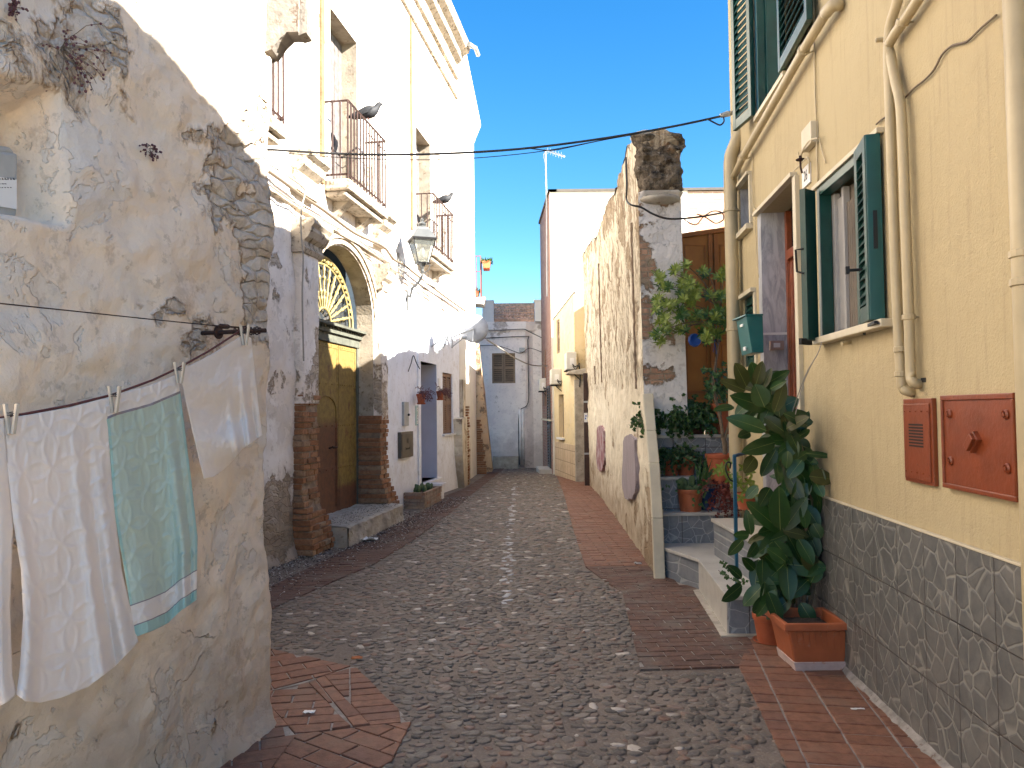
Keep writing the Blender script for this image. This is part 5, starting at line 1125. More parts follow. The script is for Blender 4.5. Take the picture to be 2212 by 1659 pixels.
mb = MB(); mb.box(cx_ - .04, rx, YW - .05, YW + .2, cz_, cz_ + .07); mb.hexa([(cx_ - .04, YW - .05, cz_), (cx_ + .2, YW - .05, cz_), (cx_ + kx * 3.7 + .2, YW + 3.7, cz_), (cx_ + kx * 3.7 - .05, YW + 3.7, cz_)] + [(cx_ - .04, YW - .05, cz_ + .07), (cx_ + .2, YW - .05, cz_ + .07), (cx_ + kx * 3.7 + .2, YW + 3.7, cz_ + .07), (cx_ + kx * 3.7 - .05, YW + 3.7, cz_ + .07)]); mb.build('coping', M['roofdk'], TW)
FT = Wall(cx_ - kx * YW, kx, 'R')
mb = MB(); z_ = atY(1180, 905, 23).z; mb.fbox(FT, YW + .05, YW + 3.6, z_ - .05, z_, 0, .05); mb.build('stone_band', M['cream'], TW)
louvre('roller_door', FT, YW + .5, YW + 1.4, gz(22) + .15, gz(22) + 2.5, .0, simple('dark_blue_slats', (.03, .04, .05), .4), TW, 1, 26)
mb = MB(); mb.fbox(FT, YW + .3, YW + 1.7, gz(22) - .1, gz(22) + .13, .0, .35); mb.build('doorstep', M['marble'], TW, bevel=.006)
mb = MB(); mb.fbox(FT, YW + 2.0, YW + 2.9, z_ + .4, z_ + 2.1, .0, .03); mb.build('upper_shutter', M['brownshut'], TW)
# antenna
AN = thing('tv_antenna', 'thin rooftop television mast with one slanted boom above the alley', 'antenna', atY(1181, 470, YW + .6)); mb = MB(); Ya = YW + .5
mb.tube([atY(1182, 640, Ya), atY(1181, 450, Ya), atY(1178, 324, Ya)], .022, 6); mb.build('mast', M['grey'], AN)
mb = MB(); a, b = atY(1178, 324, Ya), atY(1219, 338, Ya - 2.0); mb.tube([a, b], .03, 6); mb.build('boom', M['grey'], AN)
mb = MB(); [mb.tube([a.lerp(b, k / 7) - Vector((0, 0, .09)), a.lerp(b, k / 7) + Vector((0, 0, .09))], .006, 4) for k in range(1, 7)]; mb.build('elements', M['grey'], AN)
mb = MB(); mb.tube(smoothpts([atY(u, v, Ya - .04) for u, v in ((1178, 326), (1174, 336), (1177, 350), (1181, 380), (1178, 395), (1183, 430))], 4), .008, 4); mb.build('coax_cable', M['cablew'], AN)
# ---- small pale yellow house on the right
ya_, yb_ = gp(1240, 1040)[1], YW - .04; xa_, xb_ = atY(1243, 1000, ya_).x, atY(1196, 1000, yb_).x; ky = (xb_ - xa_) / (yb_ - ya_); FS = Wall(xa_ - ky * ya_, ky, 'R')
ya_ = FS.px(1243, 900)[0]; yb_ = min(FS.px(1196, 800)[0], YW - .02); zt0 = FS.px(1240, 632)[1]; zt1 = FS.px(1196, 690)[1]
SH = thing('small_house', 'low pale yellow house with a stone tiled plinth on the right', 'house', (xa_ + .5, ya_, gz(ya_)))
w0, w1 = FS.px(1209, 700)[0], FS.px(1202, 700)[0]; wz0, wz1 = FS.px(1205, 764)[1], FS.px(1206, 690)[1]; d0, d1 = FS.px(1219, 950)[0], FS.px(1208, 950)[0]; dz1 = FS.px(1214, 852)[1]; dzb = FS.px(1214, 945)[1]
mb = MB(); mb.panel(FS, [(ya_, -.4), (yb_, -.4), (yb_, zt1), (ya_, zt0)], [[(w0, wz0), (w1, wz0), (w1, wz1), (w0, wz1)], [(d0, dzb), (d1, dzb), (d1, dz1), (d0, dz1)]], .15)
a, b = FS.P(ya_, 0), FS.P(yb_, 0); mb.add([(a.x, a.y, -.4), (a.x + 3, a.y, -.4), (a.x + 3, a.y, 2.9), (a.x + .45, a.y, zt0 - .15), (a.x, a.y, zt0), (b.x, b.y, zt1), (b.x + 3, b.y, 2.9)], [(0, 1, 2, 3, 4), (4, 3, 2, 6, 5)])
mb.build('wall', M['buff'], SH)
mb = MB(); mb.fbox(FS, ya_ - .02, yb_, 0, 0, 0, 0); a0_, a1_ = FS.P(ya_ - .03, zt0 + .0, -.1), FS.P(yb_, zt1, -.1); mb = MB(); mb.tube([FS.P(ya_ - .02, zt0 + .01, -.02), FS.P(yb_, zt1 + .01, -.02)], .035, 6); mb.build('parapet_coping', M['roofdk'], SH)
louvre('window_shutter', FS, w0, w1, wz0, wz1, -.06, M['tanshut'], SH, 1, 16); mb = MB(); mb.fbox(FS, d0, d1, dzb, dz1, -.15, -.11); mb.build('blind_window', M['tanshut'], SH); mb = MB(); mb.fbox(FS, d0 - .05, d1 + .05, dzb - .05, dzb - .002, 0, .07); mb.build('window_sill', M['white'], SH)
zpl = FS.px(1225, 958)[1]; mb = MB(); mb.fbox(FS, ya_ + .01, yb_ - .2, -.4, zpl, 0.001, .03)
def tilem():
    n = NT('travertine_tile', .6); v = n.comb(n.xyz(1), n.xyz(2)); bt = n.t.nodes.new('ShaderNodeTexBrick'); n.set(bt.inputs['Vector'], v); bt.offset = 0
    for k, x in {'Scale': 1.0, 'Mortar Size': .008, 'Brick Width': .3, 'Row Height': .3}.items(): bt.inputs[k].default_value = x
    bt.inputs['Color1'].default_value = (.50, .38, .25, 1); bt.inputs['Color2'].default_value = (.58, .46, .32, 1); bt.inputs['Mortar'].default_value = (.2, .15, .1, 1); n.col(n.mix(n.mr(n.noise(9, 6), .5, .65, 0, .6), bt.outputs[0], (.36, .26, .16))); return n.m
mb.build('tiled_plinth', tilem(), SH)
# porch canopy, pilaster and dark door edge nearest the ruined wall
yc_ = ya_ - .35; fp = lambda u, v, Y=None: atY(u, v, Y or yc_)
CP = MB(); a, b = fp(1226, 801), fp(1272, 801); CP.hexa([(a.x, yc_, a.z - .06), (b.x, yc_, b.z - .10), (b.x, yc_ + .9, b.z - .10), (a.x, yc_ + .9, a.z - .06), (a.x + .03, yc_ + .05, a.z), (b.x, yc_ + .05, a.z + .08), (b.x, yc_ + .9, a.z + .08), (a.x + .03, yc_ + .9, a.z)])
CPt = CP.build('canopy', M['concrete'], SH, bevel=.01)
mb = MB(); a, b = fp(1244, 1035, ya_ - .2), fp(1261, 820, ya_ - .2); mb.box(a.x, b.x, ya_ - .22, ya_ - .02, gz(16) - .1, b.z); mb.build('corner_pilaster', M['concrete'], SH, bevel=.01)
yd_ = gp(1268, 1050)[1]; a, b = atY(1261.5, 900, yd_), atY(1270.5, 806, yd_); mb = MB(); mb.box(a.x, b.x, yd_, yd_ + .06, gz(yd_), b.z)
DD = mb.build('door_leaf', simple('dark_brown_door', (.05, .022, .014), .5, 0, .3, 9), SH); mb = MB()
for v in (868, 980): p = atY(1266, v, yd_); mb.box(a.x - .008, b.x + .008, yd_ - .006, yd_, p.z - .02, p.z + .02)
mb.build('hinge', M['grey'], DD); mb = MB(); p, q = atY(1262, 912, yd_), atY(1269, 892, yd_); mb.box(p.x, q.x, yd_ - .004, yd_ - .001, p.z, q.z); st_ = mb.build('sticker', M['white'], DD); mb = MB(); c_ = (p + q) / 2
mb.box(c_.x - .015, c_.x + .02, yd_ - .006, yd_ - .0045, c_.z + .02, c_.z + .05); mb.box(c_.x - .02, c_.x + .005, yd_ - .006, yd_ - .0045, c_.z - .04, c_.z + .0); mb.build('sticker_mark', simple('blue_ink', (.02, .1, .4), .5), st_)
# red tiles and a dark pot on the roof beside the wall
mb = MB(); yr = ya_ + .6
for k in range(5): p = atY(1248 + 5 * k, 688 + 7 * k, yr); q = atY(1260 + 5 * k, 676 + 7 * k, yr + .3); mb.tube([p, q], [.1, .08], 8)
mb.build('roof_tiles', simple('red_roof_tile', (.42, .12, .06), .8, 0, .2, 9), SH)
mb = MB(); mb.box(1.76, 4.5, 16.6, ya_ + .1, -.3, 4.1); mb.build('sun_blocker', M['buff'], SH); mb = MB(); mb.box(xa_ + 2.9, xa_ + 3.2, ya_, 21.26, -.4, 3.0); mb.build('side_wall', M['buff'], SH)  # both boxes unseen, added to stop sun leaking past the small house
# ---- air conditioners
def ac(label, u0, v0, u1, v1, F, dp):
    # photo box of the front face; unit sticks out of wall F
    um = (u0 + u1) / 2; Yc = F.px(u1, (v0 + v1) / 2, 0)[0]; p = atY(u0, v0, Yc); q = atY(u1, v1, Yc); t = thing('air_conditioner', label, 'air conditioner', (q.x, Yc, q.z), 'air conditioner units on the right')
    x0, x1, z0, z1 = p.x, q.x, q.z, p.z; mb = MB(); mb.box(x0, x1, Yc - .0, Yc + .75, z0, z1); mb.build('casing', simple('ac_enamel', (.60, .58, .52), .45, 0, .05), t, bevel=.02)
    mb = MB(); w_ = x1 - x0; h_ = z1 - z0; mb.box(x0 + w_ * .35, x0 + w_ * .78, Yc - .012, Yc - .001, z0 + h_ * .25, z1 - h_ * .35); mb.build('valve_cover', M['white'], t, bevel=.006)
    mb = MB(); mb.tube([(x1 + .1, Yc, z0 - .02), (x0 - .02, Yc, z0 - .02)], .015, 5); mb.tube([(x1 + .1, Yc + .6, z0 - .02), (x0 - .02, Yc + .6, z0 - .02)], .015, 5); mb.tube([(x1 + .08, Yc, z0 - .25), (x0 + .1, Yc, z0 - .03)], .012, 5); mb.build('wall_bracket', M['black'], t)
    mb = MB(); mb.tube(smoothpts([(x0 + w_ * .6, Yc - .01, z0 + h_ * .3), (x0 + w_ * .8, Yc - .06, z0 + h_ * .15), (x1 + .04, Yc - .03, z0 + h_ * .2), (x1 + .08, Yc - .01, z0 - h_ * .3), (x1 + .06, Yc, z0 - h_)], 4), .014, 6); mb.tube(smoothpts([(x0 + w_ * .6, Yc - .02, z0 + h_ * .2), (x0 + w_ * .9, Yc - .08, z0 + h_ * .0), (x1 + .06, Yc - .03, z0 + h_ * .35), (x1 + .06, Yc - .01, z0 - h_ * .3)], 4), .010, 5); mb.build('pipes', M['cable'], t)
ac('largest air conditioner unit, standing above the porch canopy of the small yellow house', 1223, 760, 1246, 798, FS, .4)
ac('middle air conditioner unit on the side of the small yellow house', 1190, 797, 1213, 830, FS, .4)
ac('smallest and farthest air conditioner unit, on the brick side wall', 1165, 817, 1180, 844, FT, .4)
# ============================================================ RUINED WALL
RW = thing('ruined_wall', 'tall crumbling old wall with a blackened rubble pier at its near end', 'wall', FR.P(7.6, 0, 0))
pA = gp(1415, 1243); Yn, Yf = pA.y + .52, FR.px(1271, 1045)[0]
pts = [(1375, 288), (1351, 325), (1340, 370), (1327, 407), (1308, 450), (1287, 512), (1268, 532), (1257, 554)]
lean = lambda z: max(0, z) * .012
tp_ = [FR.px(u, v, lean(4.6)) for u, v in pts]; tp_ = [(Yn - .1, tp_[0][1])] + sorted(tp_) + [(Yf + .5, tp_[-1][1])]
def topz(Y):
    for i in range(len(tp_) - 1):
        if Y <= tp_[i + 1][0]: a, b = tp_[i], tp_[i + 1]; return lerp(a[1], b[1], max(0, (Y - a[0])) / max(1e-6, b[0] - a[0]))
    return tp_[-1][1]
TH = atY(1475, 700, Yn).x - atY(1383, 700, Yn).x
BR_ = blobs(FR, [(1300, 700, .5, .02), (1400, 900, .12, .2), (1405, 1100, .2, .16), (1400, 1180, .25, .1), (1330, 1130, .3, .08), (1300, 1080, .5, .14), (1280, 1060, .6, .16), (1350, 1180, .4, .16), (1385, 1210, .3, .14), (1375, 700, .25, .1), (1372, 500, .4, .12), (1350, 450, .6, .12), (1320, 520, .7, .08), (1290, 950, 1.2, -.12), (1340, 950, .8, -.14), (1300, 850, 1.0, -.1), (1360, 900, .4, -.12)])
Lw = Yf - Yn
def fnR(a, b):
    s_ = a * (Lw + TH + .9) ; zt_ = 0
    if s_ < Lw: Y = Yf - s_; base = FR.P(Y, 0); n_ = FR.n; zt_ = topz(Y); wY = Y; x_ = 0
    else:
        x_ = min(s_ - Lw, TH); back = max(0, s_ - Lw - TH); base = FR.P(Yn, 0) - FR.n * x_ + Vector((0, back * 3, 0)); base.y -= 0; n_ = Vector((0, -1, 0)) if back <= 0 else -FR.n; wY = Yn; zt_ = topz(Yn + back * 3) - .0
    if s_ < Lw and s_ > Lw - .05: n_ = (FR.n + Vector((0, -1, 0))).normalized()
    z = gz(wY) - .05 + (zt_ - gz(wY) + .05) * b; q = base + Vector((0, 0, z)); q += FR.n * lean(z)
    e = q * 1.0
    o = .018 * fbm(e * 1.6) + .014 * fbm(e * 5)
    up = sst(1.75, 1.95, z + .08 * noise.noise(e * 2)) 
    w_ = wear_at(wY, z, BR_) if s_ < Lw else 0
    if s_ < Lw: o += up * (.012 * abs(noise.noise(Vector((e.y * 14, e.x, z * 1.6)))) + .012 * fbm(Vector((e.y * 3, e.x, z * 7)), 3)) - .01 * up; w_ += .03 * up
    if s_ < Lw and b > .92: w_ += (b - .92) * 1.2
    if s_ >= Lw:                                   # near pier face
        zz = zt_ - z
        if zz < .62: o += .05 + .06 * fbm(e * 3.3, 5) + .025 * fbm(Vector((e.x * 5, e.y, z * 16)), 4); w_ = .3
        elif zz < .70: o += .10 * (1 - (zz - .62) / .08)
        else: w_ = (.05 + .10 * math.exp(-(x_ / .14) ** 2)) * sst(1.75, 2.1, z) - (.1 if z < 1.9 else 0) + (.14 * math.exp(-((x_ - .1) / .1) ** 2) * math.exp(-((z - 3.0) / .25) ** 2)); o += .004
        if x_ >= TH: o *= .4
    jag = sst(.93, 1, b) * .10 * fbm(Vector((e.x * 3 + 5, e.y * 3, 1)), 5); q.z += jag
    return q + n_ * o, w_
mb = MB(); mb.grid(430, 190, fnR, attrs='wear')
# rough top
def fnT(a, b):
    Y = lerp(Yn, Yf, a); z = topz(Y) + .10 * fbm(Vector((FR.P(Y, 0).x * 3 + 5, Y * 3, 1)), 5) - .02; q = FR.P(Y, z, lean(z) - b * TH); return q + Vector((0, 0, .05 * math.sin(math.pi * b) + .05 * fbm(q * 5) * math.sin(math.pi * b)))
mb2 = MB(); mb2.grid(160, 8, fnT); 
mb.build('wall', M['R'], RW, smooth=True)
mb2.build('rough_top', simple('blackened_rubble', (.12, .095, .07), .95, 0, .4, 9, .02, 30, dirt=(.3, .26, .2), dthr=.6), RW)
# near pier faced separately so that it carries its own stone: stand-proud skin
sk = MB()
def fnP(a, b):
    x_ = a * (TH + .0); z = lerp(.9, topz(Yn) - .02, b); base = FR.P(Yn, 0) - FR.n * x_; q = base + Vector((0, -.012, z)) + FR.n * lean(z); zz = topz(Yn) - z; e = q
    if zz < .62:
        o = .075 + .075 * fbm(e * 3.6, 5) + .045 * fbm(Vector((e.x * 4, e.y, z * 15)), 4); w_ = .3
    elif zz < .70: o = .10 * (1 - (zz - .62) / .08) + .02; w_ = -.2
    else: o = .016 + .010 * fbm(e * 4); w_ = .03 + (.11 * math.exp(-(x_ / .13) ** 2)) * sst(1.6, 2.1, z) + .14 * math.exp(-((x_ - .1) / .1) ** 2) * math.exp(-((z - 3.0) / .25) ** 2) - .25 * (1 - sst(1.6, 2.0, z))
    ed = min(x_, TH - x_); o *= .35 + .65 * sst(0, .05, ed) if zz < .7 else 1
    side = (.02 + .06 * fbm(e * 5, 5)) * (1 if zz < .62 else 0); q = q + FR.n * side * (1 if x_ < .03 else 0) - FR.n * side * (1 if x_ > TH - .03 else 0)
    return q + Vector((0, -o, 0)), w_
sk.grid(50, 240, fnP, attrs='wear')
# split: black rubble on top uses second slot
zcut = topz(Yn) - .63
for i, f in enumerate(sk.f):
    if sum(sk.v[k][2] for k in f) / len(f) > zcut: sk.m[i] = 1
rub = NT('lichened_rubble', .95, spec=.2); kk = rub.mix(rub.mr(rub.noise(9, 12, .75), .38, .6), (.05, .037, .026), (.25, .20, .145)); kk = rub.mix(rub.mr(rub.noise(22, 10, .75), .58, .64, 0, .8), kk, (.42, .38, .32)); kk = rub.mix(rub.mr(rub.noise(3, 5, .6, rub.vm('ADD', rub.pos, (3, 3, 3))), .62, .7, 0, .7), kk, (.28, .13, .05)); rub.col(kk); rub.bump(rub.math('ADD', rub.noise(12, 12, .75), rub.math('MULTIPLY', rub.noise(40, 6, .7), .4)), .05)
sk.build('rubble_pier', [M['P'], rub.m], RW, smooth=True)
mb = MB(); z = topz(Yn); 
for (x, y, r_, h) in ((.16, .06, .14, .05), (.30, .05, .12, .045), (.08, .12, .08, .04)):
    c_ = FR.P(Yn + y, z + .01) - FR.n * x + FR.n * .1; vs = []; mb.ball(c_, (r_, .11, h), 12, 6)
mb.build('cement_cap', simple('white_cement', (.5, .48, .45), .9, 0, .15, 9, .01, 30), RW, smooth=True)
mb = MB(); c_ = FR.P(Yn, topz(Yn) - .70) - FR.n * TH * .42; mb.ball(c_, (TH * .5, .16, .055), 16, 8); mb.build('cement_ledge', M['concrete'], RW, smooth=True)
# ruts and painted-over windows in the lower render
FRl = FR; pa = MB(); pb = MB()
def oval(mb, u0, u1, v0, v1, o, flat):
    um, vm, n = (u0 + u1) / 2, (v0 + v1) / 2, 26; L = []
    for i in range(n):
        a = 2 * math.pi * i / n; cx2, sy2 = math.cos(a), math.sin(a); ex = abs(cx2) ** flat * (1 if cx2 > 0 else -1); ey = abs(sy2) ** flat * (1 if sy2 > 0 else -1); L.append((um + (u1 - u0) / 2 * ex * (1 + .08 * math.sin(5 * a)), vm + (v1 - v0) / 2 * ey))
    ragged(FR, mb, L, -.02, o, seed=u0)
oval(pa, 1288, 1304, 920, 1017, .045, .6); oval(pb, 1344, 1372, 940, 1078, .045, .55)
stn = NT('faded_violet_boards', .8); sv = stn.N('VectorMath', {'operation': 'MULTIPLY'}, {0: stn.pos, 1: (8, 8, .6)}); k = stn.mix(stn.mr(stn.noise(6, 6, .7, sv), .35, .6), (.36, .31, .33), (.24, .20, .22)); stn.col(k); stn.bump(stn.noise(6, 6, .7, sv), .01)
rdm = NT('faded_red_patch', .8); k = rdm.mix(rdm.mr(rdm.noise(5, 8, .7), .4, .62), (.20, .05, .06), (.40, .33, .34)); rdm.col(k)
pa.build('red_patch', rdm.m, RW); pb.build('violet_patch', stn.m, RW)
mb = MB()
for (u0, v0, v1) in ((1299, 560, 826), (1372, 470, 840), (1285, 790, 830)):
    y_, z0_ = FR.px(u0, v1, .06); z1_ = FR.px(u0, v0, .06)[1]; n = 30; pv_ = [FR.P(y_ + .02 * fbm(Vector((0, 0, lerp(z0_, z1_, i / n) * 4))), lerp(z0_, z1_, i / n), .055 + lean(lerp(z0_, z1_, i / n)) - .025 + .01 * noise.noise(Vector((i * .7, u0, 0)))) for i in range(n + 1)]; mb.tube(pv_, [.013 + .010 * noise.noise(Vector((i * .9, u0, 3))) for i in range(n + 1)], 7)
mb.build('brown_seams', M['mortar_s'], RW)
ED = MB(); sp = [FR.px(u, v, .03) for u, v in ((1392, 850), (1398, 930), (1405, 1000), (1412, 1120), (1417, 1243))]; sp[-1] = (sp[-1][0], -.05)
for i in range(4):
    (ya_, za_), (yb2_, zb2_) = sp[i], sp[i + 1]; ya_, yb2_ = min(ya_, Yn - .02), min(yb2_, Yn - .02)
    ED.hexa([FR.P(yb2_, zb2_, -.06), FR.P(yb2_, zb2_, .045), FR.P(yb2_ + .05, zb2_, .045), FR.P(yb2_ + .05, zb2_, -.06), FR.P(ya_, za_, -.06), FR.P(ya_, za_, .045), FR.P(ya_ + .05, za_, .045), FR.P(ya_ + .05, za_, -.06)])
ED.build('cream_edge', M['cream'], RW, bevel=.01)
mb = MB()
def fnS(a, b):
    z = lerp(-.05, sp[0][1], b)
    for i in range(4):
        if sp[i + 1][1] <= z <= sp[i][1] + 1e-6: yf = lerp(sp[i + 1][0], sp[i][0], (z - sp[i + 1][1]) / (sp[i][1] - sp[i + 1][1])); break
    else: yf = sp[0][0]
    yf = min(yf, Yn - .02) + .03; Y = lerp(yf, Yn + .12, a); q = FR.P(Y, z, lean(z) + .012); return q + FR.n * (.012 * fbm(q * 5)), .05 + .12 * (z < .8)
mb.grid(20, 60, fnS, attrs='wear'); mb.build('wall_foot', M['R'], RW, smooth=True)
cable('wall_cable', 'dark cable running down the ruined wall and across its pier to the yellow house', smoothpts([FR.at(1352, 340, .2), FR.at(1354, 400, .2), FR.at(1353, 430, .2), atY(1362, 442, 7.3), atY(1385, 448, 7.3), atY(1410, 462, 7.3), atY(1440, 472, 7.32), atY(1475, 472, 7.35), atY(1520, 467, 7.5), atY(1568, 458, 7.8)], 4), .010, M['cable'])
cable('wall_cable', 'thin reddish cable knotted in a loop behind the yellow house downpipe', smoothpts([atY(u, v, 7.6) for u, v in ((1475, 471), (1490, 482), (1505, 485), (1518, 470), (1540, 456), (1560, 460), (1562, 475), (1545, 482), (1525, 470), (1505, 462))], 4), .006, M['rope'])
# ============================================================ GATE AND STAIRS
YG = 8.75; G0, G1 = atY(1466, 700, YG).x, atY(1640, 700, YG).x; zt = atY(1470, 512, YG).z; zg = atY(1470, 862, YG).z - .1
GT = thing('metal_gate', 'tall brown sheet metal gate at the top of the tiled stairs', 'gate', (G0, YG, zg)); dzg = .10
mb = MB(); mb.hexa([(G0, YG, zg), (G1, YG, zg), (G1, YG + .03, zg), (G0, YG + .03, zg), (G0, YG, zt), (G1, YG, zt + .13), (G1, YG + .03, zt + .13), (G0, YG + .03, zt)]); mb.build('sheet', M['gate'], GT)
mb = MB(); xm = atY(1540, 600, YG).x
for x in (G0, xm - .05, xm + .012): mb.box(x, x + .045, YG - .03, YG - .001, zg, zt + .02)
mb.hexa([(G0, YG - .035, zt - .02), (G1, YG - .035, zt + .10), (G1, YG + .04, zt + .10), (G0, YG + .04, zt - .02), (G0, YG - .035, zt + .03), (G1, YG - .035, zt + .15), (G1, YG + .04, zt + .15), (G0, YG + .04, zt + .03)])
for v in (735, 850): z = atY(1500, v, YG).z; mb.box(G0 + .045, G1, YG - .02, YG - .001, z, z + .03)
for (x0, x1) in ((G0 + .09, xm - .09), (xm + .09, G1)):
    for (z0, z1) in ((atY(1500, 725, YG).z, zt - .10), (zg + .1, atY(1500, 745, YG).z)):
        mb.tube([(x0, YG - .004, z0), (x0, YG - .004, z1), (x1, YG - .004, z1), (x1, YG - .004, z0), (x0, YG - .004, z0)], .008, 4)
mb.build('frame', simple('brown_gate_rail', (.26, .09, .02), .5), GT, bevel=.003)
mb = MB(); mb.box(xm + .0, xm + .06, YG - .07, YG - .03, 2.35, 2.47); mb.build('lock', M['iron'], GT)
ST = thing('tiled_stairs', 'outside staircase faced with grey crazy paving tiles and pale marble treads', 'stairs', (1.6, 7, 0))
pB, pC = gp(1513, 1277), gp(1575, 1374)
z1 = (atY(1415, 1184, pA.y).z + atY(1513, 1200, pB.y).z) / 2; xR = lambda Y: FY.c + FY.k * Y - .01
steps = []
pD = Vector((xR(pC.y - .0), pC.y - .02, 0))
def prism(mb, poly, z0, z1, m=None):
    n = len(poly); mb.add([(x, y, z0) for x, y in poly] + [(x, y, z1) for x, y in poly], [tuple(range(n - 1, -1, -1)), tuple(range(n, 2 * n))] + [(i, (i + 1) % n, n + (i + 1) % n, n + i) for i in range(n)], m)
low = [(pA.x + .035, pA.y), (pB.x, pB.y), (pC.x, pC.y), (pD.x, pD.y), (xR(Yn), Yn), (pA.x + .06, Yn)]
mb = MB(); prism(mb, low, -.05, z1 - .03); mb.build('landing_body', M['riser'], ST)
lowt = [(x + (.0 if i not in (1, 2) else -.022), y - (.025 if i < 4 else 0)) for i, (x, y) in enumerate(low)]
mb = MB(); prism(mb, lowt, z1 - .03, z1); mb.build('marble_tread', M['marble'], ST, bevel=.005)
mb = MB(); a, b = pB, pC; d_ = (b - a).normalized(); n_ = Vector((d_.y, -d_.x, 0)); n_ = -n_ if n_.x > 0 else n_
mb.hexa([a + n_ * .012 + Vector((0, 0, .0)), b + n_ * .012, b, a] + [p + Vector((0, 0, z1 - .031)) for p in (a + n_ * .012, b + n_ * .012, b, a)]); mb.build('marble_riser', M['marble'], ST)
mb = MB(); prism(mb, [(pB.x - .07, pB.y - .03), (pC.x - .07, pC.y - .05), (pC.x + .35, pC.y - .06), (pC.x + .35, pC.y), (pC.x, pC.y), (pB.x, pB.y)], -.02, .018); mb.build('mortar_skirt', M['concrete'], ST)
zz2 = atY(1418, 1110, pA.y + .05).z; Y2 = pA.y + .12; prev = z1
levels = [(Y2, zz2)]; Y3 = Y2 + .17; levels.append((Y3, atY(1418, 1030, Y3).z)); Y4 = Y3 + .18; levels.append((Y4, atY(1418, 940, Y4).z))
for i, (Y, z) in enumerate(levels):
    xl_ = pA.x + .04; xr_ = xR(Y) if i < 2 else 3.2
    if i == 2: xr_ = 3.0
    xi_ = FR.P(Yn, 0).x + TH - .02; mb = MB(); mb.box(xl_, xr_, Y, Yn + .02, prev - .01 if i else z1 - .01, z - .03); mb.box(xi_, xr_ + .1, Yn + .02, 9.6, prev - .01 if i else z1 - .01, z - .03); mb.build('riser_block', M['riser'], ST)
    mb = MB(); mb.box(xl_, xr_, Y - .025, Yn + .02, z - .03, z); mb.box(xi_, xr_ + .1, Yn + .02, 9.6, z - .03, z); mb.build('marble_tread', M['marble'], ST, bevel=.005); prev = z
zS1, zS2, zS3 = [z for _, z in levels]

# side white block steps up to the yellow house door
DB = MB(); dY0, dY1 = 5.5, 6.75; DB.box(1.80, xR(6) + .1, dY0, dY1 + .2, z1, zS1); o = DB.build('door_steps', M['riser'], ST); DB = MB(); DB.box(1.775, xR(6) + .1, dY0 - .02, dY1 + .2, zS1, zS1 + .03); DB.build('marble_tread', M['marble'], ST, bevel=.005)
# ============================================================ YELLOW HOUSE
YH = thing('yellow_house', 'yellow stuccoed house with dark green shutters and a grey stone tiled base', 'house', FY.P(5, 0))
wy1, wz0_ = FY.px(1780, 729); wy0 = 4.20; wzt = FY.px(1782, 400)[1]; wzb = FY.px(1800, 724)[1]
dy1, dzt = FY.px(1645, 461); dy0 = FY.px(1722, 500)[0]; 
sy1_, szt = FY.px(1598, 398); sy0_ = FY.px(1622, 400)[0]; szb = FY.px(1600, 508)[1]; szt = FY.px(1622, 378)[1]
ly1_, lzt = FY.px(1605, 650); ly0_ = FY.px(1631, 650)[0]; lzb = FY.px(1615, 792)[1]; lzt = FY.px(1618, 640)[1]
uz0 = FY.px(1698, 158)[1]; uy1, uy0 = FY.px(1640, 240)[0], FY.px(1698, 150)[0]; uzt = uz0 + 1.45
yEnd = FY.px(1590, 800)[0] + .02
mb = MB()
# roofline: higher towards the far end; unseen, shaped for the shadow edges it casts
out = [(.2, -.1), (yEnd, -.1), (yEnd, 5.95), (7.2, 6.3), (6.3, 6.55), (4.2, 6.4), (3.4, 5.4), (2.5, 4.80), (1.5, 5.27), (.2, 5.6)]
mb.panel(FY, out, [[(wy0, wzb), (wy1, wzb), (wy1, wzt), (wy0, wzt)], [(dy0, zS1), (dy1, zS1), (dy1, dzt), (dy0, dzt)], [(sy0_, szb), (sy1_, szb), (sy1_, szt), (sy0_, szt)], [(ly0_, lzb), (ly1_, lzb), (ly1_, lzt), (ly0_, lzt)], [(uy0, uz0), (uy1, uz0), (uy1, uzt), (uy0, uzt)]], .20)
# far end wall, back and roof
n = len(out)
for i in range(1, n - 1):
    a, b = out[i], out[i + 1] if i + 1 < n else out[0]
    mb.quad(FY.P(a[0], a[1]), FY.P(b[0], b[1]), FY.P(b[0], b[1], -6), FY.P(a[0], a[1], -6))
mb.quad(FY.P(.2, -.1), FY.P(.2, 5.6), FY.P(.2, 5.6, -6), FY.P(.2, -.1, -6))
mb.add([FY.P(y, z, -6) for y, z in out], [tuple(range(n))]); mb.build('wall', M['Y'], YH)
mb = MB(); mb.fbox(FY, wy0 - .1, wy1 + .1, wzb, wzt, -.6, -.56); mb.fbox(FY, dy0 - .1, dy1, zS1, dzt, -.6, -.57); mb.fbox(FY, uy0 - .3, uy1 + .1, uz0, uzt, -.6, -.56); mb.build('dark_interior', M['darkroom'], YH)
# dado
dz_ = FY.px(2000, 1150)[1]; mb = MB(); mb.fbox(FY, .2, 5.5, -.05, dz_, .001, .018); mb.build('tiled_plinth', M['dado'], YH)
mb = MB(); mb.fbox(FY, .2, 5.5, dz_, dz_ + .012, .001, .022); mb.build('plinth_trim', M['cream'], YH, bevel=.003)
mb = MB(); 
def fsk(a, b): y = lerp(.2, 5.3, a); q = FY.P(y, .04 * (1 - b), .015 + .05 * b); return q + Vector((0, 0, .006 * noise.noise(q * 20))) + FY.n * .016 * fbm(q * 9) * b
mb.grid(140, 4, fsk); mb.build('mortar_skirt', M['joint'], YH)
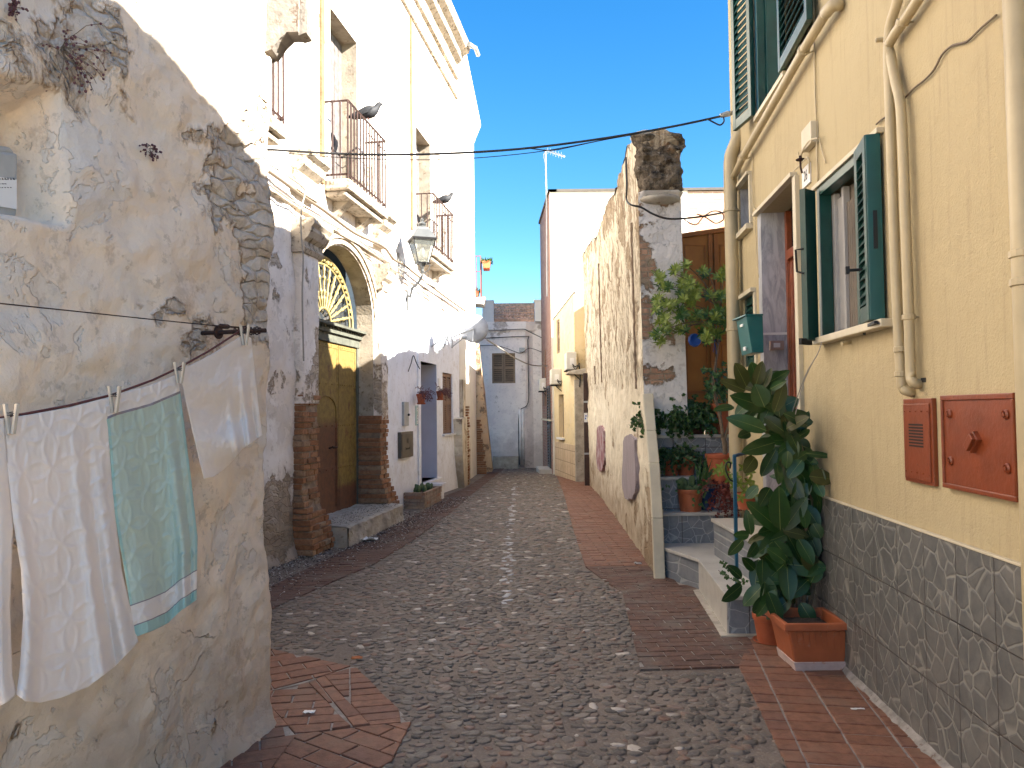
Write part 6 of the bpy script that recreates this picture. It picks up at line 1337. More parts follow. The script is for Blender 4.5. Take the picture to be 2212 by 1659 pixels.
# main window
mb = MB()
for (a, b, z0, z1_) in ((wy1 - .055, wy1, wzb, wzt), (wy0, wy0 + .055, wzb, wzt), (wy0 + .055, wy1 - .055, wzt - .055, wzt)): mb.fbox(FY, a, b, z0, z1_, -.05, .025)
wf = mb.build('window_frame', M['shutter'], YH, bevel=.004)
mb = MB(); mb.fbox(FY, wy0 + .06, wy1 - .06, wzb, wzt - .06, -.10, -.095); mb.build('window_pane', M['curtain'], wf)
mb = MB()
for k in range(26): y = lerp(wy0 + .08, wy1 - .26, k / 25); mb.fbox(FY, y - .016, y + .016, wzb + .03, wzt - .16, -.094, -.080 + .010 * (k % 2))
mb.build('curtain_folds', M['curtain'], wf, bevel=.006)
mb = MB(); mb.fbox(FY, wy1 - .11, wy1 - .056, wzb + .0, wzt - .06, -.09, -.05); mb.fbox(FY, wy1 - .27, wy1 - .235, wzb, wzt - .06, -.09, -.05); mb.build('casement', M['casement'], wf, bevel=.003)
mb = MB(); mb.fbox(FY, wy1 - .235, wy1 - .11, wzb + .04, wzt - .1, -.08, -.07); mb.build('frosted_glass', M['casement'], wf)
mb = MB(); mb.fbox(FY, FY.px(1933, 690)[0], wy1 + .02, wzb - .045, wzb - .002, -.15, .07); mb.build('window_sill', M['cream'], YH, bevel=.005)
mb = MB(); mb.fbox(FY, wy0 - .25, wy1 + .06, wzt + .002, wzt + .03, -.1, .04); mb.build('window_lintel', M['cream'], YH, bevel=.003)
def shutter_leaf(label_name, h, dirv, W_, z0, z1, n_out, par=YH, slats=17):
    # h: hinge point (xy), dirv: unit direction to the free edge, n_out: face normal towards the street
    d = Vector(dirv).normalized(); nn = Vector(n_out).normalized(); T = .02; up = Vector((0, 0, 1)); t = MB(); zc = (z0 + z1) / 2; h = Vector(h); f_ = .06
    def bx(a, b, za, zb, th=T): c = h + d * (a + b) / 2; t.obox(Vector((c.x, c.y, (za + zb) / 2)), d * (b - a) / 2, nn * th, up * (zb - za) / 2)
    bx(0, f_, z0, z1); bx(W_ - f_, W_, z0, z1); bx(f_, W_ - f_, z0, z0 + .085, T * .95); bx(f_, W_ - f_, z1 - .07, z1, T * .95)
    o = t.build(label_name, M['shutter2'] if 0 else M['shutter'], par, bevel=.003); s_ = MB(); k = slats
    for i in range(k):
        z = lerp(z0 + .10, z1 - .085, (i + .5) / k); hh = (z1 - z0 - .19) / k * .62; c = h + d * W_ / 2; s_.obox(Vector((c.x, c.y, z)), d * (W_ / 2 - f_), nn * .0035, (up * hh - nn * .017))
    s_.build('louvre_slats', M['shutter'], o); return o, h, d, nn
# far leaf, folded back almost flat on the wall
hA = FY.P(wy1 - .0, 0, .05); fA = FY.P(FY.px(1736, 560, .14)[0], 0, .14); dA = (fA - hA); LWd = dA.length; dA.normalize(); nA = Vector((-dA.y, dA.x, 0)); nA = nA if nA.dot(FY.n) > 0 else -nA
o, *_ = shutter_leaf('window_shutter', hA, dA, LWd, wzb - .02, wzt - .015, nA)
mb = MB(); c = hA + dA * LWd; mb.tube([Vector((c.x, c.y, 2.62)), Vector((c.x, c.y, 2.62)) + nA * .05 + dA * .01, Vector((c.x, c.y, 2.48)) + nA * .05, Vector((c.x, c.y, 2.46))], .008, 6); c2_ = hA + dA * LWd * .3; mb.obox(Vector((c2_.x, c2_.y, 2.37)) + nA * .03, dA * .012, nA * .02, Vector((0, 0, .015))); mb.obox(hA + dA * .12 + Vector((0, 0, wzb - .03)), dA * .06, nA * .01, Vector((0, 0, .02))); mb.build('shutter_catch', M['black'], o)
# near leaf, standing off the wall towards the viewer
fB_ = Vector((atY(1892, 262, 4.0).x, 4.0, 0)); yh = FY.px(1856, 500, .03)[0]; hB = Vector((FY.P(yh, 0, .03).x, yh, 0)); fB_ = Vector((atY(1880, 480, 3.98).x, 3.98, 0)); dB = (fB_ - hB); LB = dB.length; dB.normalize(); nB = Vector((-dB.y, dB.x, 0)); nB = nB if nB.dot(FY.n) > 0 else -nB
o, *_ = shutter_leaf('window_shutter', hB, dB, LB, wzb + .0, wzt - .0, nB)
mb = MB(); c = hB + dB * (LB + .002); mb.obox(Vector((c.x, c.y, (wzb + wzt) / 2)) - nB * .022, dB * .004, nB * .036, Vector((0, 0, (wzt - wzb) / 2))); eo = mb.build('leaf_edge', M['shutter2'], o, bevel=.003)
mb = MB(); mb.obox(Vector((c.x, c.y, 2.52)) + dB * .006 - nB * .022, dB * .003, nB * .010, Vector((0, 0, .10))); mb.build('lock_plate', M['black'], eo)
mb = MB(); c3 = hB + dB * LB * .45; mb.tube([Vector((c3.x, c3.y, 2.34)), Vector((c3.x, c3.y, 2.34)) + nB * .09], .008, 6); mb.obox(Vector((c3.x, c3.y, 2.34)) + nB * .09, dB * .014, nB * .01, Vector((0, 0, .02))); mb.obox(hB + dB * LB * .55 + Vector((0, 0, wzb - .02)), dB * .2, nB * .01, Vector((0, 0, .008))); mb.tube([hB + dB * LB * .2 + Vector((0, 0, wzb - .02)), hB + dB * LB * .2 + Vector((0, 0, wzb - .06))], .008, 6); mb.build('shutter_catch', M['black'], o)
# upper window
mb = MB()
for (a, b, z0, z1_) in ((uy1 - .06, uy1, uz0, uzt), (uy0, uy0 + .06, uz0, uzt)): mb.fbox(FY, a, b, z0, z1_, -.16, .02)
mb.fbox(FY, uy1 - .09, uy1 - .065, uz0, uzt, -.19, -.05); mb.fbox(FY, uy0 + .061, uy0 + .11, uz0, uzt, -.19, -.08); mb.fbox(FY, uy0 + .16, uy0 + .21, uz0, uzt, -.19, -.10)
uf = mb.build('window_frame', M['shutter'], YH, bevel=.004)
mb = MB(); mb.fbox(FY, uy0 + .21, uy1 - .09, uz0, uzt, -.17, -.16); mb.build('white_curtain', M['white'], uf)
a_ = FY.px(1602, 280, .07); hL = FY.P(uy1 + .0, 0, .05); fL = FY.P(a_[0], 0, .13); d = fL - hL; Lh = d.length; d.normalize(); nL = Vector((-d.y, d.x, 0)); nL = nL if nL.dot(FY.n) > 0 else -nL
zlo = FY.px(1604, 290, .13)[1]; shutter_leaf('window_shutter', hL, d, Lh, uz0 - .0, uzt, nL, slats=20)
hR_ = FY.P(uy0, 0, .04); fR_ = FY.P(FY.px(1750, 82, .07)[0], 0, .07); d = fR_ - hR_; Lh = d.length; d.normalize(); nL = Vector((-d.y, d.x, 0)); nL = nL if nL.dot(FY.n) > 0 else -nL
shutter_leaf('window_shutter', hR_, d, Lh, uz0, uzt, nL, slats=20)
mb = MB(); mb.fbox(FY, uy0 - .05, uy1 + .05, uz0 - .04, uz0 - .002, -.1, .04); mb.build('window_sill', M['cream'], YH)
# entrance
mb = MB(); mb.fbox(FY, dy1 - .012, dy1, zS1, dzt, -.20, .012); mb.fbox(FY, dy1, dy1 + .10, zS1, dzt, .001, .012); mb.build('marble_jamb', M['marble2'], YH)
mb = MB(); z_ = atY(1675, 752, 6.8).z + .05; mb.fbox(FY, dy1 - .016, dy1 + .102, z_ + .04, z_ + .06, -.2, .016); mb.build('marble_joint', M['white'], YH)
mb = MB(); mb.fbox(FY, dy0 - .03, dy1 + .12, dzt + .002, dzt + .035, -.2, .05); mb.build('door_lintel', M['cream'], YH, bevel=.003)
mb = MB(); mb.fbox(FY, dy0 - .075, dy0, zS1, dzt, -.01, .03); mb.build('door_trim', M['cream'], YH, bevel=.003)
ztb = FY.px(1700, 552, -.2)[1]
mb = MB(); mb.fbox(FY, dy0 - .05, dy1 - .012, zS1, ztb - .05, -.26, -.21); 
for k in range(12): y = lerp(dy0, dy1 - .04, k / 11); mb.fbox(FY, y - .03, y + .03, zS1 + .02, ztb - .08, -.209, -.198)
dd = mb.build('entrance_door', M['woodred'], YH, bevel=.004)
mb = MB(); mb.fbox(FY, dy1 - .06, dy1 - .0121, zS1, dzt, -.25, -.185); mb.fbox(FY, dy0, dy1 - .06, ztb - .05, ztb + .03, -.25, -.18); mb.build('door_frame', M['woodred'], dd, bevel=.004)
mb = MB(); mb.fbox(FY, dy0, dy1 - .06, ztb + .03, dzt, -.24, -.23); mb.build('transom_glass', M['glass'], dd)
mb = MB(); p = FY.P(lerp(dy0, dy1, .18), 1.55, -.19)
mb.tube([p, p + FY.n * .05, p + FY.n * .05 + Vector((0, 0, .06))] + [p + FY.n * (.05 + .008 * math.cos(i)) + Vector((0, .008 * math.sin(i), .06 + .012 * i)) for i in range(9)] + [p + FY.n * .05 + Vector((0, 0, .24)), p + Vector((0, 0, .26))], .007, 6); mb.build('door_handle', simple('brass', (.4, .28, .12), .3, .8), dd)
DBl = thing('doorbell_plate', 'small beige doorbell plate with a white name slot on the marble jamb', 'doorbell', FY.P(dy1 - .02, z_ - .02, 0))
mb = MB(); p = FY.at(1661, 757, 0); b0_, b1_ = FY.P(dy1 - .016, 0, -.03), FY.P(dy1 - .016, 0, -.15)
zb_, zt_ = atY(1675, 757, dy1).z, atY(1675, 737, dy1).z; xa2, xb2 = atY(1661, 747, dy1 - .02).x, atY(1691, 747, dy1 - .02).x
mb.box(xa2, xb2, dy1 - .05, dy1 - .017, zb_, zt_); mb.build('plate', simple('beige_plastic', (.40, .30, .25), .4), DBl, bevel=.003)
mb = MB(); w_ = xb2 - xa2; mb.box(xa2 + w_ * .25, xa2 + w_ * .72, dy1 - .053, dy1 - .0505, lerp(zb_, zt_, .28), lerp(zb_, zt_, .75)); mb.build('name_slot', M['white'], DBl)
# small windows
mb = MB(); mb.fbox(FY, sy0_ - .04, sy1_ + .05, szb - .05, szb - .002, -.1, .06); mb.fbox(FY, sy0_ - .04, sy1_ + .05, szt + .002, szt + .03, -.1, .05); mb.fbox(FY, sy0_ - .045, sy0_ - .002, szb, szt, -.01, .025); o = mb.build('small_window_trim', M['cream'], YH, bevel=.003)
mb = MB(); mb.fbox(FY, sy1_ - .012, sy1_ - .001, szb, szt, -.20, -.002); mb.fbox(FY, sy0_, sy1_ - .013, szb, szb + .008, -.2, -.002); mb.build('marble_reveal', M['marble2'], YH); mb = MB(); mb.fbox(FY, sy0_, sy1_, szb, szt, -.24, -.21); mb.build('window_pane', M['glass'], YH)
louvre('small_shutter', FY, ly0_ + .01, ly1_, lzb, lzt, -.05, M['shutter'], YH, 1, 18)
mb = MB(); mb.fbox(FY, ly0_ - .05, ly1_ + .05, lzt + .002, lzt + .04, -.03, .05); mb.fbox(FY, ly0_ - .06, ly0_ - .002, lzb, lzt, -.01, .02); mb.build('small_window_trim', M['cream'], YH, bevel=.003)
# mailbox
MX = thing('mailbox', 'teal metal mailbox hung over the small green shutter', 'mailbox', FY.at(1640, 760, .0)); my = FY.px(1640, 700, .12)[0]
P_ = lambda u, v, Y=None: atY(u, v, Y or my)
mb = MB(); a, b = atY(1619, 762, my - .1), atY(1648, 682, my - .1); xo = b.x
mb.hexa([(a.x + .02, my - .1, a.z), (xo, my - .1, a.z), (xo + .02, my + .24, a.z), (a.x + .04, my + .24, a.z), (a.x - .02, my - .1, b.z), (xo, my - .1, b.z), (xo + .02, my + .24, b.z), (a.x + .0, my + .24, b.z)]); bd = mb.build('body', M['teal'], MX, bevel=.004)
mb = MB(); mb.box(a.x - .03, xo, my - .11, my + .25, b.z, b.z + .014); mb.build('lid', M['teal'], bd, bevel=.003); mb = MB(); mb.box(a.x - .014, a.x - .006, my + .02, my + .1, b.z - .07, b.z - .05); mb.box(a.x + .004, a.x + .012, my + .02, my + .08, a.z + .03, a.z + .06); mb.build('slot', M['white'], bd)
# pipes
def pipe(name, pts, r, par=YH, mat=None, n=14, sm=3, cl=()):
    mb = MB(); P = smoothpts(pts, sm) if sm else pts; mb.tube(P, r, n); o = mb.build(name, mat or M['Ypipe'], par, smooth=True)
    if cl:
        for q, d, rr in cl:
            c = MB(); c.lathe(q - Vector(d).normalized() * .014, [(rr, 0), (rr + .006, .003), (rr + .006, .025), (rr, .028)], n, ax=d); c.tube([q - FY.n * (rr + .03), q], .006, 6); c.build('pipe_clamp', mat or M['Ypipe'], o)
    return o
z8 = FY.px(1585, 870, .08)[1]
yp = FY.px(1584, 700, .09)[0] + .0; rp = .5 * 29 / FPX * yp * .98
zel = FY.px(1584, 372, .09)[1]
pipe('downpipe', [FY.P(yp, z8 - .9, .09), FY.P(yp, z8, .09), FY.P(yp, 3.2, .09), FY.P(yp, zel - .25, .09), FY.P(yp, zel, .09), FY.P(yp, zel + .2, .08), FY.P(yp - .02, zel + .36, .02), FY.P(yp - .02, zel + .6, -.02), FY.P(yp - .02, 6.0, -.02)], [rp] * (3 * 8 + 1), cl=[(FY.P(yp, zel - .33, .09), (0, 0, 1), rp + .004), (FY.P(yp, 2.35, .09), (0, 0, 1), rp + .003)])
L = [(1583, 385), (1606, 337), (1640, 277), (1690, 189), (1736, 108), (1784, 28)]
pts_ = [FY.at(u, v, .07) for u, v in L]; e1, e2, e3 = FY.at(1793, 17, .07), FY.at(1806, 10, .05), FY.at(1822, 11, -.02)
mb = MB(); mb.tube(pts_ , .031, 14); o = mb.build('sloping_pipe', M['Ypipe'], YH, smooth=True); mb = MB(); mb.tube(smoothpts([pts_[-1], e1, e2, e3], 4), .037, 14); mb.build('pipe_elbow', M['Ypipe'], o, smooth=True)
mb = MB(); 
for k in (1, 4): d = (pts_[2] - pts_[1]).normalized(); q = pts_[k]; mb.lathe(q - d * .015, [(.032, 0), (.040, .004), (.040, .026), (.032, .03)], 14, ax=d); mb.tube([q - FY.n * .06 + Vector((0, -.02, -.02)), q + Vector((0, -.03, -.04))], .005, 6)
mb.build('pipe_clamp', M['Ypipe'], o)
lp = lambda L, o_=.05: [FY.at(u, v, o_) for u, v in L]
pipe('waste_pipe', lp([(1948, -60), (1938, 5), (1922, 60), (1919, 130), (1922, 220), (1928, 400), (1937, 640), (1947, 812)]) + [FY.at(1951, 838, .045), FY.at(1962, 846, .03), FY.at(1976, 848, -.01)], .024, cl=[(FY.at(1945, 755, .05), (0, 0, 1), .025), (FY.at(1947, 808, .05), (0, 0, 1), .025)])
pipe('waste_pipe', lp([(1922, 110), (1934, 175), (1945, 225), (1951, 330), (1957, 500), (1962, 640), (1967, 800)], .045) + [FY.at(1970, 822, .045), FY.at(1978, 830, .03), FY.at(1990, 829, -.01)], .023, cl=[(FY.at(1963, 685, .045), (0, 0, 1), .024)])
pipe('waste_pipe', lp([(1921, 95), (1935, 70), (1962, 32), (1995, -20), (2030, -75)], .05), .024, cl=[(FY.at(1950, 48, .05), (0, -.5, .6), .025)])
mb = MB(); q = FY.at(1911, 86, .0); mb.lathe(q, [(.012, -.01), (.012, .045), (.001, .05)], 10, ax=FY.n); mb.build('pipe_stub', M['Ypipe'], YH)
mb = MB(); q = FY.at(1838, 739, 0); mb.tube([q, q + FY.n * .06 + Vector((0, -.02, -.01))], .011, 8); mb.build('drain_stub', M['Ypipe'], YH)
y3 = FY.px(2217, 700, .05)[0] ; pipe('near_downpipe', [FY.P(y3, -.1, .05), FY.P(y3, 1.0, .05), FY.P(y3, 2.0, .05), FY.P(y3, 4.5, .05)], .040, sm=0, cl=[(FY.P(y3, 2.03, .05), (0, 0, 1), .042), (FY.P(y3, 2.13, .05), (0, 0, 1), .041)])
# thin conduits and bits
def wire(L, r, o=.012, name='conduit', mat=None): mb = MB(); mb.tube(smoothpts(lp(L, o), 3), r, 6); return mb.build(name, mat or M['Ypipe'], YH, smooth=True)
wire([(2152, 33), (2120, 60), (2088, 90), (2058, 98), (2035, 118), (2018, 150), (1998, 172), (1975, 190), (1954, 212)], .005, .012, 'painted_cable', M['cableb'])
wire([(1920, 248), (1905, 258), (1893, 268)], .005, .012, 'painted_cable', M['cableb'])
wire([(1757, -40), (1760, 150), (1764, 300), (1767, 398)], .006); wire([(1623, 300), (1630, 420), (1634, 540), (1640, 600)], .003); wire([(1625, 330), (1627, 440), (1634, 450)], .005)
wire([(1770, 298), (1776, 325), (1784, 352)], .004)
mb = MB(); a = FY.px(1730, 285, .05); b = FY.px(1752, 317, .05); mb.fbox(FY, b[0], a[0], b[1] + .03, a[1] - .0, .0, .05); mb.build('junction_box', M['cream'], YH, bevel=.006)
LB_ = thing('wall_light', 'rusted remains of a wall light bracket beside the house number', 'lamp', FY.at(1735, 340)); mb = MB()
mb.tube(smoothpts(lp([(1767, 298), (1750, 303), (1738, 318), (1730, 336)], .05), 3), .007, 6); mb.tube(smoothpts(lp([(1714, 370), (1726, 358), (1738, 345), (1744, 340), (1748, 352), (1748, 375)], .05), 3), .006, 6); mb.tube(lp([(1724, 330), (1727, 348)], .05), .006, 6); mb.build('bracket', M['Ypipe'], LB_)
mb = MB(); q = FY.at(1729, 346, .06); mb.lathe(q, [(.03, 0), (.032, .006), (.01, .01), (.01, .03)], 12); mb.tube([q, q + Vector((0, 0, -.05)), q + Vector((.01, 0, -.09))], .007, 6); mb.build('socket', M['iron'], LB_)
# house number
NP = MB(); ya2, zt2 = FY.px(1733, 366, .012); yb2, _ = FY.px(1747, 361, .012); zb2 = FY.px(1734, 408, .012)[1]; ym2 = (ya2 + yb2) / 2; hw = .088
NP.fbox(FY, ym2 - hw, ym2 + hw, zb2 + .0, zt2, .0, .012); np_ = NP.build('house_number', M['white'], loc=FY.P(ym2, zb2), bevel=.003); tag(np_, 'white ceramic house number tile reading 26 above the entrance', 'sign')
def digits():
    cu = bpy.data.curves.new('digits', 'FONT'); cu.body = '26'; cu.size = 1; cu.align_x = 'CENTER'; cu.align_y = 'CENTER'; cu.extrude = .01; cu.offset = .008
    to = bpy.data.objects.new('digits', cu); COL.objects.link(to); bpy.context.view_layer.update(); me = bpy.data.meshes.new_from_object(to.evaluated_get(bpy.context.evaluated_depsgraph_get())); bpy.data.objects.remove(to)
    vs = [v.co.copy() for v in me.vertices]; fs = [tuple(p.vertices) for p in me.polygons]; zc2 = (zb2 + zt2) / 2; s_ = (zt2 - zb2) * .74
    ex = -FY.t; mb = MB(); mb.add([FY.P(ym2, zc2, .0135) + ex * (v.x * s_ * .78) + Vector((0, 0, v.y * s_)) + FY.n * (v.z * .05) for v in vs], fs); bpy.data.meshes.remove(me); mb.build('digits', M['text'], np_)
digits()
# red meter doors
def hatch(uvs, name, label):
    P = [FY.px(u, v, .02) for u, v in uvs]; t = thing(name, label, 'meter hatch', FY.P(*P[3])); ys_ = sorted(p[0] for p in P); y0_, y1_ = (ys_[0] + ys_[1]) / 2, (ys_[2] + ys_[3]) / 2; z0_ = (P[2][1] + P[3][1]) / 2; z1_ = (P[0][1] + P[1][1]) / 2
    return t, y0_, y1_, z0_, z1_
t, y0_, y1_, z0_, z1_ = hatch([(1951, 861), (2012, 861), (2020, 1052), (1957, 1037)], 'gas_hatch', 'narrow red oxide metal hatch with a slotted vent on the yellow wall')
mb = MB(); mb.fbox(FY, y0_, y1_, z0_, z1_, 0, .022); o = mb.build('frame', M['rustred'], t, bevel=.003); mb = MB(); mb.fbox(FY, y0_ + .018, y1_ - .012, z0_ + .015, z1_ - .025, .0225, .028); pn = mb.build('panel', M['rustred'], o, bevel=.002)
mb = MB()
for k in range(8): z = lerp(z0_ + .17, z0_ + .27, k / 7) * 1.0; mb.fbox(FY, y0_ + .08, y1_ - .07, z, z + .008, .0282, .0292)
mb.build('vent_slots', M['black'], pn)
mb = MB()
for k in range(5):
    for z in (z0_ + .05, z1_ - .06): mb.ball(FY.P(lerp(y0_ + .03, y1_ - .03, k / 4), z, .029), .004, 6, 4)
mb.build('rivets', M['rustred'], pn)
t, y0_, y1_, z0_, z1_ = hatch([(2033, 853), (2190, 850), (2204, 1089), (2042, 1050)], 'meter_hatch', 'large square red oxide metal hatch with a central handle and four bolts')
mb = MB()
for (a, b, c, d) in ((y0_, y1_, z0_, z0_ + .02), (y0_, y1_, z1_ - .022, z1_), (y0_, y0_ + .016, z0_ + .02, z1_ - .022), (y1_ - .018, y1_, z0_ + .02, z1_ - .022)): mb.fbox(FY, a, b, c, d, 0, .03)
o = mb.build('frame', M['rustred'], t, bevel=.003); mb = MB(); mb.fbox(FY, y0_ + .0165, y1_ - .0185, z0_ + .0205, z1_ - .0225, 0, .022); pn = mb.build('panel', M['rustred'], o)
for (fy, fz) in ((.87, .80), (.10, .80), (.87, .30), (.10, .30)):
    mb = MB(); q = FY.P(lerp(y0_, y1_, fy), lerp(z0_, z1_, fz), .022); mb.lathe(q, [(.019, 0), (.019, .006), (.014, .012), (.014, .007), (.008, .007), (.008, .014), (.001, .014)], 16, ax=FY.n); mb.build('bolt', M['rustred'], pn, smooth='auto')
mb = MB(); q = FY.P(lerp(y0_, y1_, .5), lerp(z0_, z1_, .52), .03); a = FY.t * .7 + Vector((0, 0, .7)); b = FY.t * -.7 + Vector((0, 0, .7)); mb.obox(q, a * .026, b * .040, FY.n * .012); mb.obox(q + FY.n * .018, a * .018, b * .036, FY.n * .008); mb.build('handle', M['rustred'], pn, bevel=.003)
# string from the sill
mb = MB(); mb.tube(smoothpts([FY.at(1777, 732, .06), FY.at(1766, 765, .10), FY.at(1745, 800, .12), FY.at(1725, 850, .16), FY.at(1708, 900, .2)], 4), .0032, 5); mb.tube(smoothpts([FY.at(1766, 765, .10), FY.at(1752, 790, .13), FY.at(1735, 830, .15), FY.at(1718, 895, .22)], 4), .0028, 5); tag(mb.build('string', M['cablew'], loc=FY.at(1777, 732, .06)), 'pale frayed string tied from the window sill down to the rubber plant', 'string')
mb = MB(); q = FY.at(1990, 822, 0); mb.fbox(FY, q.y - .05, q.y + .0, q.z - .01, q.z + .012, -.02, .002); mb.build('pipe_hole', M['darkroom'], YH)
# ============================================================ PLANTS ON THE STAIRS
gpn = 'potted plants on the tiled stairs'
def plant(name, label, c, cat='plant'): return thing(name, label, cat, c, gpn)
# long ivy planter on the top ledge
pY = Y4 + .22
c = atY(1455, 935, pY); c.z = zS3; x0 = atY(1405, 900, pY).x; x1 = atY(1520, 900, pY).x
t = thing('window_box', 'long dark red planter hidden under ivy on the top ledge', 'planter', (x0, pY, zS3)); mb = MB(); mb.hexa([(x0 + .02, pY - .08, zS3), (x1 - .02, pY - .08, zS3), (x1 - .02, pY + .08, zS3), (x0 + .02, pY + .08, zS3), (x0, pY - .1, zS3 + .17), (x1, pY - .1, zS3 + .17), (x1, pY + .1, zS3 + .17), (x0, pY + .1, zS3 + .17)]); mb.build('trough', simple('dark_red_plastic', (.12, .03, .02), .5), t, bevel=.006)
rd = random.Random(11); mb = MB(); st = MB()
for k in range(300):
    p = Vector((rd.uniform(x0, x1), pY + rd.uniform(-.06, .06), zS3 + .17)); d = Vector((rd.uniform(-.9, .6), rd.uniform(-1.2, .2), rd.uniform(.2, 1.2))).normalized(); pts = [p]
    for q in range(rd.randint(5, 9)): d = (d + Vector((rd.uniform(-.2, .2), rd.uniform(-.2, .15), -.22))).normalized(); pts.append(pts[-1] + d * .04)
    st.tube(pts, .0025, 4, cap=False)
    for q in range(1, len(pts)):
        for _ in range(3): leaf(mb, pts[q], pts[q] + (rndv(rd) + Vector((0, -.4, 0))).normalized() * .042, .042, rndv(rd) * .7 + Vector((0, -.8, .5)), n=2, m=0 if rd.random() < .75 else 1)
t = plant('ivy', 'dense dark green ivy spilling over the top ledge beside the brown gate', (x0, pY, zS3 + .17)); mb.build('leaves', [M['leafd'], M['leafm']], t); st.build('stems', M['stem'], t)
P1, c, h, r = potpx('flower_pot', 'large round red clay pot at the right end of the top ledge', 1556, 872, 938, 62, pY - .02, M['terra'], saucer=True)
rd = random.Random(5); mb = MB(); foliage(mb, c + Vector((0, 0, h + .08)), (.16, .13, .14), 240, rd, .05, .02, 0, 0); 
for k in range(25): 
    b_ = c + Vector((rd.uniform(-.08, .08), rd.uniform(-.08, .08), h)); rosette(mb, b_ + Vector((rd.uniform(-.12, .12), rd.uniform(-.1, .05), rd.uniform(.1, .34))), (0, -.3, 1), rd, 8, .055, .02, 1)
t = plant('shrub', 'small bushy shrub in the large clay pot on the top ledge', c + Vector((0, 0, h))); mb.build('leaves', [M['leafd'], M['leafm']], t)
# ivy pots on the middle step
for (u, vt, vb, wd, YY, lb, sd_) in ((1450, 986, 1030, 36, Y3 + .14, 'small clay pot with trailing ivy at the left of the middle step', 21), (1482, 984, 1030, 44, Y3 + .18, 'dark clay pot with leafy ivy in the middle of the step', 22)):
    P1, c, h, r = potpx('flower_pot', lb, u, vt, vb, wd, YY, M['terra']); rd = random.Random(sd_); mb = MB(); st = MB()
    for k in range(38):
        d = Vector((rd.uniform(-1.1, .6 if sd_ == 21 else 1), rd.uniform(-1, .3), rd.uniform(.2, 1))).normalized(); pts = [c + Vector((0, 0, h))]
        for q in range(rd.randint(4, 8)): d = (d + Vector((rd.uniform(-.15, .15), rd.uniform(-.1, .1), -.24))).normalized(); pts.append(pts[-1] + d * .036)
        st.tube(pts, .0025, 4, cap=False)
        for q in range(1, len(pts)):
            for _ in range(2): leaf(mb, pts[q], pts[q] + (rndv(rd) + Vector((0, -.4, -.2))).normalized() * .042, .036, rndv(rd) * .7 + Vector((0, -.8, .5)), n=2)
    t = plant('ivy', 'trailing ivy in the ' + lb.split(' with')[0] + ' of the middle step', c + Vector((0, 0, h))); mb.build('leaves', M['leafd'], t); st.build('stems', M['stem'], t)
# cactus pot
P1, c, h, r = potpx('flower_pot', 'bright clay pot holding round cacti on the second step', 1492, 1056, 1114, 58, Y2 + .12, M['terra2'])
t = plant('cactus', 'cluster of round ribbed cacti in the bright clay pot', c + Vector((0, 0, h)), 'cactus')
def cact(cc, r, hh):
    mb = MB(); n, k = 32, 9; vs = []
    for i in range(k + 1):
        f = i / k; rr = r * (math.sin(math.pi * min(.5, f * .9 + .12)) if f < .6 else math.sqrt(max(0, 1 - ((f - .6) / .4) ** 2)) * .99)
        for j in range(n): vs.append(cc + Vector((math.cos(2 * math.pi * j / n), math.sin(2 * math.pi * j / n), 0)) * rr * (1 - .13 * (j % 2)) + Vector((0, 0, f * hh)))
    mb.add(vs, [(i * n + j, i * n + (j + 1) % n, (i + 1) * n + (j + 1) % n, (i + 1) * n + j) for i in range(k) for j in range(n)]); mb.build('stem', M['cactus'], t)
for (dx, dy, rr, hh) in ((-.075, .0, .052, .15), (.02, -.0, .036, .17), (-.03, -.07, .028, .07), (.005, -.075, .026, .055), (.05, -.06, .03, .08)): cact(c + Vector((dx, dy, h - .03)), rr, hh)
rd = random.Random(6); mb = MB()
for k in range(40):
    b_ = c + Vector((r * .7, 0, h)); e = b_ + Vector((rd.uniform(-.05, .22), rd.uniform(-.15, .12), rd.uniform(.12, .34))); leaf(mb, b_ + rndv(rd) * .03, e, .012, (0, -1, .2), .35, .2, 6)
tag(mb.build('spider_plant', M['leafm'], loc=c + Vector((r, 0, h))), 'tuft of long thin grassy leaves behind the cactus pot', 'plant', gpn)
mb = MB(); st = MB()
for (u0, v0, pl_) in ((1505, 1055, ((1503, 1070), (1500, 1085))), (1480, 1030, ((1462, 1042), (1448, 1050), (1436, 1052)))):
    pass
for k in range(16): q = c + Vector((rd.uniform(-.02, r), -r * 1.02, h - rd.uniform(-.02, .16))); leaf(mb, q, q + Vector((rd.uniform(-.03, .03), -.02, -.03)), .03, (0, -1, .3), n=2)
for (u, v) in ((1440, 1045), (1452, 1040), (1447, 1055), (1462, 1036), (1430, 1060), (1465, 1062), (1470, 1048)): q = atY(u, v, Y2 - .05); leaf(mb, q, q + rndv(rd) * .04, .025, (0, -1, .3), n=2)
tag(mb.build('creeper', M['leafm'], loc=c), 'small round leaved creeper climbing over the cactus pot', 'plant', gpn)
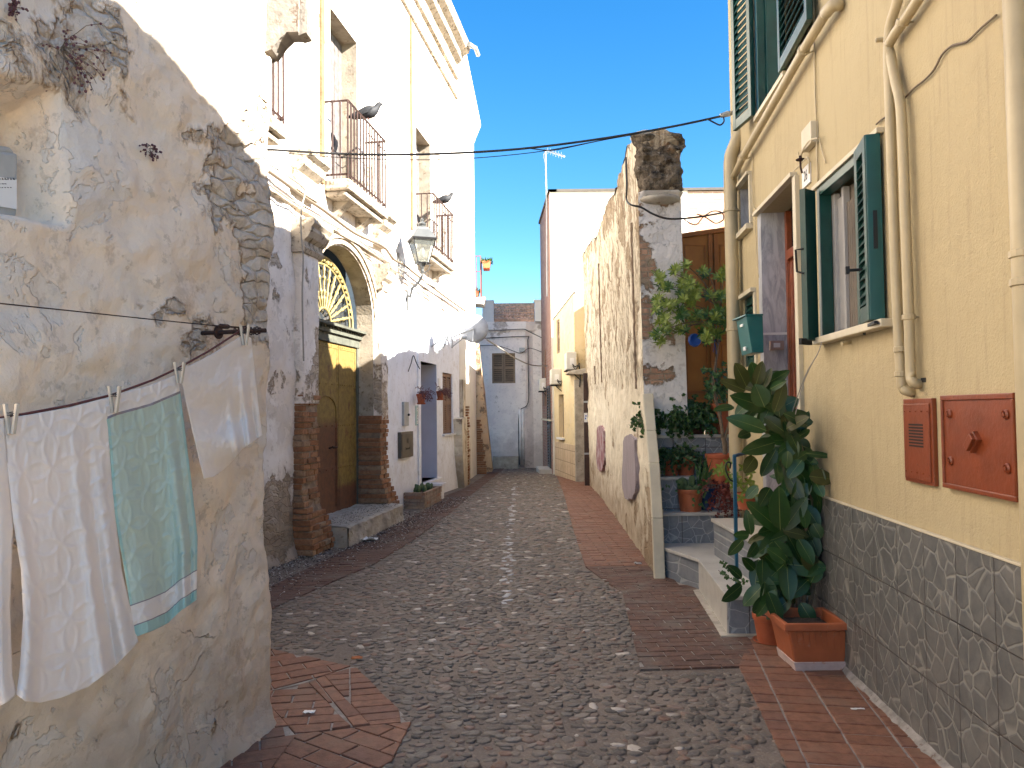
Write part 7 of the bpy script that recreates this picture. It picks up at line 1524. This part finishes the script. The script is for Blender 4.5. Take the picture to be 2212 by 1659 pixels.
# tree in the clay pot
tY = Y3 - .05
P1, c, h, r = potpx('flower_pot', 'wide clay pot with the forked tree trunk beside the blue handrail', 1557, 980, 1045, 64, tY, M['terra'], taper=.68)
TR = thing('potted_tree', 'slender forked tree with light green leaf rosettes in front of the brown gate', 'tree', c + Vector((0, 0, h)), gpn)
T3 = lambda u, v, dy=0: atY(u, v, tY + dy)
tr = MB(); tr.tube(smoothpts([T3(1566, 982), T3(1566, 960), T3(1562, 945)], 3), [.024] * 7, 8); tr.tube(smoothpts([T3(1562, 948), T3(1557, 910), T3(1552, 885), T3(1545, 860), T3(1540, 830), T3(1545, 790, .1), T3(1550, 750, .1), T3(1556, 700, .15), T3(1558, 660, .2)], 3), [lerp(.018, .010, i / 24) for i in range(25)], 7)
tr.tube(smoothpts([T3(1564, 950), T3(1572, 925), T3(1580, 895), T3(1583, 860), T3(1580, 820)], 3), [lerp(.017, .008, i / 12) for i in range(13)], 7)
rd = random.Random(31); lf = MB(); ends = []
cl = [(1424, 604, 16), (1458, 590, 16), (1436, 622, 18), (1478, 612, 20), (1470, 640, 24), (1500, 618, 20), (1520, 590, 14), (1566, 588, 16), (1556, 600, 12), (1540, 640, 26), (1500, 652, 26), (1450, 655, 22), (1430, 668, 20), (1470, 682, 24), (1510, 690, 26), (1545, 680, 24), (1570, 668, 18), (1560, 700, 20), (1432, 690, 18), (1440, 712, 20), (1418, 722, 12), (1428, 733, 14), (1475, 715, 18), (1528, 715, 18), (1570, 640, 20), (1482, 578, 12), (1548, 722, 10), (1424, 650, 12), (1525, 738, 14)]
for (u, v, rr) in cl:
    for q in range(max(4, rr // 3)):
        a = rd.uniform(0, 6.28); p = atY(u + rr * .8 * math.cos(a) * rd.random(), v + rr * .8 * math.sin(a) * rd.random(), tY + rd.uniform(-.28, .38)); rosette(lf, p, (rd.uniform(-.6, .3), -.8, rd.uniform(.0, .8)), rd, 15, .080, .018, 0 if rd.random() < .7 else 1)
        if q == 0:
            s0 = T3(1556, 700 if v > 640 else 665, .17); tr.tube(smoothpts([s0, s0.lerp(p, .5) + Vector((0, 0, .05)), p], 3), [.007, .006, .006, .005, .005, .004, .003], 5)
for (u, v, rr) in ((1530, 800, 18), (1545, 815, 20), (1525, 830, 16), (1565, 800, 20), (1575, 825, 20), (1550, 840, 20), (1560, 860, 18), (1580, 790, 14), (1535, 855, 12)):
    for q in range(5):
        a = rd.uniform(0, 6.28); p = atY(u + rr * .8 * math.cos(a) * rd.random(), v + rr * .8 * math.sin(a) * rd.random(), tY + rd.uniform(-.15, .15)); rosette(lf, p, (rd.uniform(-.6, .6), -.8, .5), rd, 7, .042, .022, 1)
tr.build('trunk', M['stem'], TR, smooth=True); lf.build('crown', [M['leafl'], M['leafm']], TR)
mb = MB(); mb.tube([T3(1548, 700, 0), T3(1545, 730), T3(1541, 760), T3(1548, 765), T3(1543, 735), T3(1552, 745)], .003, 4); mb.lathe(T3(1500, 735, 0), [(.04, -.03), (.07, .0), (.06, .03), (.01, .02)], 10, ax=(.2, -1, .1)); tag(mb.build('plant_tie', simple('blue_plastic', (.02, .08, .35), .4), loc=T3(1545, 720)), 'blue plastic tie and bag hanging in the forked tree', 'plant tie')
# red plant, blue pot, vines
mb = MB(); rd = random.Random(41); st = MB(); c = atY(1568, 1058, Y2 - .1)
for k in range(46):
    d = Vector((rd.uniform(-.7, .7), rd.uniform(-.8, .2), rd.uniform(-.2, .6))).normalized(); pts = [c + rndv(rd) * .05]
    for q in range(9): d = (d + Vector((rd.uniform(-.15, .15), rd.uniform(-.05, .05), -.3))).normalized(); pts.append(pts[-1] + d * .035 * rd.uniform(.7, 1.1))
    st.tube(pts, .0022, 4, cap=False)
    for q in range(1, 10):
        for _ in range(2): leaf(mb, pts[q], pts[q] + rndv(rd) * .03, .02, rndv(rd) + Vector((0, -1, .4)), n=2)
t = plant('red_trailing_plant', 'dark red trailing plant hanging over the steps behind the blue handrail', c); mb.build('leaves', M['leafr'], t); st.build('stems', M['leafr'], t)
pot('blue_pot', 'dark blue glazed pot in the shade between the cactus and the red plant', (atY(1528, 1100, Y2 + .2).x, Y2 + .22, zS1), .11, .08, .22, simple('blue_glaze', (.01, .04, .12), .25))
pot('flower_pot', 'small orange pot hanging behind the red trailing plant', atY(1612, 1100, 6.6), .09, .06, .14, M['terra'])
mb = MB(); rd = random.Random(43)
for (u, v) in ((1556, 1010), (1548, 1018), (1565, 1020), (1572, 1000), (1590, 1030), (1598, 1045), (1605, 1010), (1618, 1040), (1610, 1060), (1625, 1050), (1600, 1075), (1586, 1048), (1630, 1070), (1575, 1035), (1620, 1020)):
    q = atY(u, v, 6.5 + rd.uniform(-.2, .2))
    for k in range(5): a = k * 1.26; leaf(mb, q, q + Vector((math.cos(a), -.2, math.sin(a))) * .052, .026, (0, -1, .4), n=3)
tag(mb.build('creeping_vine', M['leafl'], loc=atY(1600, 1040, 6.5)), 'bright green small leaved vine twisting round the blue handrail', 'plant', gpn)
mb = MB()
for pts in (((1600, 1262), (1582, 1252), (1565, 1242), (1552, 1232)), ((1610, 1258), (1585, 1238), (1568, 1222), (1555, 1210)), ((1600, 1290), (1585, 1275), (1570, 1262))):
    Q = [atY(u, v, 5.6) for u, v in pts]
    mb.tube(Q, .003, 4, m=1)
    for i in range(len(Q) - 1):
        for f in (0, .33, .66):
            q = Q[i].lerp(Q[i + 1], f)
            for k in range(3): leaf(mb, q, q + (rndv(rd) + Vector((0, -.4, .2))).normalized() * .03, .024, (0, -1, .5), n=2)
tag(mb.build('rose_shoots', [M['leafm'], M['stem']], loc=atY(1600, 1262, 5.6)), 'thin shoots with tiny round leaves reaching over the marble step', 'plant', gpn)
# handrail
HR = thing('handrail', 'blue painted iron handrail post with a curled end beside the tree pot', 'handrail', gp(1590, 1330)); hy = 5.75
mb = MB(); a = atY(1586, 985, hy); b = atY(1594, 1362, hy); mb.box(b.x - .012, b.x + .012, hy - .012, hy + .012, .1, a.z); bl_ = simple('blue_iron', (.02, .11, .19), .4, 0, .15); mb.build('post', bl_, HR, bevel=.002)
mb = MB(); mb.tube([a, atY(1612, 978, hy + .15), atY(1650, 950, hy + .5)], .014, 8); mb.build('rail', bl_, HR)
mb = MB(); mb.tube(smoothpts([atY(u, v, hy) for u, v in ((1584, 1040), (1576, 1035), (1568, 1015), (1570, 1000), (1578, 1000), (1577, 1012))], 4), .006, 6); mb.build('scroll', M['black'], HR)
# rubber plant
YR = 5.0
RB = thing('rubber_plant', 'tall rubber plant with big glossy dark leaves against the yellow wall', 'plant', gp(1745, 1420)); rd = random.Random(77)
Pz = lambda x, y: (1364 + x / 3, 700.5 + y / 3); Qz = lambda x, y: (1364 + x * .2889, 1069 + y * .2889)
LV = [(Pz, 745, 405, 670, 250, 105, 1), (Pz, 800, 410, 850, 238, 85, 1), (Pz, 850, 420, 908, 282, 60, 1), (Pz, 740, 430, 575, 362, 85, 1), (Pz, 862, 535, 800, 388, 130, 0), (Pz, 900, 420, 1002, 364, 55, 0), (Pz, 925, 570, 995, 365, 90, 1), (Pz, 880, 545, 645, 462, 120, 0), (Pz, 665, 535, 532, 556, 60, 0), (Pz, 875, 690, 616, 600, 115, 0), (Pz, 995, 700, 860, 600, 100, 1), (Pz, 1005, 700, 985, 530, 60, 1), (Pz, 1000, 680, 1152, 598, 90, 1), (Pz, 1080, 730, 1158, 682, 50, 0), (Pz, 930, 765, 720, 828, 110, 0), (Pz, 935, 812, 840, 988, 95, 0), (Pz, 1130, 835, 1300, 856, 45, 0), (Pz, 1015, 820, 1005, 935, 70, 0), (Pz, 1110, 870, 1212, 905, 60, 0), (Pz, 940, 900, 955, 1036, 75, 0), (Pz, 1050, 930, 1150, 1022, 95, 0), (Pz, 1150, 985, 1315, 1005, 110, 1), (Pz, 1195, 1030, 1245, 1120, 70, 0), (Pz, 965, 1330, 955, 1050, 135, 0), (Pz, 975, 1345, 745, 1148, 120, 0), (Pz, 985, 1335, 1140, 1118, 105, 0), (Pz, 1120, 1170, 1222, 1318, 100, 0), (Pz, 975, 1362, 825, 1480, 110, 0), (Pz, 1070, 1385, 1010, 1540, 110, 0), (Pz, 1080, 1390, 1180, 1560, 100, 0),
      (Pz, 1005, 1555, 1270, 1580, 140, 0), (Qz, 1160, 515, 1182, 798, 135, 0), (Qz, 1150, 510, 960, 690, 150, 0), (Qz, 1150, 500, 1015, 400, 110, 0), (Qz, 825, 672, 678, 795, 105, 0), (Qz, 985, 675, 835, 832, 120, 0), (Qz, 880, 300, 765, 300, 75, 0), (Qz, 835, 335, 722, 452, 80, 0), (Qz, 940, 362, 870, 465, 85, 0), (Qz, 825, 625, 716, 525, 85, 0), (Qz, 895, 300, 860, 110, 80, 0), (Qz, 1030, 720, 1070, 780, 90, 0), (Qz, 920, 560, 830, 470, 80, 0), (Pz, 900, 1060, 830, 1180, 100, 0), (Pz, 1060, 1060, 1120, 1150, 80, 0), (Pz, 800, 860, 730, 960, 100, 1), (Pz, 770, 700, 690, 730, 70, 0), (Pz, 960, 1010, 975, 870, 50, 1), (Pz, 820, 1050, 740, 1130, 70, 0), (Pz, 1040, 720, 1020, 700, 60, 0)]
lv = MB(); old = MB()
def rleaf(b_, t_, w_, olive):
    d = (t_ - b_).normalized(); nn = Vector((rd.uniform(-.5, .3), -1.0, rd.uniform(.0, .7))); leaf(old if olive else lv, b_, t_, w_ * .92, nn, rd.uniform(.02, .14), .22, 12, 0, 1, .62)
for (F_, x0, y0, x1, y1, wd, ol) in LV:
    sc_ = .3333 if F_ is Pz else .2889; yb2 = YR + rd.uniform(-.12, .10); yt = yb2 + rd.uniform(-.14, .03); b_ = atY(*F_(x0, y0), yb2); t_ = atY(*F_(x1, y1), yt); rleaf(b_, t_, wd * sc_ / FPX * YR * 1.05, ol)
stems = [[(1735, 1330), (1740, 1250), (1742, 1150), (1735, 1050), (1715, 950), (1690, 900), (1660, 860), (1640, 830)], [(1745, 1330), (1765, 1200), (1755, 1080), (1735, 980), (1720, 935)], [(1725, 1330), (1718, 1240), (1690, 1160), (1688, 1120)], [(1715, 1330), (1700, 1260), (1702, 1220)]]
sm_ = MB()
for s_ in stems:
    Q = smoothpts([atY(u, v, YR + .10) for u, v in s_], 3); sm_.tube(Q, [lerp(.016, .008, i / len(Q)) for i in range(len(Q))], 7)
    for k in range(70 if len(s_) > 4 else 40):                      # leaves further back in the plant
        p = Q[rd.randint(3, len(Q) - 1)] + Vector((0, rd.uniform(0, .12), 0)); d = Vector((rd.uniform(-1, 1), rd.uniform(-.4, .8), rd.uniform(-.5, .9))).normalized(); 
        tp2 = p + d * rd.uniform(.14, .24)
        if tp2.x > FY.c + FY.k * tp2.y - .05: tp2.x = FY.c + FY.k * tp2.y - .05
        rleaf(p, tp2, rd.uniform(.07, .12), rd.random() < .15)
for (u, v) in ((1690, 900), (1710, 940), (1725, 985), (1740, 1030), (1700, 1010), (1680, 1080), (1735, 1090), (1745, 1140), (1700, 1150), (1665, 1170), (1735, 1200), (1650, 1210), (1690, 1250), (1740, 1260), (1720, 1300), (1665, 1280), (1755, 1060), (1640, 1250)):
    for k in range(3):
        p = atY(u + rd.uniform(-12, 12), v + rd.uniform(-12, 12), YR + rd.uniform(-.06, .12)); a_ = rd.uniform(-2.6, -.2) if rd.random() < .7 else rd.uniform(0, 3.1); tp2 = p + Vector((math.cos(a_), rd.uniform(-.35, .15), math.sin(a_))).normalized() * rd.uniform(.15, .24)
        if tp2.x > FY.c + FY.k * tp2.y - .05: tp2.x = FY.c + FY.k * tp2.y - .05
        rleaf(p, tp2, rd.uniform(.075, .115), rd.random() < .1)
lv.build('leaves', [M['rubber'], M['midrib']], RB, smooth=True); old.build('olive_leaves', [M['rubberold'], M['midrib']], RB, smooth=True); sm_.build('stems', M['stem'], RB, smooth=True)
# rectangular trough
zr_ = 0.0; f0 = gp(1720, 1453); f1 = gp(1823, 1450); wY_ = f0.y; topz_ = atY(1760, 1345, wY_ - .02).z
t = thing('plant_trough', 'ribbed rectangular terracotta plastic trough with a whitened foot', 'planter', f0)
x0t, x1t = atY(1694, 1340, wY_ - .04).x, atY(1836, 1340, wY_ - .04).x; D_ = .30
def ring(z, xa, xb, ya, yb): return [(xa, ya, z), (xb, ya, z), (xb, yb, z), (xa, yb, z)]
dpx = lambda f: (lerp(f0.x, x0t + .02, f), lerp(f1.x, x1t - .02, f), lerp(f0.y, f0.y - .03, f), lerp(f0.y + D_, f0.y + D_ + .02, f))
mb = MB(); a = dpx(0); b = dpx(.86); mb.add(ring(.0, *a) + ring(topz_ - .035, *b), [(3, 2, 1, 0)] + [(i, (i + 1) % 4, 4 + (i + 1) % 4, 4 + i) for i in range(4)]); bd = mb.build('trough_body', M['terra2'], t, bevel=.012)
mb = MB(); b = (x0t, x1t, f0.y - .05, f0.y + D_ + .04); ii = (x0t + .03, x1t - .03, f0.y - .02, f0.y + D_ + .01); z0q, z1q = topz_ - .038, topz_
vs = ring(z0q, *b) + ring(z1q, *b) + ring(z1q, *ii) + ring(z0q - .03, *ii); fs_ = [(L * 4 + i, L * 4 + (i + 1) % 4, (L + 1) * 4 + (i + 1) % 4, (L + 1) * 4 + i) for L in range(3) for i in range(4)] + [(0, 1, 5 - 1 + 0, 4)][:0]; mb.add(vs, fs_); mb.add(ring(z0q, *b) + ring(z0q, *dpx(.86)), [(i, (i + 1) % 4, 4 + (i + 1) % 4, 4 + i) for i in range(4)]); mb.build('trough_rim', M['terra2'], bd, bevel=.006)
mb = MB()
for k in range(9):
    fx = (k + .5) / 9; w_ = .016; A = Vector((lerp(a[0], a[1], fx), a[2] - .002, .085)); B = Vector((lerp(dpx(.8)[0], dpx(.8)[1], fx), dpx(.8)[2] - .002, topz_ - .05)); mb.obox((A + B) / 2, Vector((w_, 0, 0)), Vector((0, .004, 0)), (B - A) / 2)
mb.build('ribs', M['terra2'], bd, bevel=.003)
mb = MB(); mb.hexa(ring(.0, a[0] - .004, a[1] + .004, a[2] - .005, a[3]) + ring(.065, *[q + s_ for q, s_ in zip(dpx(.22), (-.004, .004, -.005, 0))])); mb.build('trough_foot', simple('limescaled_plastic', (.46, .36, .34), .8, 0, .12, 12, dirt=(.4, .2, .12)), bd, bevel=.004)
mb = MB(); mb.box(ii[0] + .03, ii[1] - .03, ii[2] + .02, ii[3] - .02, z0q - .04, z0q - .012); mb.build('soil', M['soil'], bd)
mb = MB(); q = atY(1822, 1332, f0.y + .2); mb.box(q.x, q.x + .012, f0.y + .19, f0.y + .2, topz_ - .05, topz_ + .11); tag(mb.build('plant_stake', M['wood'], loc=(q.x, f0.y + .19, topz_ - .05)), 'thin wooden stake standing in the back corner of the terracotta trough', 'stake')
P1 = pot('flower_pot', 'round clay pot on a saucer squeezed behind the rectangular trough', gp(1668, 1398) + Vector((.02, .1, 0)), .11, .08, .20, M['terra'], None, True)
# ============================================================ LITTER
rd = random.Random(8); mb = MB()
for k in range(5200):
    y = rd.uniform(7.0, 14.5) if rd.random() < .8 else rd.uniform(5, 7.2); e = abs(rd.gauss(0, .30)); o_ = (.40 if dl < y < dr + .4 else .18) * (1 if y > 9 else .3) + e; 
    if y > 12.3 and o_ < .42: o_ += .42
    if o_ > 1.2: continue
    q = FB.P(y, gz(y) + .016, o_); a = rd.uniform(.004, .017); d1, d2 = rndv(rd) * a, rndv(rd) * a * .5; d1.z *= .3; d2.z *= .3; mb.add([q - d1, q + d2, q + d1 + Vector((0, 0, .004)), q - d2 + Vector((0, 0, .003))], [(0, 1, 2, 3)], rd.choice((0, 0, 1, 2)))
for k in range(400):
    y = rd.uniform(sy0 + .1, sy1 - .1); o_ = rd.uniform(-.05, so_ - .02); q = FB.P(y, .262, o_); a = rd.uniform(.004, .014); d1, d2 = rndv(rd) * a, rndv(rd) * a * .5; d1.z *= .3; d2.z *= .3; mb.add([q - d1, q + d2, q + d1 + Vector((0, 0, .004)), q - d2 + Vector((0, 0, .003))], [(0, 1, 2, 3)], rd.choice((0, 0, 1, 2)))
dbm = [simple('dark_crumbs', (.03, .028, .03), .9), simple('pale_crumbs', (.5, .48, .46), .9), simple('brown_crumbs', (.12, .09, .07), .9)]
o = mb.build('crumbled_debris', dbm, solid=.003); tag(o, 'dark and pale crumbs scattered along the foot of the palace', 'debris', kind='stuff')
def scrap(name, label, c, s_, mat, cat='litter', seed=1, flat=.35):
    rd = random.Random(seed); mb = MB(); n, k = 9, 6; c = Vector(c); vs = []
    for i in range(n + 1):
        for j in range(k + 1):
            x, y = (i / n - .5) * 2, (j / k - .5) * 2; q = Vector((x * 1.5, y * 1.5, seed)); r_ = 1 - .25 * abs(noise.noise(q * 2)); vs.append(c + Vector((x * s_[0] * r_, y * s_[1] * r_, .016 + abs(noise.noise(q)) * s_[0] * flat + .12 * s_[0] * abs(fbm(q * 2)))))
    mb.add(vs, [(i * (k + 1) + j, (i + 1) * (k + 1) + j, (i + 1) * (k + 1) + j + 1, i * (k + 1) + j + 1) for i in range(n) for j in range(k)]); return tag(mb.build(name, mat, loc=c, solid=.002, smooth=True), label, cat)
scrap('crumpled_paper', 'crumpled white paper lying in the gutter below the brick pier', gp(796, 1170), (.11, .07), M['white'], seed=3, flat=.6)
scrap('paper_scrap', 'small crumpled silvery scrap on the brick pavement beside the stairs', gp(1378, 1221), (.035, .03), M['grey'], seed=5, flat=.9)
scrap('dry_leaf', 'single orange brown dry leaf on the cobbles at the left', gp(771, 1427 - 0), (.035, .02), simple('dry_leaf_brown', (.35, .11, .03), .8), 'leaf', 7)
scrap('paper_scrap', 'thin white strip on the near right brick pavement', gp(1853, 1538), (.035, .008), M['white'], seed=9, flat=.1)
scrap('paper_scrap', 'white fleck of plaster at the foot of the left house corner', gp(668, 1545), (.03, .02), M['white'], seed=12, flat=.5)
